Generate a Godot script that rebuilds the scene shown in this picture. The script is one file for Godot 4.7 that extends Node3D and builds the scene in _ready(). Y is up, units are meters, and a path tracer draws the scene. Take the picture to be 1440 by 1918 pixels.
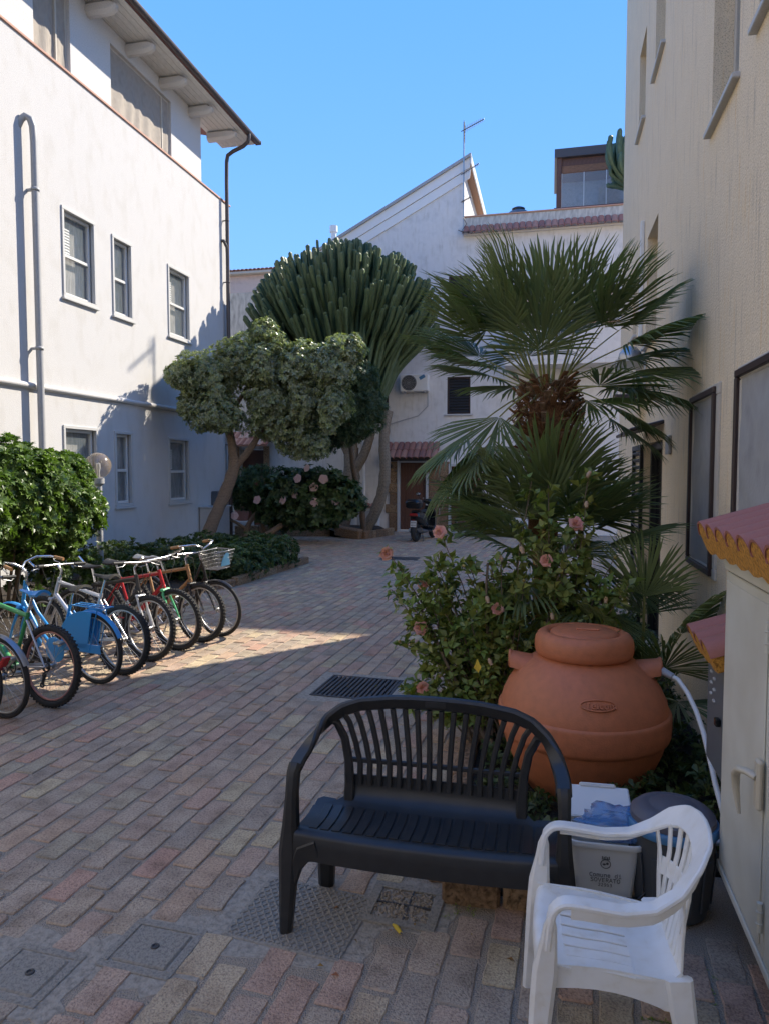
extends Node3D

# ---------------------------------------------------------------- mesh builder
class MB:
	var v := PackedVector3Array()
	var n := PackedVector3Array()
	var c := PackedColorArray()
	var ix := PackedInt32Array()
	var col := Color.WHITE

	func vert(p: Vector3, nn: Vector3) -> int:
		v.append(p)
		n.append(nn)
		c.append(col)
		return v.size() - 1

	func idx(a: int, b: int, d: int) -> void:
		var g: Vector3 = (v[b] - v[a]).cross(v[d] - v[a])
		if g.dot(n[a] + n[b] + n[d]) > 0.0:
			ix.append(a); ix.append(d); ix.append(b)
		else:
			ix.append(a); ix.append(b); ix.append(d)

	func tri(a: Vector3, b: Vector3, d: Vector3, hint: Vector3) -> void:
		var g := (b - a).cross(d - a).normalized()
		if g.dot(hint) < 0.0:
			g = -g
		var i := vert(a, g)
		vert(b, g)
		vert(d, g)
		idx(i, i + 1, i + 2)

	func quad(a: Vector3, b: Vector3, d: Vector3, e: Vector3, hint: Vector3) -> void:
		var g := (d - a).cross(e - b).normalized()
		if g.dot(hint) < 0.0:
			g = -g
		var i := vert(a, g)
		vert(b, g)
		vert(d, g)
		vert(e, g)
		idx(i, i + 1, i + 2)
		idx(i, i + 2, i + 3)

	# box about p; bev chamfers every edge
	func box(p: Vector3, s: Vector3, bev := 0.0, bs := Basis.IDENTITY) -> void:
		var h := s * 0.5
		bev = minf(bev, minf(h.x, minf(h.y, h.z)) * 0.8)
		var ax := [bs.x, bs.y, bs.z]
		var hh := [h.x, h.y, h.z]
		for k in 3:
			var u := (k + 1) % 3
			var w := (k + 2) % 3
			for sg in [-1.0, 1.0]:
				var o: Vector3 = p + ax[k] * hh[k] * sg
				var du: Vector3 = ax[u] * (hh[u] - bev)
				var dw: Vector3 = ax[w] * (hh[w] - bev)
				quad(o - du - dw, o + du - dw, o + du + dw, o - du + dw, ax[k] * sg)
		if bev <= 0.0:
			return
		for k in 3:
			var u := (k + 1) % 3
			var w := (k + 2) % 3
			var dk: Vector3 = ax[k] * (hh[k] - bev)
			for su in [-1.0, 1.0]:
				for sw in [-1.0, 1.0]:
					var a: Vector3 = p + ax[u] * hh[u] * su + ax[w] * (hh[w] - bev) * sw
					var b: Vector3 = p + ax[u] * (hh[u] - bev) * su + ax[w] * hh[w] * sw
					quad(a - dk, a + dk, b + dk, b - dk, ax[u] * su + ax[w] * sw)
		for sx in [-1.0, 1.0]:
			for sy in [-1.0, 1.0]:
				for sz in [-1.0, 1.0]:
					var q: Vector3 = p + bs.x * h.x * sx + bs.y * h.y * sy + bs.z * h.z * sz
					tri(q - (bs.y * sy + bs.z * sz) * bev, q - (bs.x * sx + bs.z * sz) * bev, q - (bs.x * sx + bs.y * sy) * bev, bs.x * sx + bs.y * sy + bs.z * sz)

	# box from corner to corner
	func bb(a: Vector3, b: Vector3, bev := 0.0) -> void:
		box((a + b) * 0.5, (b - a).abs(), bev)

	# bar of rectangular section between two points
	func bar(a: Vector3, b: Vector3, w: float, t: float, up := Vector3.UP, bev := 0.0) -> void:
		var d := (b - a)
		var l := d.length()
		d /= l
		var x := d.cross(up).normalized()
		if x.length() < 0.5:
			x = d.cross(Vector3.RIGHT).normalized()
		var y := x.cross(d)
		box((a + b) * 0.5, Vector3(w, t, l), bev, Basis(x, y, -d))

	# smooth tube along a path; r: float or array
	func tube(path: Array, r, sides := 8, caps := true, squash := 1.0, up := Vector3.UP) -> void:
		var m := path.size()
		var base := v.size()
		var last := Vector3.ZERO
		for i in m:
			var t: Vector3 = (path[mini(i + 1, m - 1)] - path[maxi(i - 1, 0)]).normalized()
			var x: Vector3
			if i == 0:
				x = t.cross(up)
				if x.length() < 0.05:
					x = t.cross(Vector3.RIGHT)
				x = x.normalized()
			else:
				x = (last - t * last.dot(t)).normalized()
			last = x
			var y := x.cross(t)
			var rr: float = r[i] if r is Array else r
			for k in sides:
				var a := TAU * k / sides
				var dirn := x * cos(a) + y * sin(a) * squash
				var nn := (x * cos(a) * squash + y * sin(a)).normalized()
				vert(path[i] + dirn * rr, nn)
		for i in m - 1:
			for k in sides:
				var a0 := base + i * sides + k
				var a1 := base + i * sides + (k + 1) % sides
				idx(a0, a1, a1 + sides)
				idx(a0, a1 + sides, a0 + sides)
		if caps:
			for e in [0, m - 1]:
				var t: Vector3 = (path[0] - path[1]).normalized() if e == 0 else (path[m - 1] - path[m - 2]).normalized()
				var cc := vert(path[e], t)
				var f := v.size()
				for k in sides:
					vert(v[base + e * sides + k], t)
				for k in sides:
					idx(cc, f + k, f + (k + 1) % sides)

	# lathe of (r, y) points about the y axis at p
	func lathe(prof: Array, p := Vector3.ZERO, sides := 24, bs := Basis.IDENTITY, sx := 1.0) -> void:
		for i in prof.size() - 1:
			var a: Vector2 = prof[i]
			var b: Vector2 = prof[i + 1]
			if a.distance_to(b) < 0.00001:
				continue
			var na := _pn(prof, i, 0)
			var nb := _pn(prof, i, 1)
			var base := v.size()
			for k in sides + 1:
				var t := TAU * k / sides
				var d := Vector3(cos(t) * sx, 0, sin(t))
				vert(p + bs * (d * a.x + Vector3(0, a.y, 0)), bs * (d * na.x + Vector3(0, na.y, 0)).normalized())
				vert(p + bs * (d * b.x + Vector3(0, b.y, 0)), bs * (d * nb.x + Vector3(0, nb.y, 0)).normalized())
			for k in sides:
				var q := base + k * 2
				if a.x > 0.00001:
					idx(q, q + 2, q + 3 if b.x > 0.00001 else q + 1)
				if b.x > 0.00001:
					idx(q, q + 3, q + 1)

	func _pn(prof: Array, i: int, e: int) -> Vector2:
		var d: Vector2 = (prof[i + 1] - prof[i]).normalized()
		var o := d
		var j := i - 1 if e == 0 else i + 1
		if j >= 0 and j + 1 < prof.size():
			var q: Vector2 = prof[j + 1] - prof[j]
			if q.length() > 0.00001:
				q = q.normalized()
				if q.dot(d) > 0.72:
					o = (d + q).normalized()
		return Vector2(o.y, -o.x)

	# smooth grid of points rows[i][j]; hint gives the outward side at the middle
	func grid(rows: Array, hint: Vector3) -> void:
		var m := rows.size()
		var w: int = rows[0].size()
		var base := v.size()
		var ns := []
		for i in m:
			for j in w:
				var du: Vector3 = rows[mini(i + 1, m - 1)][j] - rows[maxi(i - 1, 0)][j]
				var dw: Vector3 = rows[i][mini(j + 1, w - 1)] - rows[i][maxi(j - 1, 0)]
				ns.append(du.cross(dw).normalized())
		var mid: Vector3 = ns[(m / 2) * w + w / 2]
		var sg := 1.0 if mid.dot(hint) >= 0.0 else -1.0
		for i in m:
			for j in w:
				vert(rows[i][j], ns[i * w + j] * sg)
		for i in m - 1:
			for j in w - 1:
				var a := base + i * w + j
				idx(a, a + 1, a + w + 1)
				idx(a, a + w + 1, a + w)

	# a sheet with thickness
	func shell(rows: Array, t: float, hint: Vector3) -> void:
		var m := rows.size()
		var w: int = rows[0].size()
		var b0 := v.size()
		grid(rows, hint)
		var low := []
		for i in m:
			var r := []
			for j in w:
				r.append(rows[i][j] - n[b0 + i * w + j] * t)
			low.append(r)
		grid(low, -hint)
		for i in m - 1:
			quad(rows[i][0], rows[i + 1][0], low[i + 1][0], low[i][0], rows[i][0] - rows[i][1])
			quad(rows[i][w - 1], rows[i + 1][w - 1], low[i + 1][w - 1], low[i][w - 1], rows[i][w - 1] - rows[i][w - 2])
		for j in w - 1:
			quad(rows[0][j], rows[0][j + 1], low[0][j + 1], low[0][j], rows[0][j] - rows[1][j])
			quad(rows[m - 1][j], rows[m - 1][j + 1], low[m - 1][j + 1], low[m - 1][j], rows[m - 1][j] - rows[m - 2][j])

	# rectangular section swept along a path; side[i] = the width direction, sizes[i] = Vector2(width, thickness)
	func strap(path: Array, side: Array, sizes: Array) -> void:
		var m := path.size()
		var cs := []
		for i in m:
			var t: Vector3 = (path[mini(i + 1, m - 1)] - path[maxi(i - 1, 0)]).normalized()
			var x: Vector3 = side[i]
			x = (x - t * x.dot(t)).normalized()
			var y := t.cross(x)
			var s: Vector2 = sizes[i] * 0.5
			var b := minf(s.x, s.y) * 0.55
			var ring := []
			for q in [[1, 1, 0], [1, 1, 1], [-1, 1, 1], [-1, 1, 0], [-1, -1, 0], [-1, -1, 1], [1, -1, 1], [1, -1, 0]]:
				var px: float = q[0] * (s.x - (b if q[2] == 1 else 0.0))
				var py: float = q[1] * (s.y - (0.0 if q[2] == 1 else b))
				ring.append(path[i] + x * px + y * py)
			cs.append(ring)
		for k in 8:
			var base := v.size()
			for i in m:
				var e: Vector3 = cs[i][(k + 1) % 8] - cs[i][k]
				var t: Vector3 = (path[mini(i + 1, m - 1)] - path[maxi(i - 1, 0)])
				var g := e.cross(t).normalized()
				if g.dot((cs[i][k] + cs[i][(k + 1) % 8]) * 0.5 - path[i]) < 0.0:
					g = -g
				vert(cs[i][k], g)
				vert(cs[i][(k + 1) % 8], g)
			for i in m - 1:
				var a := base + i * 2
				idx(a, a + 1, a + 3)
				idx(a, a + 3, a + 2)
		for e in [0, m - 1]:
			var t: Vector3 = (path[0] - path[1]) if e == 0 else (path[m - 1] - path[m - 2])
			for k in range(1, 7):
				tri(cs[e][0], cs[e][k], cs[e][k + 1], t)

	# polygon (x, z) extruded from y0 to y1, top edge rounded by bev
	func prism(poly: Array, y0: float, y1: float, bev := 0.0, bottom := false) -> void:
		var m := poly.size()
		var cen := Vector2.ZERO
		for q in poly:
			cen += q
		cen /= m
		var pts := PackedVector2Array(poly)
		var ins := PackedVector2Array()
		for q in poly:
			var d: Vector2 = (cen - q)
			ins.append(q + d.normalized() * minf(bev, d.length() * 0.5))
		var tris := Geometry2D.triangulate_polygon(ins)
		for i in range(0, tris.size(), 3):
			var a := ins[tris[i]]
			var b := ins[tris[i + 1]]
			var d := ins[tris[i + 2]]
			tri(Vector3(a.x, y1, a.y), Vector3(b.x, y1, b.y), Vector3(d.x, y1, d.y), Vector3.UP)
			if bottom:
				tri(Vector3(a.x, y0, a.y), Vector3(b.x, y0, b.y), Vector3(d.x, y0, d.y), Vector3.DOWN)
		for i in m:
			var j := (i + 1) % m
			var a := pts[i]
			var b := pts[j]
			var e := b - a
			var out := Vector3(e.y, 0, -e.x).normalized()
			var mid := (a + b) * 0.5 - cen
			if out.dot(Vector3(mid.x, 0, mid.y)) < 0.0:
				out = -out
			quad(Vector3(a.x, y0, a.y), Vector3(b.x, y0, b.y), Vector3(b.x, y1 - bev, b.y), Vector3(a.x, y1 - bev, a.y), out)
			if bev > 0.0:
				quad(Vector3(a.x, y1 - bev, a.y), Vector3(b.x, y1 - bev, b.y), Vector3(ins[j].x, y1, ins[j].y), Vector3(ins[i].x, y1, ins[i].y), out + Vector3.UP)

	func ball(p: Vector3, r: Vector3, sides := 12, rings := 8, bs := Basis.IDENTITY) -> void:
		var base := v.size()
		for i in rings + 1:
			var f := PI * i / rings
			for k in sides + 1:
				var t := TAU * k / sides
				var d := Vector3(sin(f) * cos(t), cos(f), sin(f) * sin(t))
				vert(p + bs * (d * r), (bs * (d / r)).normalized())
		for i in rings:
			for k in sides:
				var a := base + i * (sides + 1) + k
				if i > 0:
					idx(a, a + 1, a + sides + 2)
				if i < rings - 1:
					idx(a, a + sides + 2, a + sides + 1)

	func torus(p: Vector3, axis: Vector3, R: float, r: float, sides := 32, ring := 8, squash := 1.0) -> void:
		var x := axis.cross(Vector3.UP)
		if x.length() < 0.1:
			x = axis.cross(Vector3.RIGHT)
		x = x.normalized()
		var y := axis.cross(x).normalized()
		var base := v.size()
		for i in sides:
			var t := TAU * i / sides
			var d := x * cos(t) + y * sin(t)
			for k in ring:
				var s := TAU * k / ring
				var nn := d * cos(s) + axis * sin(s)
				vert(p + d * (R + r * cos(s)) + axis * r * squash * sin(s), nn)
		for i in sides:
			for k in ring:
				var a := base + i * ring + k
				var b := base + i * ring + (k + 1) % ring
				var a2 := base + ((i + 1) % sides) * ring + k
				var b2 := base + ((i + 1) % sides) * ring + (k + 1) % ring
				idx(a, b, b2)
				idx(a, b2, a2)

	func mesh() -> ArrayMesh:
		var arr := []
		arr.resize(Mesh.ARRAY_MAX)
		arr[Mesh.ARRAY_VERTEX] = v
		arr[Mesh.ARRAY_NORMAL] = n
		arr[Mesh.ARRAY_COLOR] = c
		arr[Mesh.ARRAY_INDEX] = ix
		var m := ArrayMesh.new()
		m.add_surface_from_arrays(Mesh.PRIMITIVE_TRIANGLES, arr)
		return m

# ---------------------------------------------------------------- naming, things and parts
var taken := {}
var rng := RandomNumberGenerator.new()
var M := {}

func numbered(called: String) -> String:
	if not taken.has(called):
		taken[called] = 0
		return called
	taken[called] += 1
	return "%s_%03d" % [called, taken[called]]

func thing(called: String, label: String, category: String, at := Vector3.ZERO, turn := 0.0, group := "") -> Node3D:
	var o := Node3D.new()
	o.name = numbered(called)
	add_child(o)
	o.position = at
	o.rotation.y = turn
	o.set_meta("label", label)
	o.set_meta("category", category)
	if group != "":
		o.set_meta("group", group)
	return o

func part(parent: Node3D, called: String, b, m: Material, at := Vector3.ZERO, bs := Basis.IDENTITY) -> MeshInstance3D:
	var o := MeshInstance3D.new()
	o.name = called
	o.mesh = b.mesh() if b is MB else b
	o.material_override = m
	parent.add_child(o, true)
	o.transform = Transform3D(bs, at)
	return o

func single(called: String, label: String, category: String, b, m: Material, at := Vector3.ZERO, group := "") -> MeshInstance3D:
	var o := part(self, numbered(called), b, m, at)
	o.set_meta("label", label)
	o.set_meta("category", category)
	if group != "":
		o.set_meta("group", group)
	return o

func struct(called: String, b, m: Material) -> MeshInstance3D:
	var o := part(self, numbered(called), b, m)
	o.set_meta("kind", "structure")
	return o

func frame_of(y: Vector3, hint := Vector3.FORWARD) -> Basis:
	y = y.normalized()
	var x := y.cross(hint)
	if x.length() < 0.05:
		x = y.cross(Vector3.RIGHT)
	x = x.normalized()
	return Basis(x, y, x.cross(y))

func rdir() -> Vector3:
	var z := rng.randf_range(-1, 1)
	var a := rng.randf() * TAU
	var r := sqrt(1 - z * z)
	return Vector3(r * cos(a), z, r * sin(a))

# ---------------------------------------------------------------- materials
func lin(r: float, g: float, b: float, a := 1.0) -> Color:
	var q := Color(r, g, b).linear_to_srgb()
	q.a = a
	return q

func noise_tex(freq: float, colors: Array, size := 512, sd := 1, kind := FastNoiseLite.TYPE_SIMPLEX_SMOOTH, oct := 4, stops := []) -> NoiseTexture2D:
	var f := FastNoiseLite.new()
	f.seed = sd
	f.noise_type = kind
	f.frequency = freq
	f.fractal_octaves = oct
	var t := NoiseTexture2D.new()
	t.width = size
	t.height = size
	t.seamless = true
	t.noise = f
	var g := Gradient.new()
	var offs := PackedFloat32Array()
	var cs := PackedColorArray()
	for i in colors.size():
		offs.append(stops[i] if stops.size() else float(i) / (colors.size() - 1))
		cs.append(colors[i])
	g.offsets = offs
	g.colors = cs
	t.color_ramp = g
	return t

func bump_tex(freq: float, size := 512, sd := 1, oct := 4, kind := FastNoiseLite.TYPE_SIMPLEX_SMOOTH) -> NoiseTexture2D:
	return noise_tex(freq, [Color.BLACK, Color.WHITE], size, sd, kind, oct)

func mat(c: Color, rough := 0.7, metal := 0.0) -> StandardMaterial3D:
	var m := StandardMaterial3D.new()
	m.albedo_color = c
	m.roughness = rough
	m.metallic = metal
	return m

func textured(c: Color, rough: float, tex: Texture2D, scale, height: Texture2D = null, hs := 0.0, world := true) -> StandardMaterial3D:
	var m := mat(c, rough)
	m.albedo_texture = tex
	m.uv1_triplanar = true
	m.uv1_world_triplanar = world
	m.uv1_scale = scale if scale is Vector3 else Vector3.ONE * scale
	if height:
		m.heightmap_enabled = true
		m.heightmap_texture = height
		m.heightmap_scale = hs
	return m

func detail(m: StandardMaterial3D, tex: Texture2D, scale: Vector3) -> void:
	m.detail_enabled = true
	m.detail_blend_mode = BaseMaterial3D.BLEND_MODE_MUL
	m.detail_albedo = tex
	m.detail_uv_layer = BaseMaterial3D.DETAIL_UV_2
	m.uv2_triplanar = true
	m.uv2_world_triplanar = true
	m.uv2_scale = scale

func g1(x: float) -> Color:
	return Color(x, x, x)

var brick_mats := []
var brick_far: StandardMaterial3D

func make_materials() -> void:
	var speck := noise_tex(0.09, [g1(0.9), g1(0.99), g1(1.0)], 512, 3, FastNoiseLite.TYPE_SIMPLEX_SMOOTH, 5)
	var blotch := noise_tex(0.012, [g1(0.93), g1(1.0), g1(0.97)], 512, 4, FastNoiseLite.TYPE_SIMPLEX_SMOOTH, 4)
	var fine := bump_tex(0.11, 512, 7, 3)
	var coarse := bump_tex(0.055, 512, 8, 4)
	var pits := noise_tex(0.05, [g1(0.0), g1(0.75), g1(1.0), g1(1.0)], 512, 9, FastNoiseLite.TYPE_SIMPLEX_SMOOTH, 5, [0.0, 0.32, 0.5, 1.0])
	M.fine = fine
	M.coarse = coarse
	# plaster
	M.white_wall = textured(lin(0.59, 0.575, 0.56), 0.92, speck, 0.9, fine, 0.3)
	detail(M.white_wall, noise_tex(0.02, [Color(0.965, 0.96, 0.95), Color(1, 1, 1), Color(0.99, 0.99, 0.99)], 512, 12), Vector3(0.25, 0.12, 0.25))
	M.white_smooth = textured(lin(0.63, 0.61, 0.585), 0.9, speck, 0.7, fine, 0.15)
	M.facade = textured(lin(0.72, 0.695, 0.665), 0.92, blotch, 0.35, fine, 0.2)
	detail(M.facade, noise_tex(0.03, [Color(0.93, 0.92, 0.90), Color(0.99, 0.99, 0.985), Color(1, 1, 1), Color(1, 1, 1)], 512, 14), Vector3(0.5, 0.08, 0.5))
	M.weathered = textured(lin(0.55, 0.54, 0.50), 0.95, noise_tex(0.02, [g1(0.74), g1(0.9), g1(1.0), g1(1.0)], 512, 15, FastNoiseLite.TYPE_SIMPLEX_SMOOTH, 6), Vector3(0.9, 0.22, 0.9), coarse, 0.15)
	var grain := noise_tex(0.1, [Color(0.62, 0.6, 0.56), Color(0.95, 0.94, 0.92), Color(1, 1, 1), Color(1, 1, 1)], 512, 16, FastNoiseLite.TYPE_SIMPLEX_SMOOTH, 3, [0.0, 0.36, 0.5, 1.0])
	M.cream_wall = textured(lin(0.86, 0.71, 0.50), 0.93, grain, 1.7, coarse, 0.4)
	detail(M.cream_wall, noise_tex(0.022, [Color(0.86, 0.86, 0.87), Color(0.99, 0.985, 0.98), Color(1, 1, 1), Color(0.97, 0.91, 0.80)], 512, 17), Vector3(1.1, 0.09, 1.1))
	M.cream_trim = textured(lin(0.55, 0.50, 0.42), 0.8, speck, 2.0, fine, 0.1)
	M.pink_wall = textured(lin(0.62, 0.45, 0.36), 0.9, blotch, 0.4)
	M.terracotta_trim = textured(lin(0.56, 0.32, 0.235), 0.85, speck, 2.5, fine, 0.1)
	M.soffit = textured(lin(0.80, 0.77, 0.72), 0.75, noise_tex(0.04, [g1(0.82), g1(1.0)], 256, 18), Vector3(6, 6, 0.5))
	M.dark_brown = mat(lin(0.075, 0.058, 0.052), 0.42)
	M.brown_frame = mat(lin(0.040, 0.022, 0.018), 0.5)
	M.grey_pipe = textured(lin(0.36, 0.36, 0.36), 0.5, blotch, 1.0)
	M.marble = textured(lin(0.52, 0.51, 0.49), 0.55, speck, 1.6)
	M.alu = mat(lin(0.62, 0.61, 0.58), 0.45)
	M.white_paint = mat(lin(0.74, 0.73, 0.70), 0.5)
	M.glass = mat(Color(0.75, 0.8, 0.82, 0.16), 0.04)
	M.glass.transparency = BaseMaterial3D.TRANSPARENCY_ALPHA
	M.glass.metallic_specular = 0.6
	M.curtain = textured(lin(0.40, 0.38, 0.35), 0.95, noise_tex(0.03, [g1(0.7), g1(1.0)], 256, 19), Vector3(2, 0.3, 2))
	M.net = textured(lin(0.36, 0.35, 0.335), 0.85, noise_tex(0.012, [g1(0.90), g1(1.0), g1(0.95)], 256, 20), Vector3(1.2, 0.9, 1.2), coarse, 0.15)
	M.net_beige = textured(lin(0.36, 0.315, 0.265), 0.85, M.net.albedo_texture, Vector3(1.2, 0.9, 1.2), coarse, 0.15)
	M.blind = mat(lin(0.72, 0.71, 0.68), 0.7)
	M.dark_room = mat(lin(0.02, 0.02, 0.022), 0.9)
	M.dark_shutter = mat(lin(0.035, 0.037, 0.042), 0.55)
	M.black_shutter = mat(lin(0.02, 0.02, 0.02), 0.4)
	# stone, tiles
	M.tufa = textured(lin(0.45, 0.31, 0.19), 0.95, noise_tex(0.03, [Color(0.5, 0.47, 0.42), Color(0.85, 0.83, 0.8), Color(1, 1, 1)], 512, 21, FastNoiseLite.TYPE_SIMPLEX_SMOOTH, 5), 1.2, pits, 1.2)
	M.tufa2 = textured(lin(0.36, 0.235, 0.145), 0.95, M.tufa.albedo_texture, 1.4, pits, 1.2)
	M.tile_a = textured(lin(0.36, 0.16, 0.115), 0.85, speck, 3.0, fine, 0.1)
	M.tile_b = textured(lin(0.28, 0.125, 0.10), 0.85, speck, 3.0, fine, 0.1)
	M.tile_c = textured(lin(0.42, 0.21, 0.15), 0.85, speck, 3.0, fine, 0.1)
	M.mauve_tile = textured(lin(0.36, 0.135, 0.10), 0.65, speck, 2.5, fine, 0.06)
	M.ochre = textured(lin(0.72, 0.36, 0.06), 0.85, noise_tex(0.05, [Color(0.45, 0.4, 0.35), Color(0.92, 0.9, 0.88), Color(1, 1, 1)], 256, 22), 4.0, coarse, 0.4)
	M.soil = textured(lin(0.085, 0.062, 0.042), 1.0, noise_tex(0.04, [g1(0.4), g1(1.0)], 512, 23), 1.5, coarse, 2.0)
	# paving
	M.mortar = textured(lin(0.38, 0.31, 0.235), 0.97, noise_tex(0.16, [g1(0.55), g1(0.88), g1(1.0), g1(1.0)], 512, 24, FastNoiseLite.TYPE_SIMPLEX_SMOOTH, 4), 1.6, bump_tex(0.13, 512, 25, 3), 0.7)
	M.lid = textured(lin(0.335, 0.295, 0.24), 0.95, noise_tex(0.06, [g1(0.7), g1(0.92), g1(1.0)], 512, 63, FastNoiseLite.TYPE_SIMPLEX_SMOOTH, 6), 1.6, bump_tex(0.12, 512, 64, 4), 0.35)
	M.cement = textured(lin(0.40, 0.345, 0.275), 0.95, noise_tex(0.05, [g1(0.72), g1(0.92), g1(1.0)], 512, 26, FastNoiseLite.TYPE_SIMPLEX_SMOOTH, 6), 1.0, bump_tex(0.12, 512, 27, 4), 0.35)
	var bt := noise_tex(0.045, [Color(0.74, 0.73, 0.72), Color(0.88, 0.87, 0.87), Color(0.97, 0.97, 0.96), Color(1.0, 1.0, 0.98)], 1024, 28, FastNoiseLite.TYPE_SIMPLEX_SMOOTH, 7, [0.12, 0.36, 0.55, 1.0])
	var bh := bump_tex(0.07, 1024, 29, 6)
	var stain := noise_tex(0.02, [Color(0.78, 0.77, 0.76), Color(0.93, 0.92, 0.92), Color(1, 1, 1), Color(1, 1, 1)], 512, 61, FastNoiseLite.TYPE_SIMPLEX_SMOOTH, 6)
	var tones := [
		[0.285, 0.212, 0.180], [0.265, 0.205, 0.176], [0.295, 0.205, 0.174], [0.275, 0.226, 0.183], [0.305, 0.252, 0.190],
		[0.240, 0.205, 0.178], [0.265, 0.222, 0.190], [0.330, 0.285, 0.205], [0.222, 0.196, 0.175], [0.300, 0.222, 0.172], [0.305, 0.190, 0.158], [0.245, 0.222, 0.180]]
	for q in tones:
		for k in 3:
			q[k] = lerpf(q[k], [0.28, 0.218, 0.18][k], 0.2)
	for q in tones:
		brick_mats.append(textured(lin(q[0] * 1.9, q[1] * 1.77, q[2] * 1.52), 0.93, bt, 1.3, bh, 0.45))
		detail(brick_mats[-1], stain, Vector3.ONE * 0.45)
	brick_far = textured(Color.WHITE, 0.93, bt, 1.3, bh, 0.5)
	detail(brick_far, stain, Vector3.ONE * 0.45)
	brick_far.vertex_color_use_as_albedo = true
	M.tones = tones
	M.cast_iron = textured(lin(0.055, 0.05, 0.047), 0.6, speck, 4.0, fine, 0.1)
	# wood
	M.door_wood = textured(lin(0.15, 0.065, 0.038), 0.6, noise_tex(0.04, [g1(0.5), g1(1.0), g1(0.8)], 256, 30), Vector3(8, 0.6, 8))
	M.orange_wood = textured(lin(0.36, 0.16, 0.07), 0.65, noise_tex(0.04, [g1(0.65), g1(1.0)], 256, 31), Vector3(0.6, 8, 8))
	M.bark = textured(lin(0.30, 0.205, 0.135), 0.95, noise_tex(0.03, [g1(0.45), g1(0.9), g1(1.0)], 512, 32, FastNoiseLite.TYPE_SIMPLEX_SMOOTH, 5), Vector3(4, 1.2, 4), coarse, 1.2)
	M.cactus_bark = textured(lin(0.34, 0.27, 0.19), 0.95, M.bark.albedo_texture, Vector3(3, 0.8, 3), coarse, 1.5)
	M.stem = mat(lin(0.17, 0.125, 0.085), 0.9)
	# plastics and metal
	M.black_plastic = textured(lin(0.026, 0.0255, 0.0255), 0.44, noise_tex(0.02, [g1(0.8), g1(1.0)], 256, 33), 2.0, fine, 0.02)
	M.white_plastic = textured(lin(0.80, 0.785, 0.745), 0.40, noise_tex(0.015, [Color(0.93, 0.91, 0.87), Color(0.985, 0.98, 0.97), Color(1, 1, 1), Color(1, 1, 1)], 512, 34, FastNoiseLite.TYPE_SIMPLEX_SMOOTH, 5), 1.6, fine, 0.02)
	M.caddy = mat(lin(0.66, 0.65, 0.61), 0.45)
	M.grey_plastic = mat(lin(0.075, 0.077, 0.078), 0.5)
	M.lid_plastic = mat(lin(0.105, 0.10, 0.115), 0.55)
	M.blue_rim = mat(lin(0.07, 0.20, 0.36), 0.4)
	M.bag = mat(Color(0.35, 0.55, 0.78, 0.45), 0.22)
	M.bag.transparency = BaseMaterial3D.TRANSPARENCY_ALPHA
	M.print = mat(lin(0.11, 0.11, 0.10), 0.7)
	M.jar = textured(lin(0.54, 0.175, 0.075), 0.6, noise_tex(0.02, [Color(0.86, 0.88, 0.9), Color(0.95, 0.955, 0.96), Color(1, 1, 1)], 512, 35, FastNoiseLite.TYPE_SIMPLEX_SMOOTH, 5), 1.5, fine, 0.12)
	M.hose = mat(lin(0.66, 0.66, 0.64), 0.45)
	M.cabinet = textured(lin(0.64, 0.625, 0.545), 0.5, noise_tex(0.012, [Color(0.93, 0.92, 0.9), Color(1, 1, 1)], 256, 36), 0.8)
	M.handle = mat(lin(0.52, 0.46, 0.35), 0.4)
	M.grey_cabinet = mat(lin(0.10, 0.115, 0.13), 0.5)
	M.chrome = mat(lin(0.62, 0.62, 0.62), 0.22, 1.0)
	M.steel = mat(lin(0.42, 0.42, 0.42), 0.38, 0.9)
	M.tyre = mat(lin(0.022, 0.021, 0.02), 0.85)
	M.rubber = mat(lin(0.028, 0.027, 0.026), 0.6)
	M.gloss_black = mat(lin(0.012, 0.012, 0.013), 0.18)
	M.red_light = mat(lin(0.35, 0.02, 0.02), 0.2)
	M.mirror = mat(lin(0.8, 0.85, 0.9), 0.05, 1.0)
	M.plate = mat(lin(0.65, 0.66, 0.66), 0.5)
	M.globe = mat(Color(0.66, 0.57, 0.44, 0.3), 0.15)
	M.globe.transparency = BaseMaterial3D.TRANSPARENCY_ALPHA
	# plants
	M.leaf_gloss = leaf_mat(lin(0.11, 0.175, 0.055), 0.38)
	M.leaf_grey = leaf_mat(lin(0.31, 0.34, 0.235), 0.27)
	M.leaf_grey.metallic_specular = 0.65
	M.leaf_dark = leaf_mat(lin(0.075, 0.115, 0.052), 0.45)
	M.leaf_hib = leaf_mat(lin(0.215, 0.275, 0.08), 0.42)
	M.leaf_cover = leaf_mat(lin(0.085, 0.12, 0.045), 0.5)
	M.palm = leaf_mat(lin(0.165, 0.21, 0.085), 0.42)
	M.petiole = mat(lin(0.27, 0.27, 0.085), 0.5)
	M.palm_fibre = textured(lin(0.27, 0.125, 0.05), 0.95, M.bark.albedo_texture, Vector3(8, 2, 8))
	M.cactus = textured(lin(0.125, 0.185, 0.085), 0.5, noise_tex(0.03, [g1(0.7), g1(1.0)], 256, 37), Vector3(2, 0.6, 2))
	M.petal = leaf_mat(lin(0.86, 0.44, 0.38), 0.6)
	M.petal_pale = leaf_mat(lin(0.62, 0.42, 0.27), 0.6)
	M.petal_pink = leaf_mat(lin(0.82, 0.56, 0.55), 0.6)
	M.bud = leaf_mat(lin(0.42, 0.33, 0.12), 0.6)
	M.yellow = mat(lin(0.62, 0.42, 0.03), 0.6)

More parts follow.
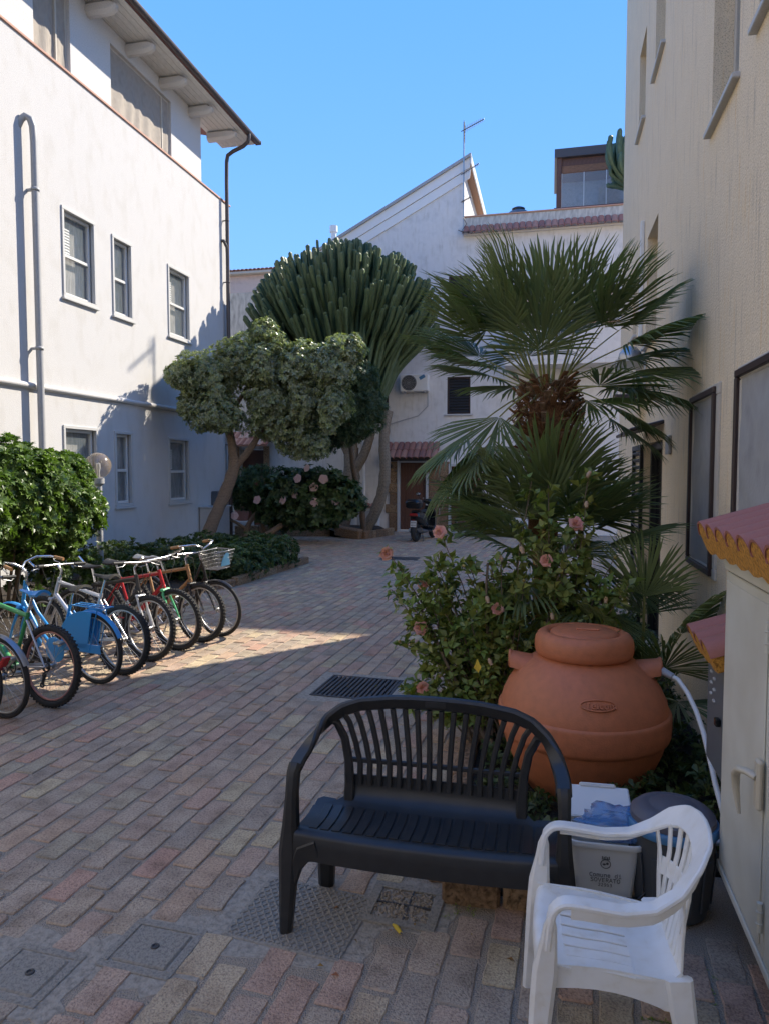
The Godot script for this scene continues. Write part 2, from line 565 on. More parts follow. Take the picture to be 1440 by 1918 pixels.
func leaf_mat(c: Color, rough: float) -> StandardMaterial3D:
	var m := mat(c, rough)
	m.vertex_color_use_as_albedo = true
	m.backlight_enabled = true
	m.backlight = Color(0.76, 0.82, 0.5)
	return m

# ---------------------------------------------------------------- scene
func _ready() -> void:
	var cam := Camera3D.new()
	cam.name = "camera"
	cam.fov = 71.62
	cam.near = 0.05
	cam.far = 400.0
	cam.position = Vector3(0, 1.9, 0)
	cam.rotation = Vector3(deg_to_rad(-3.313), deg_to_rad(13.1), 0)
	add_child(cam)
	cam.current = true
	var sky_mat := ProceduralSkyMaterial.new()
	sky_mat.sky_top_color = lin(0.034, 0.128, 0.385)
	sky_mat.sky_horizon_color = lin(0.13, 0.255, 0.45)
	sky_mat.sky_curve = 0.30
	sky_mat.ground_bottom_color = lin(0.22, 0.20, 0.18)
	sky_mat.ground_horizon_color = lin(0.45, 0.50, 0.55)
	sky_mat.sun_angle_max = 2.0
	sky_mat.energy_multiplier = 1.0
	var sky := Sky.new()
	sky.sky_material = sky_mat
	var env := Environment.new()
	env.background_mode = Environment.BG_SKY
	env.sky = sky
	env.tonemap_mode = Environment.TONE_MAPPER_LINEAR
	env.tonemap_exposure = 3.3
	env.sdfgi_enabled = true
	env.ssao_enabled = true
	env.ssil_enabled = true
	var we := WorldEnvironment.new()
	we.name = "world_environment"
	we.environment = env
	add_child(we)
	var sun := DirectionalLight3D.new()
	sun.name = "sun"
	sun.light_color = Color(1.0, 0.96, 0.89)
	sun.light_energy = 0.88
	sun.light_angular_distance = 0.5
	sun.shadow_enabled = true
	add_child(sun)
	var to_sun := Vector3(0.6225 * cos(deg_to_rad(38.0)), sin(deg_to_rad(38.0)), -0.7826 * cos(deg_to_rad(38.0)))
	sun.look_at_from_position(to_sun * 40.0, Vector3.ZERO, Vector3.UP)
	rng.seed = 20240607
	make_materials()
	ground()
	left_building()
	back_house()
	right_building()
	far_house()
	added_house_behind()
	planting_beds()
	left_trees()
	candelabra_cactus()
	back_shrubs()
	left_hedges()
	palms()
	front_hibiscus()
	ground_cover()
	water_jar()
	cabinets()
	plastic_bench()
	plastic_chair()
	bins()
	bicycles()
	scooter()
	small_things()
	litter()

# ---------------------------------------------------------------- ground and paving
const BRICK_TURN := 0.045
var lid_holes := []

func brick_mesh(variant: int) -> MB:
	var r := RandomNumberGenerator.new()
	r.seed = 500 + variant
	var b := MB.new()
	var hx := 0.0650 - r.randf() * 0.003
	var hz := 0.1280 - r.randf() * 0.005
	var poly := []
	var wear := 0.004 + 0.006 * r.randf()
	var cut := 0.006 + 0.012 * r.randf()
	var sides := [[Vector2(-hx, -hz), Vector2(hx, -hz), 3], [Vector2(hx, -hz), Vector2(hx, hz), 5], [Vector2(hx, hz), Vector2(-hx, hz), 3], [Vector2(-hx, hz), Vector2(-hx, -hz), 5]]
	for s in sides:
		var d: Vector2 = s[1] - s[0]
		var inward := Vector2(-d.y, d.x).normalized()
		for i in s[2]:
			var f: float = lerpf(cut / d.length(), 1.0 - cut / d.length(), float(i) / (s[2] - 1))
			poly.append(s[0] + d * f + inward * r.randf() * wear)
	b.prism(poly, -0.04, 0.0, 0.005)
	return b

func in_hole(p: Vector2) -> bool:
	for h in lid_holes:
		if p.x > h[0] and p.x < h[1] and p.y > h[2] and p.y < h[3]:
			return true
	return false

func ground() -> void:
	var g := MB.new()
	# one sheet with a real opening under the drain grating
	var gy := -0.006
	var hx := [-90.0, -1.925, -1.315, 90.0]
	var hz := [-130.0, -6.21, -5.65, 60.0]
	for i in 3:
		for j in 3:
			if i == 1 and j == 1:
				continue
			g.quad(Vector3(hx[i], gy, hz[j]), Vector3(hx[i + 1], gy, hz[j]), Vector3(hx[i + 1], gy, hz[j + 1]), Vector3(hx[i], gy, hz[j + 1]), Vector3.UP)
	for e in [[hx[1], hz[1], hx[2], hz[1], Vector3.BACK], [hx[1], hz[2], hx[2], hz[2], Vector3.FORWARD], [hx[1], hz[1], hx[1], hz[2], Vector3.RIGHT], [hx[2], hz[1], hx[2], hz[2], Vector3.LEFT]]:
		g.quad(Vector3(e[0], gy, e[1]), Vector3(e[2], gy, e[3]), Vector3(e[2], -0.5, e[3]), Vector3(e[0], -0.5, e[1]), e[4])
	g.quad(Vector3(hx[1], -0.5, hz[1]), Vector3(hx[2], -0.5, hz[1]), Vector3(hx[2], -0.5, hz[2]), Vector3(hx[1], -0.5, hz[2]), Vector3.UP)
	var base := struct("ground", g, M.mortar)
	# x0, x1, z0, z1 of what interrupts the bricks
	lid_holes = [
		[-2.04, -1.20, -6.33, -5.50],
		[-1.36, -0.67, -3.08, -2.50],
		[-0.80, -0.38, -3.14, -2.78],
		[-1.71, -1.31, -2.64, -2.26],
		[-2.15, -1.69, -2.41, -2.02],
		[-3.60, -2.70, -15.35, -14.75],
		[-0.42, 3.0, -12.0, -3.02],
		[-20.0, -5.42, -14.5, 3.0],
		[-5.6, -4.85, -14.2, -10.7]]
	var pav := Node3D.new()
	pav.name = "paving"
	pav.set_meta("kind", "structure")
	add_child(pav)
	var variants := []
	for i in 9:
		variants.append(brick_mesh(i).mesh())
	var far := MB.new()
	var spots := []
	var ct := cos(BRICK_TURN)
	var st := sin(BRICK_TURN)
	for i in range(-75, 30):
		for j in range(-90, 4):
			var u := i * 0.1405
			var w := (j + (0.5 if i % 2 != 0 else 0.0)) * 0.266
			var p := Vector2(u * ct - w * st, w * ct + u * st)
			if p.x < -9.2 or p.x > 1.1 or p.y < -22.0 or p.y > 0.4:
				continue
			if in_hole(p):
				continue
			if p.x < -7.0 and p.y > -14.0:
				continue
			spots.append([p.length() + absf(p.x + p.y * 0.23) * 0.35, p])
	spots.sort_custom(func(a, b): return a[0] < b[0])
	# bricks that the frame never shows (behind or beside the camera) are only a part of the joined field
	var count := 0
	var nz := FastNoiseLite.new()
	nz.seed = 5
	nz.frequency = 0.35
	for s in spots:
		var p: Vector2 = s[1]
		var bs := Basis(Vector3.UP, -BRICK_TURN + rng.randf_range(-0.018, 0.018)) * Basis(Vector3(1, 0, 0), rng.randf_range(-0.009, 0.009)) * Basis(Vector3(0, 0, 1), rng.randf_range(-0.014, 0.014))
		var y := rng.randf_range(-0.002, 0.0035)
		var at := Vector3(p.x + rng.randf_range(-0.004, 0.004), y, p.y + rng.randf_range(-0.006, 0.006))
		var depth := -(at.x * -0.2266 + at.z * 0.974)
		depth = at.x * -0.2266 - at.z * 0.974
		var side := at.x * 0.974 - at.z * 0.2266
		var inview := depth > 1.95 and absf(side) < depth * 0.60
		var pick := rng.randi_range(0, 11)
		var greyer := nz.get_noise_2d(p.x, p.y)
		if rng.randf() < 0.45:
			pick = [5, 6, 8, 11, 1][rng.randi_range(0, 4)] if greyer > 0.0 else [0, 1, 3, 6, 9][rng.randi_range(0, 4)]
		if count < 298 and inview:
			part(pav, "brick", variants[rng.randi_range(0, 8)], brick_mats[pick], at, bs)
			count += 1
		else:
			var q: Array = M.tones[pick]
			var k := rng.randf_range(0.92, 1.1)
			far.col = Color(q[0] * k * 1.9, q[1] * k * 1.77, q[2] * k * 1.52)
			var bx := 0.0635
			var bz := 0.1265
			var t := 0.005
			var cs := []
			for e in [[-1, -1], [1, -1], [1, 1], [-1, 1]]:
				cs.append([at + bs * Vector3(e[0] * bx, -0.03, e[1] * bz), at + bs * Vector3(e[0] * bx, -t, e[1] * bz), at + bs * Vector3(e[0] * (bx - t), 0, e[1] * (bz - t))])
			far.quad(cs[0][2], cs[1][2], cs[2][2], cs[3][2], Vector3.UP)
			for e in 4:
				var f := (e + 1) % 4
				var mid: Vector3 = (cs[e][0] + cs[f][0]) * 0.5 - at
				mid.y = 0
				far.quad(cs[e][1], cs[f][1], cs[f][2], cs[e][2], mid.normalized() + Vector3.UP)
				far.quad(cs[e][0], cs[f][0], cs[f][1], cs[e][1], mid)
	var fo := part(pav, "distant_bricks", far, brick_far)
	fo.set_meta("kind", "stuff")
	# cement collars round the covers
	var cm := MB.new()
	var cr := RandomNumberGenerator.new()
	cr.seed = 77
	for h in [[-2.05, -1.95, -6.34, -5.49], [-1.29, -1.19, -6.34, -5.49], [-1.955, -1.285, -6.34, -6.235], [-1.955, -1.285, -5.625, -5.49], [-1.37, -0.66, -3.09, -2.49], [-0.81, -0.37, -3.15, -2.77], [-1.74, -1.28, -2.68, -2.22], [-2.16, -1.66, -2.45, -2.0]]:
		var poly := []
		var cs := [Vector2(h[0], h[2]), Vector2(h[1], h[2]), Vector2(h[1], h[3]), Vector2(h[0], h[3])]
		for i in 4:
			var a: Vector2 = cs[i]
			var b: Vector2 = cs[(i + 1) % 4]
			for k in 8:
				var q := a.lerp(b, k / 8.0)
				var jit := 0.028 if h[3] - h[2] < 0.8 and h[1] - h[0] > 0.3 and h[3] - h[2] > 0.2 else 0.004
				poly.append(q + Vector2(cr.randf_range(-jit, jit), cr.randf_range(-jit, jit)))
		cm.prism(poly, -0.04, cr.randf_range(-0.0045, -0.002), 0.004)
	part(pav, "cement_collar", cm, M.cement)

# ---------------------------------------------------------------- walls with openings
# a wall in the plane across axis (0 = x, 2 = z); (s, y) rectangles are cut out; out is the sign of the outward normal; thick goes inwards
func wall(b: MB, axis: int, at: float, out: float, s0: float, s1: float, y0: float, y1: float, holes: Array, thick: float) -> void:
	var ss := [s0, s1]
	var ys := [y0, y1]
	for h in holes:
		ss.append_array([h[0], h[1]])
		ys.append_array([h[2], h[3]])
	ss.sort()
	ys.sort()
	var nn := Vector3(out, 0, 0) if axis == 0 else Vector3(0, 0, out)
	var P := func(s, y, d): return Vector3(at - out * d, y, s) if axis == 0 else Vector3(s, y, at - out * d)
	for i in ss.size() - 1:
		for j in ys.size() - 1:
			if ss[i + 1] - ss[i] < 0.0001 or ys[j + 1] - ys[j] < 0.0001:
				continue
			var cs: float = (ss[i] + ss[i + 1]) * 0.5
			var cy: float = (ys[j] + ys[j + 1]) * 0.5
			var open := false
			for h in holes:
				if cs > h[0] and cs < h[1] and cy > h[2] and cy < h[3]:
					open = true
			if open:
				continue
			for d in [0.0, thick]:
				b.quad(P.call(ss[i], ys[j], d), P.call(ss[i + 1], ys[j], d), P.call(ss[i + 1], ys[j + 1], d), P.call(ss[i], ys[j + 1], d), nn if d == 0.0 else -nn)
	var along := Vector3(0, 0, 1) if axis == 0 else Vector3(1, 0, 0)
	for h in holes:
		b.quad(P.call(h[0], h[2], 0.0), P.call(h[0], h[3], 0.0), P.call(h[0], h[3], thick), P.call(h[0], h[2], thick), along)
		b.quad(P.call(h[1], h[2], 0.0), P.call(h[1], h[3], 0.0), P.call(h[1], h[3], thick), P.call(h[1], h[2], thick), -along)
		b.quad(P.call(h[0], h[2], 0.0), P.call(h[1], h[2], 0.0), P.call(h[1], h[2], thick), P.call(h[0], h[2], thick), Vector3.UP)
		b.quad(P.call(h[0], h[3], 0.0), P.call(h[1], h[3], 0.0), P.call(h[1], h[3], thick), P.call(h[0], h[3], thick), Vector3.DOWN)
	b.quad(P.call(s0, y0, 0.0), P.call(s0, y1, 0.0), P.call(s0, y1, thick), P.call(s0, y0, thick), -along)
	b.quad(P.call(s1, y0, 0.0), P.call(s1, y1, 0.0), P.call(s1, y1, thick), P.call(s1, y0, thick), along)
	b.quad(P.call(s0, y1, 0.0), P.call(s1, y1, 0.0), P.call(s1, y1, thick), P.call(s0, y1, thick), Vector3.UP)

# four bars round an opening, seen along +x (axis 0) or +z (axis 2)
func surround(b: MB, axis: int, at: float, s0: float, s1: float, y0: float, y1: float, w: float, d: float, bev := 0.004) -> void:
	var Q := func(a: float, e: float, f: float, h: float):
		if axis == 0:
			b.bb(Vector3(at - d * 0.5, f, a), Vector3(at + d * 0.5, h, e), bev)
		else:
			b.bb(Vector3(a, f, at - d * 0.5), Vector3(e, h, at + d * 0.5), bev)
	Q.call(s0, s1, y1 - w, y1)
	Q.call(s0, s1, y0, y0 + w)
	Q.call(s0, s0 + w, y0 + w, y1 - w)
	Q.call(s1 - w, s1, y0 + w, y1 - w)

func pane(axis: int, at: float, s0: float, s1: float, y0: float, y1: float) -> MB:
	var b := MB.new()
	if axis == 0:
		b.quad(Vector3(at, y0, s0), Vector3(at, y0, s1), Vector3(at, y1, s1), Vector3(at, y1, s0), Vector3.RIGHT)
	else:
		b.quad(Vector3(s0, y0, at), Vector3(s1, y0, at), Vector3(s1, y1, at), Vector3(s0, y1, at), Vector3.BACK)
	return b

# ---------------------------------------------------------------- the white building on the left
func left_building() -> void:
	var X := -8.5
	var t := thing("white_building", "long white rendered building with grey drain pipe and beamed eaves beside the bicycles", "building", Vector3(X, 0, -9))
	var o := Vector3(-X, 0, 9)   # world to local
	var wins := [
		[-12.18, -11.25, 5.03, 6.60, "mid"], [-13.41, -12.74, 5.02, 6.57, "narrow"], [-15.83, -14.85, 5.0, 6.58, "mid"],
		[-12.12, -11.15, 1.2, 2.71, "low"], [-13.29, -12.69, 1.19, 2.69, "low"], [-15.70, -14.76, 1.17, 2.66, "low"]]
	var ups := [[-11.65, -10.70, 9.07, 10.42, ""], [-15.17, -12.87, 9.07, 10.31, ""]]
	var b := MB.new()
	wall(b, 0, X, 1.0, -18.1, 5.0, -0.3, 9.0, wins, 0.28)
	b.bb(Vector3(X - 9, -0.3, -18.1), Vector3(X - 0.281, 9.0, -17.8))
	b.bb(Vector3(X - 9, -0.3, 4.7), Vector3(X - 0.281, 9.0, 5.0))
	b.bb(Vector3(X - 9.3, -0.3, -18.1), Vector3(X - 9.001, 9.0, 5.0))
	b.bb(Vector3(X - 9, 8.7, -17.799), Vector3(X - 0.282, 8.98, 4.699))
	part(t, "wall", b, M.white_wall, o)
	b = MB.new()
	wall(b, 0, X - 0.03, 1.0, -16.6, 5.0, 9.06, 10.62, ups, 0.25)
	b.bb(Vector3(X - 8, 9.06, -16.6), Vector3(X - 0.281, 10.62, -16.3))
	b.bb(Vector3(X - 8.3, 9.06, -16.6), Vector3(X - 8.001, 12.9, 5.0))
	part(t, "upper_wall", b, M.white_smooth, o)
	b = MB.new()
	b.bb(Vector3(X - 0.36, 9.0, -18.14), Vector3(X + 0.03, 9.045, 5.0), 0.006)
	b.bb(Vector3(X - 9, 9.0, -18.14), Vector3(X - 0.361, 9.058, -17.78), 0.006)
	part(t, "coping", b, M.terracotta_trim, o)
	b = MB.new()
	b.tube([Vector3(X + 0.015, 3.32, 5.0), Vector3(X + 0.015, 3.33, -6), Vector3(X + 0.015, 3.325, -12), Vector3(X + 0.015, 3.33, -17.9)], 0.062, 8, true, 0.9)
	part(t, "string_course", b, M.white_wall, o)
	# windows
	for w in wins:
		var f := MB.new()
		surround(f, 0, X - 0.01, w[0] - 0.015, w[1] + 0.015, w[2] - 0.02, w[3] + 0.015, 0.06, 0.07, 0.006)
		var wn := part(t, "window", f, M.marble, o)
		f = MB.new()
		surround(f, 0, X - 0.09, w[0] + 0.046, w[1] - 0.046, w[2] + 0.041, w[3] - 0.046, 0.055, 0.05, 0.005)
		var ym: float = (w[2] + w[3]) * 0.5 - 0.03
		f.bb(Vector3(X - 0.112, ym - 0.028, w[0] + 0.102), Vector3(X - 0.06, ym + 0.028, w[1] - 0.102), 0.005)
		part(wn, "sash", f, M.alu)
		part(wn, "pane", pane(0, X - 0.1, w[0] + 0.1, w[1] - 0.1, ym + 0.028, w[3] - 0.1), M.glass)
		part(wn, "pane", pane(0, X - 0.1, w[0] + 0.1, w[1] - 0.1, w[2] + 0.095, ym - 0.028), M.glass)
		part(wn, "curtain", pane(0, X - 0.2, w[0], w[1], w[2], w[3]), M.curtain)
		if w[4] == "mid" or w[0] < -14.0:
			for k in 9:
				f = MB.new()
				f.box(Vector3(X - 0.15, ym + 0.08 + k * 0.052, w[1] - 0.26), Vector3(0.03, 0.036, 0.26), 0.004, Basis(Vector3(0, 0, 1), 0.5))
				part(wn, "blind_slat", f, M.blind)
		f = MB.new()
		f.bb(Vector3(X - 0.03, w[2] - 0.065, w[0] - 0.05), Vector3(X + 0.055, w[2] - 0.022, w[1] + 0.05), 0.006)
		part(wn, "sill", f, M.marble)
	for w in ups:
		var f := MB.new()
		surround(f, 0, X - 0.12, w[0], w[1], w[2], w[3], 0.05, 0.05, 0.004)
		var wn := part(t, "window", f, M.cream_trim, o)
		# a loose mosquito cloth hung in the opening
		var rows := []
		var rr := RandomNumberGenerator.new()
		rr.seed = int(w[0] * -100)
		for i in 9:
			var r := []
			for j in 41:
				var s: float = lerpf(w[0] + 0.05, w[1] - 0.05, j / 40.0)
				var fy := i / 8.0
				r.append(Vector3(X - 0.09 + 0.018 * sin(s * 17.0 + fy * 2.0 + sin(s * 5.0)) * (1.0 - fy * 0.6) + rr.randf_range(-0.004, 0.004), lerpf(w[2] + 0.01, w[3] - 0.05, fy), s))
			rows.append(r)
		f = MB.new()
		f.grid(rows, Vector3.RIGHT)
		part(wn, "net", f, M.net_beige)
		f = MB.new()
		f.bb(Vector3(X - 0.105, w[2] + 0.05, w[0] + 0.32), Vector3(X - 0.06, w[3] - 0.05, w[0] + 0.36), 0.003)
		part(wn, "mullion", f, M.cream_trim)
	# eaves
	for k in 7:
		b = MB.new()
		var x0 := X - 0.25 + k * 0.135
		b.bb(Vector3(x0, 10.625, -18.25), Vector3(x0 + 0.131, 10.645, 5.0), 0.004)
		part(t, "soffit_plank", b, M.soffit, o)
	b = MB.new()
	b.quad(Vector3(X + 0.72, 10.65, -18.3), Vector3(X + 0.72, 10.65, 5), Vector3(X - 8.6, 13.1, 5), Vector3(X - 8.6, 13.1, -18.3), Vector3.DOWN)
	b.quad(Vector3(X + 0.72, 10.77, -18.3), Vector3(X + 0.72, 10.77, 5), Vector3(X - 8.6, 13.22, 5), Vector3(X - 8.6, 13.22, -18.3), Vector3.UP)
	b.quad(Vector3(X + 0.72, 10.65, -18.3), Vector3(X + 0.72, 10.77, -18.3), Vector3(X + 0.72, 10.77, 5), Vector3(X + 0.72, 10.65, 5), Vector3.RIGHT)
	b.quad(Vector3(X + 0.72, 10.65, -18.3), Vector3(X + 0.72, 10.77, -18.3), Vector3(X - 8.6, 13.22, -18.3), Vector3(X - 8.6, 13.1, -18.3), Vector3.FORWARD)
	b.quad(Vector3(X - 8.6, 13.1, -18.3), Vector3(X - 8.6, 13.22, -18.3), Vector3(X - 8.6, 13.22, 5), Vector3(X - 8.6, 13.1, 5), Vector3.LEFT)
	part(t, "roof", b, M.tile_b, o)
	for k in 9:
		b = MB.new()
		var zc := -17.35 + k * 1.285
		var prof := [Vector3(X - 0.2, 10.50, zc), Vector3(X + 0.34, 10.50, zc), Vector3(X + 0.46, 10.505, zc), Vector3(X + 0.52, 10.52, zc), Vector3(X + 0.535, 10.55, zc)]
		b.strap(prof, [Vector3.BACK, Vector3.BACK, Vector3.BACK, Vector3.BACK, Vector3.BACK], [Vector2(0.21, 0.24), Vector2(0.21, 0.24), Vector2(0.20, 0.22), Vector2(0.17, 0.17), Vector2(0.12, 0.1)])
		part(t, "roof_beam", b, M.white_smooth, o)
	b = MB.new()
	var gx := X + 0.76
	var rows := []
	for i in 2:
		var r := []
		for j in 11:
			var a := PI * j / 10.0
			r.append(Vector3(gx - cos(a) * 0.075, 10.73 - sin(a) * 0.085, -18.35 if i == 0 else 5.0))
		rows.append(r)
	b.shell(rows, 0.006, Vector3.DOWN)
	b.bb(Vector3(gx - 0.075, 10.66, -18.33), Vector3(gx - 0.055, 10.78, 5.0))
	b.bb(Vector3(gx - 0.08, 10.65, -18.36), Vector3(gx + 0.08, 10.74, -18.345))
	part(t, "gutter", b, M.dark_brown, o)
	b = MB.new()
	b.tube([Vector3(gx, 10.66, -17.72), Vector3(gx, 10.56, -17.72), Vector3(gx - 0.03, 10.46, -17.72), Vector3(gx - 0.16, 10.36, -17.72), Vector3(gx - 0.45, 10.26, -17.72), Vector3(gx - 0.60, 10.17, -17.72), Vector3(X + 0.13, 10.02, -17.72), Vector3(X + 0.12, 9.5, -17.72), Vector3(X + 0.12, 4.0, -17.72), Vector3(X + 0.12, 0.0, -17.72)], 0.05, 10)
	b.tube([Vector3(X - 0.1, 7.95, -17.60), Vector3(X + 0.06, 7.95, -17.62), Vector3(X + 0.115, 7.8, -17.70), Vector3(X + 0.12, 7.5, -17.72)], 0.045, 10)
	part(t, "downpipe", b, M.dark_brown, o)
	for y in [8.5, 6.9, 5.0, 2.6, 0.8]:
		b = MB.new()
		b.torus(Vector3(X + 0.12, y, -17.72), Vector3.UP, 0.053, 0.008, 16, 6, 2.0)
		b.bb(Vector3(X - 0.02, y - 0.012, -17.735), Vector3(X + 0.07, y + 0.012, -17.705))
		part(t, "pipe_bracket", b, M.dark_brown, o)
	# grey soil pipe with its goose neck
	b = MB.new()
	b.tube([Vector3(X - 0.05, 7.52, -10.28), Vector3(X + 0.0, 7.64, -10.30), Vector3(X + 0.06, 7.70, -10.33), Vector3(X + 0.12, 7.67, -10.37), Vector3(X + 0.145, 7.55, -10.40), Vector3(X + 0.15, 7.3, -10.41), Vector3(X + 0.15, 3.9, -10.41), Vector3(X + 0.15, 0.0, -10.42)], 0.058, 14)
	part(t, "soil_pipe", b, M.grey_pipe, o)
	for y in [3.95, 6.55]:
		b = MB.new()
		b.torus(Vector3(X + 0.15, y, -10.41), Vector3.UP, 0.06, 0.011, 18, 6, 3.0)
		b.bb(Vector3(X - 0.02, y - 0.02, -10.43), Vector3(X + 0.09, y + 0.02, -10.39))
		part(t, "pipe_bracket", b, M.grey_pipe, o)
	b = MB.new()
	b.box(Vector3(X + 0.05, 10.05, -17.55), Vector3(0.12, 0.2, 0.16), 0.03)
	# meter cupboards against the wall foot
	var e := thing("meter_cupboard", "tall grey meter cupboard against the far end of white building", "cupboard", Vector3(X + 0.2, 0, -16.65))
	b = MB.new()
	b.bb(Vector3(-0.18, 0, -0.5), Vector3(0.16, 0.97, 0.5), 0.01)
	b.bb(Vector3(-0.19, 0.972, -0.53), Vector3(0.2, 1.01, 0.53), 0.008)
	part(e, "body", b, M.marble)
	b = MB.new()
	b.bb(Vector3(0.161, 0.06, -0.46), Vector3(0.175, 0.93, 0.46), 0.004)
	part(e, "door", b, M.grey_pipe)
	e = thing("junction_box", "small dark junction box above the grey meter cupboard", "junction box", Vector3(X + 0.1, 1.015, -17.0))
	b = MB.new()
	b.bb(Vector3(-0.09, 0, -0.18), Vector3(0.09, 0.36, 0.18), 0.012)
	part(e, "body", b, M.grey_cabinet)
	b = MB.new()
	b.bb(Vector3(0.091, 0.03, -0.15), Vector3(0.102, 0.33, 0.15), 0.004)
	part(e, "cover", b, M.grey_cabinet)

# one barrel tile: a tapered half cylinder, length along +z, crown up
func barrel_tile(len: float, r0: float, r1: float, t := 0.012) -> ArrayMesh:
	var b := MB.new()
	var rows := []
	for i in 3:
		var f := i / 2.0
		var r := []
		for j in 7:
			var a := PI * j / 6.0
			var q := lerpf(r0, r1, f)
			r.append(Vector3(-cos(a) * q, sin(a) * q * 0.75, len * f))
		rows.append(r)
	b.shell(rows, t, Vector3.UP)
	return b.mesh()

# ---------------------------------------------------------------- the house across the end of the court
func back_house() -> void:
	var Z := -21.8
	var t := thing("gabled_house", "white house with steep gable roof and arched tile trim closing the courtyard", "house", Vector3(-3, 0, Z))
	var o := Vector3(3, 0, -Z)
	var W := {
		"low_a": [-5.75, -4.94, 3.53, 4.79], "up": [-3.08, -2.34, 6.60, 7.80], "low_b": [-3.11, -2.40, 3.64, 4.77],
		"door_a": [-4.59, -3.74, 0.05, 2.17], "door_b": [-2.98, -2.03, 0.05, 2.05], "balc_a": [-0.95, -0.25, 5.2, 7.35], "balc_b": [0.9, 1.75, 5.2, 7.35]}
	var b := MB.new()
	wall(b, 2, Z, 1.0, -9.0, 12.0, -0.3, 7.9, W.values(), 0.3)
	# gable field above
	var pr := [Vector3(-9, 7.9, Z), Vector3(-2.66, 7.9, Z), Vector3(-2.66, 11.15, Z), Vector3(-9, 7.93, Z)]
	b.quad(pr[0], pr[1], pr[2], pr[3], Vector3.BACK)
	b.quad(pr[0] + Vector3(0, 0, -0.3), pr[1] + Vector3(0, 0, -0.3), pr[2] + Vector3(0, 0, -0.3), pr[3] + Vector3(0, 0, -0.3), Vector3.FORWARD)
	b.quad(Vector3(-2.66, 7.9, Z), Vector3(-2.66, 11.15, Z), Vector3(-2.66, 11.15, Z - 7), Vector3(-2.66, 7.9, Z - 7), Vector3.RIGHT)
	b.quad(Vector3(-2.9, 7.9, Z - 0.3), Vector3(-2.9, 11.0, Z - 0.3), Vector3(-2.9, 11.0, Z - 7), Vector3(-2.9, 7.9, Z - 7), Vector3.LEFT)
	b.bb(Vector3(-9, -0.3, Z - 9), Vector3(12, 7.6, Z - 8.7))
	b.bb(Vector3(-9, -0.3, Z - 8.7), Vector3(-8.7, 7.8, Z - 0.301))
	b.bb(Vector3(11.7, -0.3, Z - 8.7), Vector3(12, 7.8, Z - 0.301))
	part(t, "wall", b, M.facade, o)
	b = MB.new()
	b.bb(Vector3(-2.659, 7.9, Z - 0.28), Vector3(12, 9.5, Z - 0.001))
	b.bb(Vector3(-2.659, 9.2, Z - 9), Vector3(12, 9.3, Z - 0.281))
	part(t, "parapet", b, M.facade, o)
	b = MB.new()
	b.bb(Vector3(-2.62, 9.215, Z), Vector3(12, 9.49, Z + 0.012), 0.004)
	part(t, "weathered_band", b, M.weathered, o)
	b = MB.new()
	b.bb(Vector3(-2.64, 9.5, Z - 0.32), Vector3(12, 9.54, Z + 0.04), 0.008)
	part(t, "coping", b, M.terracotta_trim, o)
	# storey out of sight behind the cream building: it throws the shade that ends at the bicycles
	b = MB.new()
	b.bb(Vector3(3.6, 9.3, Z - 6.0), Vector3(16, 14.0, Z - 0.05))
	part(t, "upper_storey", b, M.facade, o)
	# roof: slab with white boards on the gable edge
	var k := 0.517
	var ry := func(x): return 11.35 + (x + 2.42) * k
	b = MB.new()
	var za := Z + 0.12
	var zb := Z - 7.2
	for dd in [[0.0, -0.09]]:
		var a1 := Vector3(-2.42, ry.call(-2.42), za)
		var a2 := Vector3(-9.4, ry.call(-9.4), za)
		var lo := Vector3(0, -0.09, 0)
		var bk := Vector3(0, 0, zb - za)
		b.quad(a1, a2, a2 + bk, a1 + bk, Vector3.UP)
		b.quad(a1 + lo, a2 + lo, a2 + bk + lo, a1 + bk + lo, Vector3.DOWN)
		b.quad(a1, a2, a2 + lo, a1 + lo, Vector3.BACK)
		b.quad(a1 + bk, a2 + bk, a2 + bk + lo, a1 + bk + lo, Vector3.FORWARD)
		b.quad(a1, a1 + bk, a1 + bk + lo, a1 + lo, Vector3.RIGHT)
		b.quad(a2, a2 + bk, a2 + bk + lo, a2 + lo, Vector3.LEFT)
	var roof := part(t, "roof", b, M.grey_pipe, o)
	for q in [[-0.095, -0.40, 0.06], [-0.405, -0.70, 0.035]]:
		b = MB.new()
		var p0 := Vector3(-2.43, ry.call(-2.43), 0)
		var p1 := Vector3(-9.35, ry.call(-9.35), 0)
		var z0 := Z + 0.003
		var z1: float = Z + q[2]
		var c := [p0 + Vector3(0, q[0], z1), p1 + Vector3(0, q[0], z1), p1 + Vector3(0, q[1], z1), p0 + Vector3(-0.03, q[1], z1)]
		b.quad(c[0], c[1], c[2], c[3], Vector3.BACK)
		for e in 4:
			var a: Vector3 = c[e]
			var d: Vector3 = c[(e + 1) % 4]
			var mid: Vector3 = (a + d) * 0.5 - (c[0] + c[2]) * 0.5
			b.quad(a, d, Vector3(d.x, d.y, z0), Vector3(a.x, a.y, z0), mid)
		part(roof, "gable_board", b, M.white_paint)
	b = MB.new()
	b.bb(Vector3(-2.655, 11.0, zb), Vector3(-2.44, 11.14, Z - 0.005), 0.01)
	part(roof, "verge_soffit", b, M.orange_wood)
	b = MB.new()
	b.bb(Vector3(-2.437, 11.02, zb), Vector3(-2.40, 11.26, Z + 0.12), 0.006)
	part(roof, "verge_board", b, M.white_paint)
	b = MB.new()
	b.lathe([Vector2(0, 9.85), Vector2(0.13, 9.85), Vector2(0.13, 9.65), Vector2(0.09, 9.63), Vector2(0.09, 8.6)], Vector3(-6.95, 0, Z - 0.8), 14)
	part(roof, "flue", b, M.white_paint)
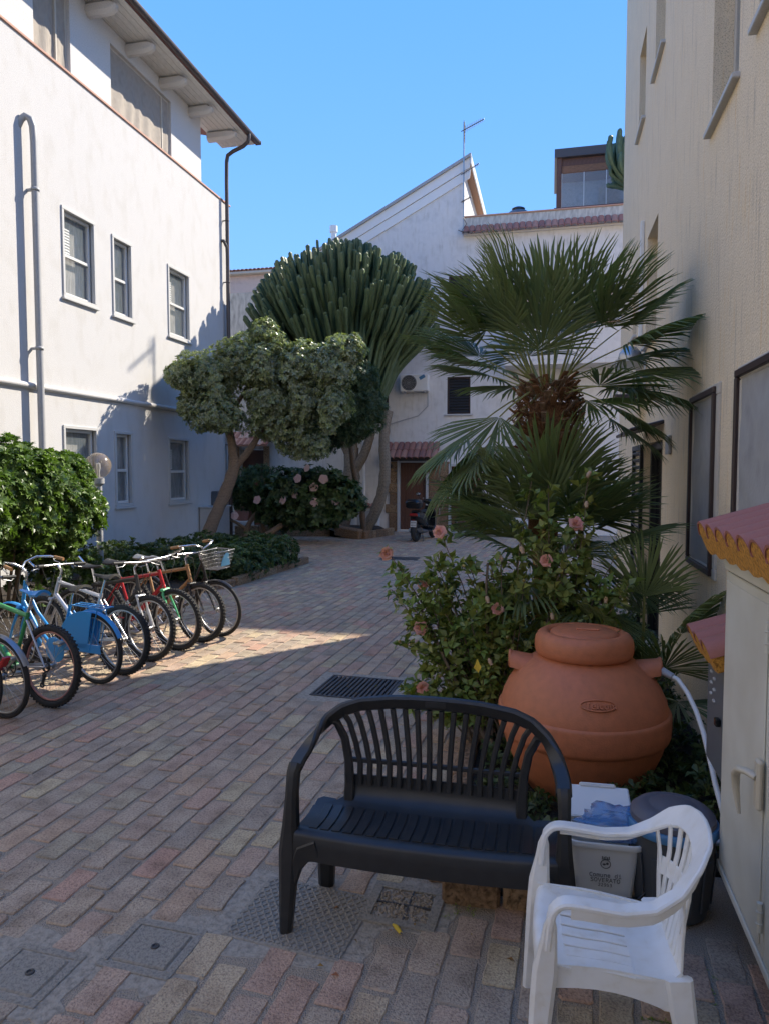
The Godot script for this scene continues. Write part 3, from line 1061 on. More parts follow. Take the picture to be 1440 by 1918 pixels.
	# windows
	for key in ["low_a", "up", "low_b", "balc_a", "balc_b"]:
		var h: Array = W[key]
		var f := MB.new()
		surround(f, 2, Z - 0.06, h[0] + 0.001, h[1] - 0.001, h[2] + 0.001, h[3] - 0.001, 0.05, 0.06, 0.004)
		var wn := part(t, "window", f, M.brown_frame, o)
		if key.begins_with("balc"):
			f = MB.new()
			f.bb(Vector3(h[0] + 0.05, h[2] + 0.05, Z - 0.08), Vector3(h[1] - 0.05, h[3] - 0.05, Z - 0.05), 0.004)
			part(wn, "shutter", f, M.pink_wall)
		else:
			var n := int((h[3] - h[2] - 0.1) / 0.085)
			for q in n:
				f = MB.new()
				f.box(Vector3((h[0] + h[1]) * 0.5, h[2] + 0.09 + q * 0.085, Z - 0.06), Vector3(h[1] - h[0] - 0.1, 0.012, 0.07), 0.002, Basis(Vector3.RIGHT, 0.75))
				part(wn, "shutter_slat", f, M.dark_shutter)
			part(wn, "backing", pane(2, Z - 0.11, h[0] + 0.04, h[1] - 0.04, h[2] + 0.04, h[3] - 0.04), M.dark_shutter)
		f = MB.new()
		f.bb(Vector3(h[0] - 0.08, h[2] - 0.05, Z - 0.02), Vector3(h[1] + 0.08, h[2] - 0.002, Z + 0.06), 0.006)
		part(wn, "sill", f, M.marble)
	# balcony behind the palm
	b = MB.new()
	b.bb(Vector3(-1.35, 4.92, Z + 0.002), Vector3(2.6, 5.06, Z + 0.9), 0.01)
	var bal := part(t, "balcony", b, M.facade, o)
	b = MB.new()
	b.bb(Vector3(-1.35, 5.061, Z + 0.80), Vector3(2.6, 6.02, Z + 0.899))
	b.bb(Vector3(-1.35, 5.061, Z + 0.003), Vector3(-1.25, 6.02, Z + 0.799))
	part(bal, "balcony_wall", b, M.facade)
	b = MB.new()
	b.bb(Vector3(-1.39, 6.022, Z + 0.76), Vector3(2.62, 6.08, Z + 0.94), 0.008)
	part(bal, "balcony_coping", b, M.terracotta_trim)
	# tile trim under the parapet
	var bt := barrel_tile(0.30, 0.085, 0.10)
	var tilt := Basis(Vector3.RIGHT, 0.92)
	for i in 27:
		var m: Material = [M.tile_a, M.tile_b, M.tile_a, M.tile_c][rng.randi_range(0, 3)]
		part(t, "trim_tile", bt, m, o + Vector3(-2.56 + i * 0.185, 9.195 + rng.randf_range(-0.008, 0.008), Z + 0.05), tilt)
	b = MB.new()
	b.bb(Vector3(-2.65, 8.94, Z + 0.002), Vector3(2.45, 9.0, Z + 0.1), 0.02)
	part(t, "tile_bed", b, M.facade, o)
	# door with tufa quoins
	var blocks := [[-5.04, -4.66, 1.90, 2.19], [-4.88, -4.66, 1.51, 1.895], [-5.04, -4.66, 1.22, 1.505], [-4.90, -4.66, 0.86, 1.215], [-5.03, -4.66, 0.58, 0.855], [-4.92, -4.66, 0.0, 0.575],
		[-3.67, -3.32, 1.55, 2.19], [-3.315, -3.02, 1.72, 2.19], [-3.67, -3.30, 1.10, 1.545], [-3.295, -3.02, 1.25, 1.715], [-3.67, -3.34, 0.55, 1.095], [-3.335, -3.02, 0.75, 1.245], [-3.67, -3.31, 0.0, 0.545], [-3.305, -3.02, 0.0, 0.745]]
	for q in blocks:
		b = MB.new()
		b.bb(Vector3(q[0], q[2] + 0.004, Z + 0.004), Vector3(q[1], q[3], Z + 0.05 + rng.randf() * 0.02), 0.012)
		part(t, "stone_block", b, [M.tufa, M.tufa2][rng.randi_range(0, 1)], o)
	for dd in ["door_a", "door_b"]:
		var h: Array = W[dd]
		b = MB.new()
		b.bb(Vector3(h[0] - 0.065, 0.0, Z - 0.1), Vector3(h[0] + 0.012, h[3] + 0.06, Z + 0.09), 0.006)
		b.bb(Vector3(h[1] - 0.012, 0.0, Z - 0.1), Vector3(h[1] + 0.065, h[3] + 0.06, Z + 0.09), 0.006)
		b.bb(Vector3(h[0] + 0.013, h[3] - 0.012, Z - 0.1), Vector3(h[1] - 0.013, h[3] + 0.06, Z + 0.089), 0.006)
		b.bb(Vector3(h[0] - 0.07, -0.02, Z - 0.05), Vector3(h[1] + 0.07, 0.055, Z + 0.13), 0.008)
		part(t, "door_frame", b, M.marble, o)
		b = MB.new()
		b.bb(Vector3(h[0] + 0.013, 0.056, Z - 0.12), Vector3(h[1] - 0.013, h[3] - 0.013, Z - 0.06))
		var door := part(t, "door", b, M.door_wood, o)
		for q in 9:
			var w: float = (h[1] - h[0] - 0.05) / 9.0
			b = MB.new()
			b.bb(Vector3(h[0] + 0.025 + q * w, 0.07, Z - 0.059), Vector3(h[0] + 0.021 + (q + 1) * w, h[3] - 0.03, Z - 0.035), 0.006)
			part(door, "board", b, M.door_wood)
		b = MB.new()
		b.ball(Vector3(h[1] - 0.1, 1.05, Z - 0.01), Vector3(0.03, 0.03, 0.03), 10, 6)
		part(door, "handle", b, M.steel)
	# tiled canopy over the door
	b = MB.new()
	var slope := Basis(Vector3.RIGHT, 0.57)
	b.box(Vector3(-4.15, 2.50, Z + 0.36), Vector3(1.66, 0.05, 0.86), 0.01, slope)
	b.bb(Vector3(-4.95, 2.20, Z + 0.004), Vector3(-3.35, 2.30, Z + 0.09), 0.01)
	var can := part(t, "canopy", b, M.dark_brown, o)
	for x in [-4.85, -3.45]:
		b = MB.new()
		b.bar(Vector3(x, 2.02, Z + 0.02), Vector3(x, 2.27, Z + 0.6), 0.07, 0.08, Vector3.UP, 0.01)
		part(can, "bracket", b, M.dark_brown)
	var ct := barrel_tile(0.46, 0.088, 0.105)
	for i in 9:
		for j in 2:
			var m: Material = [M.tile_a, M.tile_b, M.tile_b, M.tile_c][rng.randi_range(0, 3)]
			part(can, "canopy_tile", ct, m, Vector3(-4.89 + i * 0.186, 2.745 - j * 0.235 + 0.012 * (1 - j), Z + 0.02 + j * 0.38), slope)
	# niche for the meters with its own tiles
	var mt := thing("meter_niche", "low white meter box with small terracotta tile cap left of the wooden door", "meter box", Vector3(-5.6, 0, Z + 0.14))
	b = MB.new()
	b.bb(Vector3(-0.38, 0, -0.135), Vector3(0.38, 0.76, 0.12), 0.01)
	part(mt, "body", b, M.facade)
	b = MB.new()
	b.bb(Vector3(-0.29, 0.12, 0.121), Vector3(0.29, 0.66, 0.135), 0.004)
	part(mt, "door", b, M.grey_pipe)
	var st := barrel_tile(0.34, 0.07, 0.085)
	for i in 5:
		part(mt, "tile", st, [M.tile_a, M.tile_c][i % 2], Vector3(-0.33 + i * 0.165, 0.84, -0.12), Basis(Vector3.RIGHT, 0.3))
	# drain pipe and a sagging cable
	b = MB.new()
	b.tube([Vector3(-5.72, 0.95, Z + 0.05), Vector3(-5.72, 3.2, Z + 0.05)], 0.04, 10)
	part(t, "drain_pipe", b, M.white_paint, o)
	b = MB.new()
	b.tube([Vector3(-5.7, 3.18, Z + 0.06), Vector3(-5.3, 3.2, Z + 0.05), Vector3(-4.7, 3.42, Z + 0.05), Vector3(-4.0, 3.6, Z + 0.05), Vector3(-3.7, 3.9, Z + 0.05), Vector3(-3.7, 4.35, Z + 0.06)], 0.012, 6)
	b.tube([Vector3(-2.0, 8.9, Z + 0.03), Vector3(-2.0, 7.6, Z + 0.03)], 0.012, 6)
	part(t, "cable", b, M.grey_pipe, o)
	# air conditioner
	var ac := thing("air_conditioner", "white outdoor air conditioner with dark round fan high on the gabled house", "air conditioner", Vector3(-4.08, 4.33, Z + 0.16))
	b = MB.new()
	b.bb(Vector3(-0.43, 0, -0.14), Vector3(0.43, 0.52, 0.16), 0.02)
	part(ac, "casing", b, M.white_paint)
	b = MB.new()
	b.lathe([Vector2(0, 0.004), Vector2(0.205, 0.004), Vector2(0.22, 0.012), Vector2(0.235, 0.0)], Vector3(-0.16, 0.26, 0.16), 26, Basis(Vector3.RIGHT, PI / 2))
	var fan := part(ac, "fan_opening", b, M.grey_plastic)
	b = MB.new()
	for r in [0.06, 0.11, 0.16, 0.21]:
		b.torus(Vector3(-0.16, 0.26, 0.178), Vector3.BACK, r, 0.004, 26, 5)
	for q in 6:
		var a := PI * q / 6.0
		b.bar(Vector3(-0.16 - cos(a) * 0.22, 0.26 - sin(a) * 0.22, 0.174), Vector3(-0.16 + cos(a) * 0.22, 0.26 + sin(a) * 0.22, 0.174), 0.005, 0.005, Vector3.BACK)
	part(fan, "guard", b, M.grey_pipe)
	b = MB.new()
	b.box(Vector3(0.25, 0.42, 0.163), Vector3(0.18, 0.10, 0.004), 0.0, Basis(Vector3.BACK, 0.5))
	part(ac, "blue_label", b, M.blue_rim)
	for x in [-0.3, 0.3]:
		b = MB.new()
		b.bb(Vector3(x - 0.02, -0.035, -0.155), Vector3(x + 0.02, -0.002, 0.17), 0.004)
		part(ac, "bracket", b, M.grey_pipe)
	# aerials
	var an := thing("aerial_mast", "thin rooftop mast with three television aerials beside the gable", "antenna", Vector3(-2.62, 8.93, Z + 0.2))
	b = MB.new()
	b.tube([Vector3(0, 0, 0), Vector3(0, 3.28, 0)], 0.022, 8)
	b.bar(Vector3(0, 0.15, 0), Vector3(0, 0.15, -0.2), 0.02, 0.02)
	b.bar(Vector3(0, 1.2, 0), Vector3(0, 1.2, -0.2), 0.02, 0.02)
	part(an, "mast", b, M.steel)
	for q in [[3.0, 0.75, 10, 0.4, 0.25], [1.75, 0.62, 8, 0.3, 0.35], [0.95, 0.35, 6, 0.22, 0.3]]:
		b = MB.new()
		var d := Vector3(0.95, q[4], 0.3).normalized()
		var a := Vector3(-0.08, q[0], 0.03)
		b.bar(a, a + d * q[1], 0.018, 0.018)
		for i in q[2]:
			var p: Vector3 = a + d * (q[1] * (0.18 + 0.82 * i / q[2]))
			b.bar(p - Vector3(0, q[3] * 0.5 * (1.0 - 0.05 * i), 0) * 0.5, p + Vector3(0, q[3] * 0.5 * (1.0 - 0.05 * i), 0) * 0.5, 0.007, 0.007, Vector3.RIGHT)
			b.bar(p - Vector3(-0.3, 0, 0.95) * q[3] * 0.28, p + Vector3(-0.3, 0, 0.95) * q[3] * 0.28, 0.007, 0.007)
		if q[0] > 2.5:
			for i in 7:
				b.bar(a + Vector3(0.1, -0.3 + i * 0.09, -0.12), a + Vector3(0.1, -0.3 + i * 0.09, 0.16), 0.006, 0.006)
			for i in 5:
				b.bar(a + Vector3(0.1, -0.3, -0.12 + i * 0.07), a + Vector3(0.1, 0.25, -0.12 + i * 0.07), 0.006, 0.006, Vector3.RIGHT)
		part(an, "aerial", b, M.dark_brown)
	b = MB.new()
	b.tube([Vector3(0.0, 0.5, 0.02), Vector3(0.1, 0.3, 0.05), Vector3(-0.05, 0.1, 0.06), Vector3(0.25, 0.02, 0.06), Vector3(0.5, 0.3, -0.1)], 0.012, 6)
	b.tube([Vector3(-0.15, 0.15, 0.02), Vector3(0.0, 0.05, 0.1), Vector3(0.4, 0.1, 0.05)], 0.012, 6)
	part(an, "cable", b, M.dark_brown)
	# glazed room on the roof terrace
	var gz := Z - 2.7
	var r := thing("roof_veranda", "glazed rooftop veranda with brown timber roof above the tile trim", "veranda", Vector3(1.5, 9.3, gz))
	b = MB.new()
	b.bb(Vector3(-1.5, 2.78, -3), Vector3(2.6, 3.06, 0.12), 0.01)
	part(r, "roof", b, M.dark_brown)
	b = MB.new()
	b.bb(Vector3(-1.27, 2.30, -0.06), Vector3(2.6, 2.53, 0.02), 0.01)
	part(r, "lintel", b, M.orange_wood)
	b = MB.new()
	b.bb(Vector3(-1.27, 2.535, -0.05), Vector3(2.6, 2.775, -0.01), 0.006)
	part(r, "head_board", b, M.door_wood)
	for x in [-1.43, 2.5]:
		b = MB.new()
		b.bb(Vector3(x, 0.0, -0.08), Vector3(x + 0.16, 2.777, 0.06), 0.01)
		part(r, "post", b, M.door_wood)
	b = MB.new()
	b.bb(Vector3(-1.5, 1.10, -0.1), Vector3(2.6, 1.2, 0.08), 0.01)
	b.bb(Vector3(-1.5, 0.0, -0.06), Vector3(2.6, 1.099, 0.04))
	part(r, "sill_rail", b, M.door_wood)
	for i in 5:
		var x := -1.26 + i * 0.70
		part(r, "pane", pane(2, 0.0, x + 0.015, x + 0.685, 1.21, 2.295), M.glass)
		b = MB.new()
		b.bb(Vector3(x - 0.012, 1.205, -0.015), Vector3(x + 0.012, 2.298, 0.015))
		part(r, "glazing_bar", b, M.alu)
	b = MB.new()
	b.bb(Vector3(-1.27, 1.2, -2.95), Vector3(2.6, 2.7, -2.9))
	b.bb(Vector3(-1.27, 0.0, -2.9), Vector3(2.6, 0.05, -0.1))
	part(r, "back_wall", b, M.weathered)
	b = MB.new()
	b.bb(Vector3(-1.27, 1.22, -0.55), Vector3(2.5, 2.2, -0.53))
	part(r, "roller_blind", b, M.net)
	# water tank
	var wt := thing("water_tank", "domed blue grey water tank with dark cap on the roof terrace", "water tank", Vector3(-1.15, 9.3, gz))
	b = MB.new()
	b.lathe([Vector2(0.46, 0), Vector2(0.48, 0.5), Vector2(0.47, 0.95), Vector2(0.42, 1.08), Vector2(0.3, 1.18), Vector2(0.2, 1.21)], Vector3.ZERO, 26)
	part(wt, "tank", b, M.grey_cabinet)
	b = MB.new()
	b.lathe([Vector2(0.2, 1.19), Vector2(0.22, 1.21), Vector2(0.22, 1.29), Vector2(0.15, 1.33), Vector2(0, 1.34)], Vector3.ZERO, 20)
	part(wt, "cap", b, M.gloss_black)
	# low annexe on the left with a tiled porch, seen between the trunks
	var ax := thing("annexe", "weathered annexe with a tiled porch over a dark doorway behind the tree trunk", "building", Vector3(-11, 0, Z))
	b = MB.new()
	wall(b, 2, Z + 0.02, 1.0, -14.0, -9.002, -0.3, 7.68, [[-9.95, -9.10, 0.05, 2.6]], 0.3)
	part(ax, "wall", b, M.weathered, Vector3(11, 0, -Z))
	b = MB.new()
	b.bb(Vector3(-14, -0.3, Z - 6), Vector3(-9.003, 7.68, Z - 5.7))
	part(ax, "rear_wall", b, M.weathered, Vector3(11, 0, -Z))
	b = MB.new()
	b.bb(Vector3(-9.94, 0.06, Z - 0.25), Vector3(-9.11, 2.59, Z - 0.2))
	part(ax, "door", b, M.door_wood, Vector3(11, 0, -Z))
	b = MB.new()
	b.box(Vector3(-9.75, 2.93, Z + 0.42), Vector3(2.1, 0.06, 0.95), 0.01, Basis(Vector3.RIGHT, 0.5))
	var pc := part(ax, "porch_roof", b, M.terracotta_trim, Vector3(11, 0, -Z))
	for i in 11:
		for j in 2:
			part(pc, "porch_tile", ct, [M.tile_a, M.tile_c, M.pink_wall][rng.randi_range(0, 2)], Vector3(-10.68 + i * 0.19, 3.13 - j * 0.23, Z + 0.03 + j * 0.4), Basis(Vector3.RIGHT, 0.5))
	b = MB.new()
	b.bb(Vector3(-10.1, 0.0, Z + 0.021), Vector3(-9.96, 2.7, Z + 0.1), 0.01)
	b.bb(Vector3(-9.09, 0.0, Z + 0.021), Vector3(-8.9, 2.7, Z + 0.1), 0.01)
	part(ax, "door_jamb", b, M.tufa, Vector3(11, 0, -Z))
	# potted cactus on the terrace, half hidden by the cream wall
	var pcx := thing("terrace_cactus", "clump of green cactus stems hanging over the roof terrace by cream wall", "cactus", Vector3(2.15, 9.3, Z - 0.9))
	b = MB.new()
	b.lathe([Vector2(0, 0), Vector2(0.22, 0), Vector2(0.3, 0.5), Vector2(0.33, 0.52), Vector2(0.33, 0.58), Vector2(0.27, 0.58), Vector2(0.26, 0.5), Vector2(0, 0.5)], Vector3(0.35, 0.25, 0), 20)
	part(pcx, "pot", b, M.terracotta_trim)
	for i in 26:
		var a := rng.randf_range(-1.0, 1.0)
		var hgt := rng.randf_range(1.2, 2.75)
		var out := rng.randf_range(0.15, 0.95)
		var p0 := Vector3(0.35, 0.75, 0)
		var p3 := Vector3(0.35 - out, hgt, rng.randf_range(-0.35, 0.35) + a * 0.1)
		b = MB.new()
		cactus_arm(b, [p0, Vector3(0.25 - out * 0.6, 0.9 + hgt * 0.18, p3.z * 0.6), Vector3(p3.x - 0.02, lerpf(1.1, hgt, 0.55), p3.z), p3], 0.075, 5)
		part(pcx, "stem", b, M.cactus)

# ribbed succulent stem along a path
func cactus_arm(b: MB, path: Array, r: float, ribs := 5) -> void:
	var cv := Curve3D.new()
	for i in path.size():
		var tn: Vector3 = (path[mini(i + 1, path.size() - 1)] - path[maxi(i - 1, 0)]) * 0.22
		cv.add_point(path[i], -tn, tn)
	cv.bake_interval = 0.05
	var L := cv.get_baked_length()
	var n := maxi(8, int(L / 0.19)) + 3
	var sides := ribs * 2
	var base := b.v.size()
	var last := Vector3.ZERO
	var ph := rng.randf() * TAU
	for i in n + 1:
		var s: float = (L - r * 1.1) * i / (n - 3) if i <= n - 3 else L - r * [0.62, 0.25, 0.03][i - n + 2]
		var p := cv.sample_baked(s)
		var t := (cv.sample_baked(minf(s + 0.03, L)) - cv.sample_baked(maxf(s - 0.03, 0))).normalized()
		var x: Vector3
		if i == 0:
			x = t.cross(Vector3(0.3, 0.1, 1)).normalized()
		else:
			x = (last - t * last.dot(t)).normalized()
		last = x
		var y := x.cross(t)
		var fade := 1.0
		var d_end := L - s
		if d_end < r * 1.1:
			var e := 1.0 - d_end / (r * 1.1)
			fade = sqrt(maxf(0.0, 1.0 - e * e))
		var swell := 1.0 + 0.10 * sin(s * 9.0 + ph) + 0.06 * sin(s * 23.0 + ph * 2.0)
		for k in sides:
			var a := TAU * k / sides + ph
			var rr := r * fade * swell * (1.12 if k % 2 == 0 else 0.66)
			var dd := x * cos(a) + y * sin(a)
			b.vert(p + dd * rr, (dd + t * (0.0 if fade > 0.98 else 1.0 - fade)).normalized())
	for i in n:
		for k in sides:
			var a0 := base + i * sides + k
			var a1 := base + i * sides + (k + 1) % sides
			b.idx(a0, a1, a1 + sides)
			b.idx(a0, a1 + sides, a0 + sides)

# ---------------------------------------------------------------- the cream building on the right
func right_building() -> void:
	var X := 1.04
	var t := thing("cream_building", "tall cream roughcast building with streaked wall along the right side", "building", Vector3(X, 0, -4))
	var o := Vector3(-X, 0, 4)
	var wins := [[-5.36, -4.64, 4.21, 5.70], [-8.34, -7.65, 6.11, 7.60], [-9.80, -9.15, 6.10, 7.14], [-4.23, -3.50, 4.25, 5.70], [-8.67, -7.85, 3.30, 4.53], [-10.03, -9.60, 3.62, 4.47]]
	var screens := [[-5.72, -4.92, 1.217, 2.44], [-4.385, -3.58, 1.21, 2.465]]
	var holes := wins.duplicate()
	holes.append([-8.53, -7.22, 0.02, 2.2])
	for s in screens:
		holes.append([s[0] + 0.06, s[1] - 0.06, s[2] + 0.06, s[3] - 0.06])
	var b := MB.new()
	wall(b, 0, X, -1.0, -11.7, 1.3, -0.3, 13.2, holes, 0.22)
	b.bb(Vector3(X + 0.221, -0.3, -11.7), Vector3(X + 9, 13.2, -11.45))
	b.bb(Vector3(X + 0.221, -0.3, 1.05), Vector3(X + 9, 13.2, 1.3))
	b.bb(Vector3(X + 8.7, -0.3, -11.449), Vector3(X + 9, 13.2, 1.049))
	b.bb(Vector3(X + 0.222, 13.0, -11.448), Vector3(X + 8.699, 13.19, 1.048))
	part(t, "wall", b, M.cream_wall, o)
	for w in wins:
		var f := MB.new()
		surround(f, 0, X + 0.15, w[0] + 0.002, w[1] - 0.002, w[2] + 0.002, w[3] - 0.002, 0.055, 0.05, 0.004)
		f.bb(Vector3(X + 0.135, w[2] + 0.06, (w[0] + w[1]) * 0.5 - 0.025), Vector3(X + 0.17, w[3] - 0.06, (w[0] + w[1]) * 0.5 + 0.025))
		var wn := part(t, "window", f, M.cream_trim, o)
		part(wn, "pane", pane(0, X + 0.155, w[0] + 0.05, w[1] - 0.05, w[2] + 0.05, w[3] - 0.05), M.glass)
		part(wn, "curtain", pane(0, X + 0.3, w[0] - 0.1, w[1] + 0.1, w[2] - 0.1, w[3] + 0.1), M.dark_shutter)
		f = MB.new()
		f.bb(Vector3(X - 0.045, w[2] - 0.032, w[0] - 0.04), Vector3(X + 0.125, w[2] + 0.0015, w[1] + 0.04), 0.005)
		part(wn, "sill", f, M.marble)
	for s in screens:
		var f := MB.new()
		surround(f, 0, X - 0.02, s[0], s[1], s[2], s[3], 0.042, 0.036, 0.005)
		var wn := part(t, "screened_window", f, M.brown_frame, o)
		var rows := []
		for i in 17:
			var r := []
			for j in 9:
				var y: float = lerpf(s[2] + 0.03, s[3] - 0.03, i / 16.0)
				var z: float = lerpf(s[0] + 0.03, s[1] - 0.03, j / 8.0)
				r.append(Vector3(X - 0.012 + 0.006 * sin(y * 11.0 + z * 4.0) * sin(z * 9.0 + y), y, z))
			rows.append(r)
		f = MB.new()
		f.grid(rows, Vector3.LEFT)
		part(wn, "screen", f, M.net)
		f = MB.new()
		surround(f, 0, X - 0.002, s[0] - 0.01, s[1] + 0.075, s[2] - 0.02, s[3] + 0.02, 0.075, 0.03, 0.006)
		part(wn, "plaster_lining", f, M.cream_trim)
	# doorway with folded louvred shutter
	b = MB.new()
	surround(b, 0, X + 0.1, -8.528, -7.222, 0.022, 2.198, 0.07, 0.08, 0.005)
	var dr := part(t, "doorway", b, M.black_shutter, o)
	b = MB.new()
	b.bb(Vector3(X + 0.12, 0.09, -8.46), Vector3(X + 0.16, 2.13, -7.29))
	b.bb(Vector3(X + 0.09, 0.09, -7.9), Vector3(X + 0.119, 2.13, -7.84), 0.004)
	part(dr, "door", b, M.gloss_black)
	b = MB.new()
	surround(b, 0, X - 0.03, -9.36, -8.55, 0.05, 2.2, 0.06, 0.04, 0.004)
	var sh := part(t, "shutter", b, M.black_shutter, o)
	for i in 26:
		b = MB.new()
		b.box(Vector3(X - 0.035, 0.15 + i * 0.078, -8.955), Vector3(0.05, 0.012, 0.69), 0.002, Basis(Vector3(0, 0, 1), -0.7))
		part(sh, "slat", b, M.black_shutter)
	b = MB.new()
	b.box(Vector3(X - 0.15, 2.33, -7.9), Vector3(0.32, 0.035, 1.5), 0.008, Basis(Vector3(0, 0, 1), 0.25))
	part(t, "door_hood", b, M.dark_brown, o)
	b = MB.new()
	b.bb(Vector3(X - 0.045, 3.4, -9.0), Vector3(X - 0.003, 4.82, -8.93), 0.005)
	part(t, "cable_duct", b, M.white_paint, o)
	b = MB.new()
	b.bb(Vector3(X - 0.03, 2.05, -6.86), Vector3(X - 0.003, 2.215, -6.68), 0.005)
	part(t, "wall_vent", b, M.grey_pipe, o)
	# glass fronted showcase with a lamp on the wall
	var g := thing("wall_lantern_box", "glass fronted box with a domed lamp fixed to the cream wall behind palm", "wall lamp", Vector3(X, 2.72, -8.9))
	b = MB.new()
	b.bb(Vector3(-0.34, 0, -0.4), Vector3(-0.004, 0.05, 0.4), 0.008)
	part(g, "shelf", b, M.dark_brown)
	b = MB.new()
	for q in [[-0.33, -0.39], [-0.33, 0.37], [-0.03, -0.39], [-0.03, 0.37]]:
		b.bb(Vector3(q[0], 0.051, q[1]), Vector3(q[0] + 0.02, 0.42, q[1] + 0.02))
	b.bb(Vector3(-0.335, 0.42, -0.395), Vector3(-0.004, 0.44, 0.395))
	part(g, "frame", b, M.alu)
	part(g, "pane", pane(2, 0.385, -0.31, -0.03, 0.051, 0.42), M.glass)
	part(g, "pane", pane(0, -0.322, -0.37, 0.37, 0.051, 0.42), M.glass)
	b = MB.new()
	b.lathe([Vector2(0, 0.62), Vector2(0.07, 0.6), Vector2(0.12, 0.54), Vector2(0.135, 0.47), Vector2(0.13, 0.445)], Vector3(-0.16, 0, 0.2), 18)
	part(g, "lamp_dome", b, M.steel)

# ---------------------------------------------------------------- pink house far behind
func far_house() -> void:
	var t := thing("pink_house", "pink house with tiled eaves far behind the candelabra cactus", "house", Vector3(-14, 0, -31))
	var b := MB.new()
	b.bb(Vector3(-8, -0.3, -6), Vector3(3.2, 9.95, -0.5))
	part(t, "wall", b, M.pink_wall)
	b = MB.new()
	b.bb(Vector3(-8, 9.96, -6), Vector3(3.0, 11.0, -0.3), 0.02)
	part(t, "loggia_parapet", b, M.pink_wall)
	b = MB.new()
	b.bb(Vector3(-8, 11.0, -6.2), Vector3(3.3, 11.12, 0.0), 0.02)
	part(t, "eaves", b, M.cream_trim)
	var ct := barrel_tile(0.5, 0.1, 0.115)
	for i in 26:
		part(t, "eaves_tile", ct, [M.tile_a, M.tile_c][rng.randi_range(0, 1)], Vector3(-1.9 + i * 0.2, 11.2, -0.42), Basis(Vector3.RIGHT, 0.2))

# an unseen house added behind the viewer; its sunlit front fills the shaded court
func added_house_behind() -> void:
	var t := thing("added_fill_house", "unseen white house added behind the viewer to bounce sunlight into the court", "house", Vector3(-3, 0, 9))
	var b := MB.new()
	b.bb(Vector3(-14, -0.3, 0), Vector3(12, 11.5, 8))
	part(t, "wall", b, M.white_smooth)
	b = MB.new()
	b.bb(Vector3(-14.4, 11.501, -0.4), Vector3(12.4, 11.7, 8.4), 0.02)
	part(t, "roof", b, M.tile_a)
	for i in 6:
		for y in [1.0, 4.2, 7.4]:
			b = MB.new()
			b.bb(Vector3(-11.5 + i * 4, y, -0.05), Vector3(-10.3 + i * 4, y + 1.6, -0.002), 0.01)
			part(t, "shutter", b, M.dark_shutter)

# ---------------------------------------------------------------- leaves
func leaf(b: MB, p: Vector3, d: Vector3, up: Vector3, L: float, w: float, fold := 0.25, wide_at := 0.6, droop := 0.12) -> void:
	d = d.normalized()
	var x := d.cross(up).normalized()
	var n := x.cross(d).normalized()
	var mid := p + d * L * wide_at + n * L * 0.05
	var tip := p + d * L - n * L * droop
	var l := mid - x * w * 0.5 + n * w * fold
	var r := mid + x * w * 0.5 + n * w * fold
	var a := b.vert(p, n)
	var i1 := b.vert(l, (n + x * fold).normalized())
	var i2 := b.vert(mid, n)
	var i3 := b.vert(r, (n - x * fold).normalized())
	var i4 := b.vert(tip, n)
	b.idx(a, i1, i2)
	b.idx(a, i2, i3)
	b.idx(i1, i4, i2)
	b.idx(i2, i4, i3)

# a whorl of leaves round +y
func sprig(sd: int, count: int, L: float, w: float, spread: float, stem := 0.05, wide_at := 0.62) -> ArrayMesh:
	var r := RandomNumberGenerator.new()
	r.seed = sd
	var b := MB.new()
	for i in count:
		var a := i * 2.39996 + r.randf_range(-0.3, 0.3)
		var h := stem * (1.0 - float(i) / count)
		var e := spread * (0.35 + 0.75 * (1.0 - float(count - 1 - i) / count)) + r.randf_range(-0.15, 0.15)
		var d := Vector3(cos(a) * sin(e), cos(e), sin(a) * sin(e))
		var k := r.randf_range(0.8, 1.12)
		var q := r.randf_range(0.82, 1.15)
		b.col = Color(q, q, q * r.randf_range(0.8, 1.0))
		var up := Vector3.UP - d * d.y
		if up.length() < 0.1:
			up = Vector3(cos(a), 0, sin(a)) * -1.0
		leaf(b, Vector3(0, -h, 0) + d * 0.008, d, up, L * k, w * k, 0.22, wide_at, r.randf_range(0.02, 0.2))
	return b.mesh()

func scatter(parent: Node3D, called: String, m: Mesh, material: Material, places: Array, stuff := true) -> MultiMeshInstance3D:
	var mm := MultiMesh.new()
	mm.transform_format = MultiMesh.TRANSFORM_3D
	mm.use_colors = true
	mm.mesh = m
	mm.instance_count = places.size()
	for i in places.size():
		mm.set_instance_transform(i, places[i][0])
		mm.set_instance_color(i, places[i][1])
	var o := MultiMeshInstance3D.new()
	o.name = called
	o.multimesh = mm
	o.material_override = material
	parent.add_child(o, true)
	if stuff:
		o.set_meta("kind", "stuff")
	return o

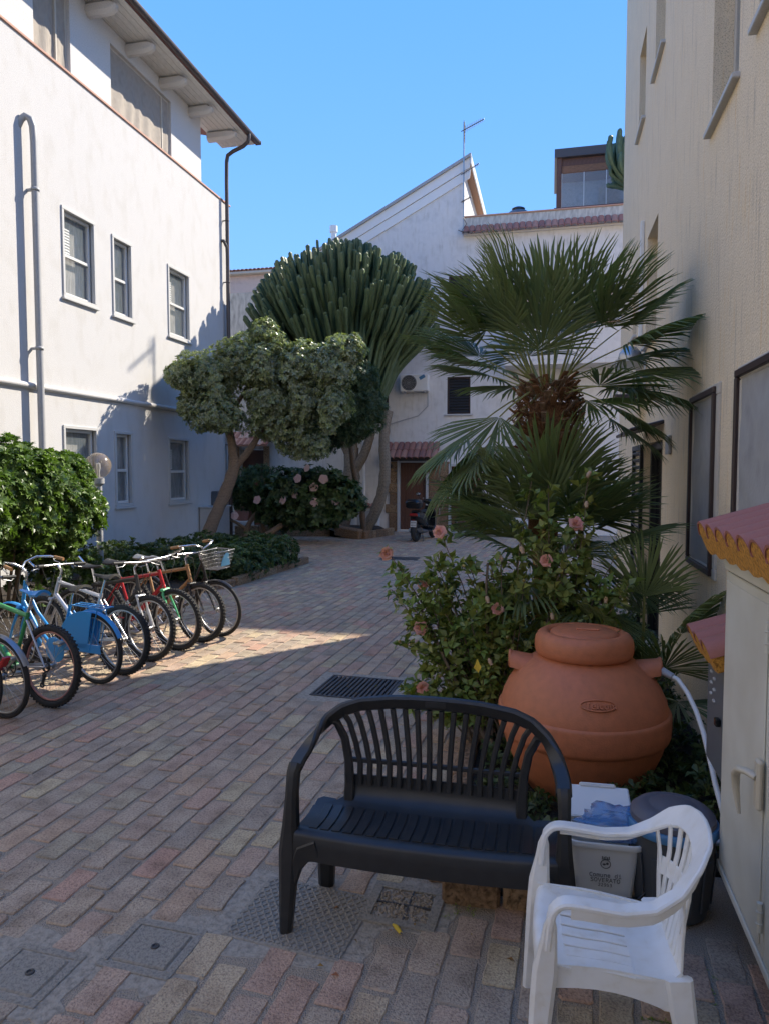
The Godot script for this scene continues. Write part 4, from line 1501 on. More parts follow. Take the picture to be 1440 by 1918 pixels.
# places in a crown made of ellipsoids [centre, radii]
func crown_places(blobs: Array, count: int, shell: float, s0: float, s1: float, sd: int, rough := 0.16, upward := 0.35, tints := [Color(1, 1, 1)]) -> Array:
	var nz := FastNoiseLite.new()
	nz.seed = sd
	nz.frequency = 1.3
	var out := []
	var areas := []
	var sum := 0.0
	for q in blobs:
		var a: float = pow(q[1].x * q[1].y, 0.7) + pow(q[1].y * q[1].z, 0.7) + pow(q[1].x * q[1].z, 0.7)
		sum += a
		areas.append(sum)
	var tries := 0
	while out.size() < count and tries < count * 6:
		tries += 1
		var pick := rng.randf() * sum
		var k := 0
		while areas[k] < pick:
			k += 1
		var d := rdir()
		var c: Vector3 = blobs[k][0]
		var rad: Vector3 = blobs[k][1]
		var bump := 1.0 + rough * nz.get_noise_3dv((c + d * rad) * 1.0) * 2.0
		var f := bump * (1.0 - shell * pow(rng.randf(), 1.6))
		var p := c + d * rad * f
		var buried := false
		for j in blobs.size():
			if j == k:
				continue
			var e: Vector3 = (p - blobs[j][0]) / blobs[j][1]
			if e.length() < 1.0 - shell * 1.05:
				buried = true
				break
		if buried:
			continue
		# small gaps
		if nz.get_noise_3dv(p * 2.6) < -0.22 and f > 0.6:
			continue
		var nrm := (d / rad).normalized()
		var y := (nrm + Vector3.UP * upward + rdir() * 0.55).normalized()
		var bs := frame_of(y, rdir()).scaled(Vector3.ONE * rng.randf_range(s0, s1))
		var tint: Color = tints[rng.randi_range(0, tints.size() - 1)]
		var v := rng.randf_range(0.82, 1.18)
		out.append([Transform3D(bs, p), Color(tint.r * v, tint.g * v, tint.b * v)])
	return out

func limb(b: MB, pts: Array, r0: float, r1: float, sides := 9) -> void:
	var cv := Curve3D.new()
	for i in pts.size():
		var tn: Vector3 = (pts[mini(i + 1, pts.size() - 1)] - pts[maxi(i - 1, 0)]) * 0.2
		cv.add_point(pts[i], -tn, tn)
	var L := cv.get_baked_length()
	var n := maxi(5, int(L / 0.14))
	var path := []
	var rr := []
	for i in n + 1:
		path.append(cv.sample_baked(L * i / n) + rdir() * r0 * 0.05)
		rr.append(lerpf(r0, r1, float(i) / n) * rng.randf_range(0.93, 1.07))
	b.tube(path, rr, sides)

# ---------------------------------------------------------------- beds
func curb_run(parent: Node3D, a: Vector3, e: Vector3, h: float, w: float, blen: float) -> void:
	var d := e - a
	var L := d.length()
	var n := maxi(1, int(round(L / blen)))
	d /= L
	for i in n:
		var b := MB.new()
		var q := a + d * (L * (i + 0.5) / n)
		var bs := frame_of(Vector3.UP, d)
		b.box(Vector3.ZERO, Vector3(w, h, L / n - 0.012), 0.014)
		var o := part(parent, "stone_block", b, [M.tufa, M.tufa2][rng.randi_range(0, 1)])
		o.transform = Transform3D(Basis(Vector3.UP, atan2(d.x, d.z) + rng.randf_range(-0.02, 0.02)), q + Vector3(0, h * 0.5 - 0.03 + rng.randf_range(-0.006, 0.006), 0))

func planting_beds() -> void:
	var b := MB.new()
	b.prism([Vector2(-8.5, 4), Vector2(-5.45, 4), Vector2(-5.45, -9.6), Vector2(-5.15, -10.8), Vector2(-4.98, -13.9), Vector2(-6.2, -14.3), Vector2(-8.5, -14.4)], -0.02, 0.05, 0.02)
	var s := struct("left_planting_bed", b, M.soil)
	curb_run(s, Vector3(-5.42, 0, -4.0), Vector3(-5.42, 0, -9.6), 0.12, 0.12, 0.5)
	curb_run(s, Vector3(-5.40, 0, -9.65), Vector3(-5.08, 0, -10.8), 0.14, 0.13, 0.5)
	curb_run(s, Vector3(-5.08, 0, -10.85), Vector3(-4.90, 0, -13.9), 0.16, 0.13, 0.5)
	b = MB.new()
	b.prism([Vector2(-0.42, -3.12), Vector2(0.08, -3.12), Vector2(0.1, -3.5), Vector2(1.03, -3.5), Vector2(1.03, -9.2), Vector2(-0.6, -9.2), Vector2(-0.5, -5)], -0.02, 0.035, 0.02)
	s = struct("right_planting_bed", b, M.soil)
	curb_run(s, Vector3(-0.45, 0, -3.06), Vector3(0.08, 0, -3.08), 0.16, 0.11, 0.265)
	curb_run(s, Vector3(-0.47, 0, -3.15), Vector3(-0.62, 0, -9.2), 0.12, 0.11, 0.5)
	# raised bed of the cactus
	b = MB.new()
	b.prism([Vector2(-8.9, -19.2), Vector2(-6.3, -19.8), Vector2(-5.15, -19.4), Vector2(-4.7, -20.3), Vector2(-5.1, -21.2), Vector2(-8.9, -21.5)], -0.02, 0.22, 0.03)
	s = struct("cactus_bed", b, M.soil)
	curb_run(s, Vector3(-8.9, 0, -19.1), Vector3(-6.2, 0, -19.72), 0.34, 0.2, 0.62)
	curb_run(s, Vector3(-5.05, 0, -19.1), Vector3(-4.55, 0, -20.6), 0.24, 0.14, 0.2)
	var e := thing("stone_slab", "rough stone slab tilted at the corner of the cactus bed", "stone", Vector3(-5.5, 0.17, -19.2))
	b = MB.new()
	b.box(Vector3.ZERO, Vector3(0.85, 0.28, 0.24), 0.03)
	var q := part(e, "slab", b, M.tufa2)
	q.rotation = Vector3(0.1, -0.35, -0.12)

# ---------------------------------------------------------------- clipped trees by the white wall
func left_trees() -> void:
	var t := thing("pittosporum_tree", "clipped grey green tree with leaning forked trunk by the white building", "tree", Vector3(-7.35, 0, -14.6))
	var b := MB.new()
	limb(b, [Vector3(0.0, -0.05, 0.55), Vector3(0.02, 0.4, 0.35), Vector3(0.22, 1.1, 0.1), Vector3(0.42, 1.75, -0.1), Vector3(0.46, 2.2, -0.2)], 0.15, 0.125, 12)
	limb(b, [Vector3(0.46, 2.1, -0.2), Vector3(0.36, 2.6, -0.25), Vector3(0.22, 3.1, -0.3), Vector3(0.1, 3.9, -0.3)], 0.12, 0.05)
	limb(b, [Vector3(0.42, 1.95, -0.15), Vector3(0.72, 2.3, -0.3), Vector3(1.0, 2.8, -0.4), Vector3(1.3, 3.6, -0.5)], 0.095, 0.04)
	limb(b, [Vector3(0.22, 3.1, -0.3), Vector3(0.7, 3.7, -0.3), Vector3(1.1, 4.4, -0.3)], 0.06, 0.025, 7)
	limb(b, [Vector3(0.25, 2.9, -0.3), Vector3(-0.3, 3.5, 0.0), Vector3(-0.5, 4.1, 0.1)], 0.055, 0.025, 7)
	limb(b, [Vector3(1.0, 2.8, -0.4), Vector3(1.9, 3.3, -0.5), Vector3(2.7, 3.9, -0.6)], 0.055, 0.025, 7)
	part(t, "trunk", b, M.bark)
	var sp := sprig(11, 11, 0.066, 0.026, 1.25, 0.045)
	var blobs := [
		[Vector3(0.10, 3.95, 0.15), Vector3(0.66, 0.60, 0.7)], [Vector3(0.72, 4.3, -0.1), Vector3(0.62, 0.55, 0.7)], [Vector3(0.22, 3.2, 0.1), Vector3(0.62, 0.52, 0.62)], [Vector3(-0.45, 3.98, 0.4), Vector3(0.36, 0.3, 0.4)], [Vector3(-0.35, 3.35, 0.3), Vector3(0.3, 0.28, 0.35)],
		[Vector3(1.32, 4.25, -0.2), Vector3(0.52, 0.62, 0.65)], [Vector3(1.2, 4.88, -0.4), Vector3(0.30, 0.42, 0.36)], [Vector3(1.95, 4.25, -0.35), Vector3(0.6, 0.52, 0.65)], [Vector3(1.3, 3.5, -0.3), Vector3(0.62, 0.5, 0.6)],
		[Vector3(2.6, 4.15, -0.45), Vector3(0.55, 0.5, 0.6)], [Vector3(2.95, 4.55, -0.5), Vector3(0.44, 0.40, 0.45)], [Vector3(2.15, 3.5, -0.35), Vector3(0.55, 0.55, 0.55)], [Vector3(2.7, 3.35, -0.35), Vector3(0.42, 0.55, 0.5)], [Vector3(1.45, 2.95, -0.4), Vector3(0.66, 0.45, 0.55)], [Vector3(2.0, 2.55, -0.75), Vector3(0.6, 0.42, 0.5)]]
	scatter(t, "crown", sp, M.leaf_grey, crown_places(blobs, 17000, 0.5, 0.7, 1.3, 41, 0.30, 0.45, [Color(1, 1, 1), Color(1.12, 1.12, 1.0), Color(0.88, 0.92, 0.95), Color(1.2, 1.22, 0.9)]), true)
	# the dark round-headed tree behind, on the right
	t = thing("dark_round_tree", "dark blue green round headed tree in front of the cactus trunk", "tree", Vector3(-4.9, 0, -16.7))
	b = MB.new()
	limb(b, [Vector3(-0.2, 0.1, -2.7), Vector3(-0.2, 1.0, -2.3), Vector3(-0.1, 2.0, -1.2), Vector3(0.1, 3.2, 0)], 0.09, 0.05)
	part(t, "trunk", b, M.bark)
	var sp2 := sprig(12, 13, 0.07, 0.017, 1.2, 0.07)
	scatter(t, "crown", sp2, M.leaf_dark, crown_places([[Vector3(0.1, 3.35, 0), Vector3(0.95, 0.85, 0.8)], [Vector3(0.35, 4.0, 0), Vector3(0.6, 0.6, 0.6)], [Vector3(-0.5, 3.0, 0), Vector3(0.6, 0.6, 0.6)]], 4600, 0.42, 0.75, 1.25, 42, 0.15, 0.3, [Color(1, 1, 1.05), Color(1.3, 1.35, 1.5), Color(0.8, 0.85, 0.85)]), true)

# ---------------------------------------------------------------- candelabra cactus
func candelabra_cactus() -> void:
	var t := thing("candelabra_cactus", "huge candelabra cactus with hundreds of upright ribbed arms before the gable", "cactus", Vector3(-5.5, 0, -19.9))
	var b := MB.new()
	limb(b, [Vector3(-0.5, 0.1, 0.2), Vector3(-0.35, 0.7, 0.15), Vector3(-0.12, 1.6, 0.1), Vector3(-0.1, 2.6, 0)], 0.34, 0.2, 14)
	limb(b, [Vector3(-0.2, 1.7, 0.1), Vector3(0.25, 2.3, 0.1), Vector3(0.5, 3.0, 0.1)], 0.17, 0.12, 11)
	limb(b, [Vector3(0.35, 0.15, 0.3), Vector3(0.75, 0.9, 0.3), Vector3(0.95, 1.8, 0.3), Vector3(0.9, 2.8, 0.2), Vector3(1.0, 3.6, 0.1)], 0.17, 0.14, 12)
	limb(b, [Vector3(-0.1, 2.3, 0), Vector3(-0.5, 3.0, 0.1), Vector3(-0.9, 3.6, 0.1)], 0.16, 0.1, 10)
	limb(b, [Vector3(-0.1, 2.5, 0), Vector3(-0.05, 3.4, -0.1), Vector3(0.0, 4.2, -0.1)], 0.17, 0.1, 10)
	part(t, "trunk", b, M.cactus_bark)
	# arms: they leave the limbs low down, bend out and stand upright, tips all over a dome
	var r2 := RandomNumberGenerator.new()
	r2.seed = 91
	var c := Vector3(-0.4, 6.1, 0)
	var rad := Vector3(2.9, 2.4, 2.1)
	var rest := MB.new()
	var n := 0
	while n < 560:
		var az := r2.randf() * TAU
		var pol := acos(1.0 - r2.randf() * 1.08)
		var d := Vector3(sin(pol) * cos(az), cos(pol), sin(pol) * sin(az))
		var front := d.z > -0.25
		if not front and r2.randf() < 0.6:
			continue
		var k := r2.randf_range(0.93, 1.005) if n < 296 else r2.randf_range(0.66, 0.93)
		var tip := c + d * rad * k
		var L := r2.randf_range(0.8, 1.5)
		var flat := Vector3(d.x, 0, d.z)
		var elbow := tip - Vector3(0, L, 0) - flat * (0.25 + 0.62 * L * pow(flat.length(), 1.5))
		elbow.y = maxf(elbow.y, 4.75)
		if tip.y - elbow.y < 0.5:
			elbow.y = tip.y - 0.5
		var root := Vector3(-0.1, 3.1, 0) + Vector3(d.x * 0.45, r2.randf_range(-0.2, 0.5), d.z * 0.4)
		var m1 := root.lerp(elbow, 0.5) + Vector3(d.x * 0.06, -0.05, d.z * 0.06)
		var path := [root, m1, elbow, elbow.lerp(tip, 0.5) + flat * 0.05, tip]
		var r := r2.randf_range(0.052, 0.068)
		var ribs := 4 if r2.randf() < 0.6 else 5
		if n < 296:
			if not front:
				continue
			var ab := MB.new()
			cactus_arm(ab, path, r, ribs)
			# a short side branch on some arms
			if r2.randf() < 0.3 and L > 1.0:
				var q := elbow.lerp(tip, 0.3)
				var o := Vector3(r2.randf_range(-0.16, 0.16), 0, r2.randf_range(0.02, 0.14))
				cactus_arm(ab, [q, q + o * 0.8 + Vector3(0, 0.06, 0), q + o + Vector3(0, 0.25, 0), q + o * 1.1 + Vector3(0, r2.randf_range(0.4, 0.7), 0)], r * 0.9, ribs)
			part(t, "arm", ab, M.cactus)
		else:
			cactus_arm(rest, path, r, ribs)
		n += 1
	var inner := part(t, "inner_arms", rest, M.cactus)
	inner.set_meta("kind", "stuff")

# ---------------------------------------------------------------- shrubs at the back
func hib_flower(pink: bool) -> ArrayMesh:
	var b := MB.new()
	for i in 5:
		var a := TAU * i / 5.0
		var d := Vector3(cos(a), 0.35, sin(a)).normalized()
		var rows := []
		for k in 4:
			var f := k / 3.0
			var r := []
			for j in 5:
				var s := (j - 2) / 2.0
				var w := 0.012 + 0.036 * sin(f * 2.2)
				var x := Vector3(-sin(a), 0, cos(a))
				r.append(d * (0.075 * f) + x * s * w + Vector3(0, 0.006 * cos(s * 4.0 + k) - 0.02 * f * f, 0))
			rows.append(r)
		b.grid(rows, Vector3.UP)
	return b.mesh()

func back_shrubs() -> void:
	var t := thing("pink_hibiscus", "dark spreading hibiscus with open pale pink flowers by the cactus bed", "shrub", Vector3(-6.35, 0, -17.9))
	var b := MB.new()
	limb(b, [Vector3(-1.0, -0.02, 0.9), Vector3(-0.75, 0.25, 0.75), Vector3(-0.4, 0.55, 0.4), Vector3(0, 1.0, 0)], 0.09, 0.05)
	limb(b, [Vector3(-1.55, 0, 0.4), Vector3(-1.45, 0.5, 0.3), Vector3(-1.1, 1.0, 0.1), Vector3(-0.9, 1.5, 0)], 0.08, 0.04)
	limb(b, [Vector3(-1.5, 0.35, 0.35), Vector3(-1.9, 0.6, 0.5), Vector3(-2.2, 0.55, 0.6)], 0.045, 0.03)
	part(t, "trunk", b, M.bark)
	var sp := sprig(13, 7, 0.12, 0.075, 1.35, 0.09, 0.5)
	scatter(t, "foliage", sp, M.leaf_dark, crown_places([[Vector3(0.1, 1.35, 0), Vector3(1.15, 0.72, 0.7)], [Vector3(0.85, 1.2, 0.1), Vector3(0.85, 0.62, 0.6)], [Vector3(-0.55, 0.95, 0.1), Vector3(0.8, 0.6, 0.6)], [Vector3(0.2, 0.75, 0.15), Vector3(1.0, 0.42, 0.6)]], 2100, 0.5, 0.85, 1.4, 43, 0.2, 0.25, [Color(1, 1, 1), Color(1.25, 1.3, 1.1), Color(0.8, 0.8, 0.8)]), true)
	var fl := hib_flower(true)
	for p in [[0.05, 1.703], [0.74, 1.69], [0.48, 1.48], [-0.04, 1.294], [-0.36, 1.149], [-1.10, 1.142], [0.3, 1.97], [1.02, 1.13], [0.5, 1.10]]:
		var dz := 0.62 if absf(p[0]) < 0.9 else 0.55
		var o := part(t, "flower", fl, M.petal_pink, Vector3(p[0], p[1], dz))
		o.transform = Transform3D(frame_of(Vector3(rng.randf_range(-0.5, 0.5), rng.randf_range(-0.2, 0.5), 1.0), rdir()).scaled(Vector3.ONE * rng.randf_range(1.25, 1.6)), o.position)
	var o2 := part(t, "flower", fl, M.petal_pink)
	o2.transform = Transform3D(frame_of(Vector3(0.2, 0.2, 1), Vector3.UP).scaled(Vector3.ONE * 1.4), Vector3(-1.72, 0.72, 0.6))
	t = thing("ball_topiary", "small dark ball shaped bush on a stem behind the leaning trunk", "bush", Vector3(-7.9, 0, -18.3))
	b = MB.new()
	limb(b, [Vector3(0.3, 0, 0), Vector3(0.15, 0.6, 0), Vector3(0.1, 1.2, 0)], 0.07, 0.05)
	part(t, "stem", b, M.bark)
	var sp2 := sprig(14, 12, 0.085, 0.02, 1.2, 0.07)
	scatter(t, "foliage", sp2, M.leaf_dark, crown_places([[Vector3(0.1, 1.5, 0), Vector3(0.72, 0.58, 0.6)], [Vector3(-0.3, 1.25, 0), Vector3(0.5, 0.45, 0.5)]], 1100, 0.4, 0.8, 1.3, 44, 0.12, 0.4, [Color(1, 1.05, 1), Color(1.4, 1.5, 1.35)]), true)
	# pots in front of the annexe
	t = thing("terracotta_pot", "terracotta pot on a pale stand below the tiled porch", "flower pot", Vector3(-9.35, 0, -20.6))
	b = MB.new()
	b.lathe([Vector2(0, 0.35), Vector2(0.16, 0.35), Vector2(0.24, 0.75), Vector2(0.27, 0.75), Vector2(0.27, 0.82), Vector2(0.22, 0.82), Vector2(0.21, 0.75), Vector2(0, 0.74)], Vector3.ZERO, 20)
	part(t, "pot", b, M.tile_a)
	b = MB.new()
	b.bb(Vector3(-0.3, 0, -0.25), Vector3(0.3, 0.345, 0.25), 0.02)
	part(t, "stand", b, M.marble)

# ---------------------------------------------------------------- hedges and the globe lamp on the left
func left_hedges() -> void:
	var t := thing("rounded_hedge", "big rounded glossy green hedge in sunlight at the left edge", "hedge", Vector3(-6.95, 0, -7.85))
	var b := MB.new()
	for i in 16:
		var a := rng.randf() * TAU
		limb(b, [Vector3(cos(a) * 0.3, 0, sin(a) * 0.4), Vector3(cos(a) * 0.45, 0.5, sin(a) * 0.5), Vector3(cos(a) * 0.8, 1.2, sin(a) * 0.8)], 0.03, 0.012, 6)
	part(t, "stems", b, M.stem)
	var sp := sprig(15, 11, 0.088, 0.036, 1.3, 0.045, 0.68)
	scatter(t, "foliage", sp, M.leaf_gloss, crown_places([[Vector3(-0.1, 1.52, 0.35), Vector3(1.1, 0.82, 1.25)], [Vector3(0.1, 1.35, -0.4), Vector3(0.85, 0.72, 1.0)], [Vector3(0, 1.45, 1.5), Vector3(1.15, 0.9, 1.1)], [Vector3(0.15, 1.75, -0.75), Vector3(0.55, 0.42, 0.6)]], 7600, 0.34, 0.85, 1.3, 45, 0.09, 0.45, [Color(1, 1, 1), Color(1.2, 1.2, 0.95), Color(0.85, 0.9, 0.85), Color(1.35, 1.35, 0.95)]), true)
	scatter(t, "low_twigs", sp, M.leaf_gloss, crown_places([[Vector3(0.35, 0.55, -0.6), Vector3(0.75, 0.45, 1.0)], [Vector3(0.2, 0.5, -1.5), Vector3(0.5, 0.35, 0.6)]], 330, 0.9, 0.7, 1.0, 46, 0.3, 0.3, [Color(0.8, 0.8, 0.8)]), true)
	# low clipped hedge in the corner of the bed
	t = thing("low_hedge", "low dark clipped hedge behind the bicycle with the basket", "hedge", Vector3(-5.9, 0, -12.0))
	var sp3 := sprig(16, 9, 0.075, 0.034, 1.25, 0.05)
	scatter(t, "foliage", sp3, M.leaf_cover, crown_places([[Vector3(0.35, 0.28, 0.4), Vector3(0.75, 0.36, 1.0)], [Vector3(0.4, 0.3, -0.9), Vector3(0.8, 0.38, 1.1)], [Vector3(-0.6, 0.3, 0.7), Vector3(0.9, 0.40, 0.8)], [Vector3(-0.5, 0.3, -0.6), Vector3(0.9, 0.4, 1.2)], [Vector3(-1.2, 0.32, 1.3), Vector3(0.7, 0.42, 0.7)]], 4200, 0.55, 0.8, 1.25, 47, 0.12, 0.5, [Color(1, 1, 1), Color(1.3, 1.35, 1.1), Color(0.75, 0.8, 0.75)]), true)
	# lamp
	var l := thing("globe_lamp", "garden lamp with a yellowed globe on a grey post beside the hedge", "lamp", Vector3(-7.0, 0, -10.0))
	b = MB.new()
	b.tube([Vector3(0, 0, 0), Vector3(0, 1.68, 0)], 0.05, 12)
	b.lathe([Vector2(0.05, 1.66), Vector2(0.09, 1.7), Vector2(0.09, 1.78), Vector2(0.06, 1.8)], Vector3.ZERO, 16)
	part(l, "post", b, M.grey_pipe)
	b = MB.new()
	b.ball(Vector3(0, 1.985, 0), Vector3(0.2, 0.205, 0.2), 26, 16)
	part(l, "globe", b, M.globe)
	b = MB.new()
	b.lathe([Vector2(0.0, 2.03), Vector2(0.03, 2.02), Vector2(0.035, 1.95), Vector2(0.02, 1.88), Vector2(0.025, 1.80)], Vector3.ZERO, 12)
	part(l, "bulb", b, M.white_paint)

# ---------------------------------------------------------------- fan palms
func fan_blade(sd: int, L: float, count: int, half: float, droop: float) -> ArrayMesh:
	var r := RandomNumberGenerator.new()
	r.seed = sd
	var b := MB.new()
	# the hub sits at the origin, the blade spreads round +z in the x-z plane, y is its upper face
	for i in count:
		var f := (i + 0.5) / count * 2.0 - 1.0
		var a := f * half + r.randf_range(-0.012, 0.012)
		var d := Vector3(sin(a), 0, cos(a))
		var x := Vector3(cos(a), 0, -sin(a))
		var l := L * (1.0 - 0.22 * pow(absf(f), 2.0)) * r.randf_range(0.92, 1.05)
		var stepw := half * 2.0 / count
		var q := r.randf_range(0.85, 1.15)
		b.col = Color(q, q, q)
		var split := r.randf_range(0.42, 0.56)
		var tw := r.randf_range(-0.03, 0.03)
		var st := [0.03, split, 0.8, 1.0]
		var ids := []
		for k in 4:
			var s: float = st[k] * l
			var w := minf(s, split * l) * stepw * 0.5
			if k == 2:
				w *= 0.92
			if k == 3:
				w = 0.001
			var drop: float = -droop * pow(st[k], 2.2) * l + 0.05 * l * sin(st[k] * 1.5) - 0.10 * l * f * f * st[k]
			if k == 3:
				drop -= r.randf_range(0.0, 0.06)
			var c: Vector3 = d * s + Vector3(0, drop, 0) + x * tw * st[k]
			var fold := w * 0.75
			if k == 3:
				if r.randf() < 0.3:
					b.col = Color(1.5 * q, 1.25 * q, 0.8 * q)
			ids.append([b.vert(c - x * w, (Vector3.UP + x * 0.5).normalized()), b.vert(c + Vector3(0, -fold, 0), Vector3.UP), b.vert(c + x * w, (Vector3.UP - x * 0.5).normalized())])
		for k in 3:
			for h in 2:
				b.idx(ids[k][h], ids[k][h + 1], ids[k + 1][h + 1])
				b.idx(ids[k][h], ids[k + 1][h + 1], ids[k + 1][h])
	return b.mesh()

# frond: petiole from p along a curve to the hub, blade facing out
func frond(parent: Node3D, blade: Mesh, p: Vector3, az: float, el: float, plen: float, size: float, bend := 0.25, lift := 0.0, roll := 0.0) -> void:
	var d := Vector3(sin(az) * cos(el), sin(el), cos(az) * cos(el))
	var hub := p + d * plen + Vector3(0, -bend * plen * cos(el), 0)
	var t := (d + Vector3(0, -bend * 1.6 * cos(el) + lift, 0)).normalized()
	var side := Vector3.UP.cross(t)
	if side.length() < 0.1:
		side = Vector3(cos(az), 0, -sin(az))
	side = side.normalized()
	side = side.rotated(t, roll)
	var up := t.cross(side)
	var o := part(parent, "frond", blade, M.palm)
	o.transform = Transform3D(Basis(side * size, up * size, t * size), hub)
	var b := MB.new()
	var inv := o.transform.affine_inverse()
	var path := []
	for i in 6:
		var f := i / 5.0
		path.append(inv * (p + d * plen * f + Vector3(0, -bend * plen * cos(el) * f * f, 0)))
	b.tube(path, [0.016 / size, 0.013 / size, 0.011 / size, 0.010 / size, 0.009 / size, 0.007 / size], 6, true, 0.6)
	part(o, "petiole", b, M.petiole)

func palms() -> void:
	var blades := []
	for i in 6:
		blades.append(fan_blade(200 + i, 0.66, 38 + i, [1.35, 1.5, 1.2, 1.6, 1.3, 1.45][i], [0.06, 0.12, 0.03, 0.2, 0.08, 0.15][i]))
	var t := thing("fan_palm", "tall fan palm with shaggy brown trunk rising above the hibiscus", "palm tree", Vector3(-0.03, 0, -5.95))
	var b := MB.new()
	var path := []
	var rr := []
	for i in 15:
		path.append(Vector3(0.03 * sin(i * 0.5), i * 0.175, 0))
		rr.append(0.11 + 0.015 * sin(i * 1.7) + (0.06 if i > 11 else 0.0))
	b.tube(path, rr, 14)
	part(t, "trunk", b, M.palm_fibre)
	# cut leaf bases and fibre
	for i in 190:
		var y := rng.randf_range(1.75, 2.62)
		var a := rng.randf() * TAU
		var r := 0.10 + 0.12 * smoothstep(1.8, 2.25, y) - 0.05 * smoothstep(2.45, 2.62, y)
		var f := MB.new()
		var d := Vector3(sin(a), rng.randf_range(0.25, 1.1), cos(a)).normalized()
		var L := rng.randf_range(0.07, 0.15)
		f.box(Vector3(sin(a) * r, y, cos(a) * r) + d * L * 0.3, Vector3(rng.randf_range(0.03, 0.055), 0.012, L), 0.004, Basis(Vector3(cos(a), 0, -sin(a)), d.cross(Vector3(cos(a), 0, -sin(a))).normalized(), d))
		part(t, "leaf_base", f, [M.palm_fibre, M.palm_fibre, M.tufa2, M.bark][i % 4])
	var fib := []
	var fm := MB.new()
	fm.col = Color(1, 1, 1)
	for i in 10:
		var a := rng.randf() * TAU
		fm.bar(Vector3.ZERO, Vector3(sin(a) * 0.05, rng.randf_range(-0.12, 0.02), cos(a) * 0.05) * 1.2, 0.003, 0.003)
	for i in 420:
		var a := rng.randf() * TAU
		var y := rng.randf_range(1.6, 2.65)
		var r := 0.11 + 0.12 * smoothstep(1.8, 2.25, y) - 0.05 * smoothstep(2.45, 2.65, y)
		fib.append([Transform3D(frame_of(Vector3.UP + rdir() * 0.4, rdir()), Vector3(sin(a) * r, y, cos(a) * r)), Color(1, 1, 1)])
	scatter(t, "fibre", fm.mesh(), M.palm_fibre, fib, true)
	var top := Vector3(0, 2.6, 0)
	# upright crown: [azimuth, elevation, petiole, size, bend]
	var r2 := RandomNumberGenerator.new()
	r2.seed = 313
	var list := [
		[3.1, 1.45, 0.62, 1.05, 0.02], [0.4, 1.38, 0.50, 1.0, 0.02], [-1.4, 1.22, 0.60, 1.05, 0.05], [1.5, 1.16, 0.62, 1.0, 0.05], [-0.9, 1.02, 0.58, 1.0, 0.06], [1.1, 0.92, 0.60, 1.05, 0.08], [2.4, 1.15, 0.6, 1.0, 0.05], [-2.3, 1.05, 0.6, 1.0, 0.05],
		[-1.15, 1.25, 0.62, 1.05, 0.03], [-1.7, 1.08, 0.64, 1.05, 0.05], [1.75, 0.98, 0.62, 1.0, 0.06], [-0.4, 1.2, 0.5, 1.0, 0.03], [0.9, 1.2, 0.55, 1.0, 0.03], [2.9, 0.9, 0.6, 1.0, 0.05], [-2.8, 0.75, 0.6, 1.0, 0.08],
		[-1.55, 0.86, 0.62, 1.05, 0.06], [-1.2, 0.70, 0.60, 1.0, 0.07], [-1.8, 0.62, 0.60, 1.0, 0.08], [-1.4, 0.50, 0.60, 1.0, 0.09], [-2.1, 0.45, 0.55, 0.95, 0.1],
		[1.62, 0.74, 0.62, 1.0, 0.08], [1.25, 0.48, 0.62, 1.02, 0.1], [1.9, 0.45, 0.6, 0.95, 0.12], [1.45, 0.22, 0.58, 1.0, 0.13], [1.15, 0.08, 0.52, 0.95, 0.15],
		[0.75, 0.25, 0.48, 0.9, 0.15], [-0.8, 0.35, 0.45, 0.9, 0.15], [-0.1, 0.95, 0.42, 0.85, 0.05],
		[-1.25, -0.42, 0.62, 1.0, 0.22], [-0.95, -0.55, 0.66, 1.0, 0.22], [-1.5, -0.55, 0.55, 0.95, 0.25], [-0.6, -0.3, 0.55, 0.95, 0.2], [1.0, -0.2, 0.48, 0.9, 0.2], [1.4, -0.35, 0.42, 0.85, 0.22], [2.6, 0.2, 0.6, 1.0, 0.15], [-2.6, 0.2, 0.5, 1.0, 0.15], [-0.95, -0.75, 0.5, 0.9, 0.2]]
	for q in list:
		frond(t, blades[r2.randi_range(0, 5)], top + Vector3(sin(q[0]) * 0.09, r2.randf_range(-0.12, 0.04), cos(q[0]) * 0.09), q[0] + r2.randf_range(-0.08, 0.08), q[1], q[2], q[3], q[4], 0.0, r2.randf_range(-0.25, 0.25))
	# lower sucker in front
	t = thing("low_fan_palm", "low dark fan palm growing at the foot of the tall palm", "palm tree", Vector3(-0.02, 0, -5.35))
	b = MB.new()
	b.tube([Vector3(0, 0, 0), Vector3(0, 0.6, 0), Vector3(0, 1.2, 0)], [0.12, 0.11, 0.09], 10)
	part(t, "trunk", b, M.palm_fibre)
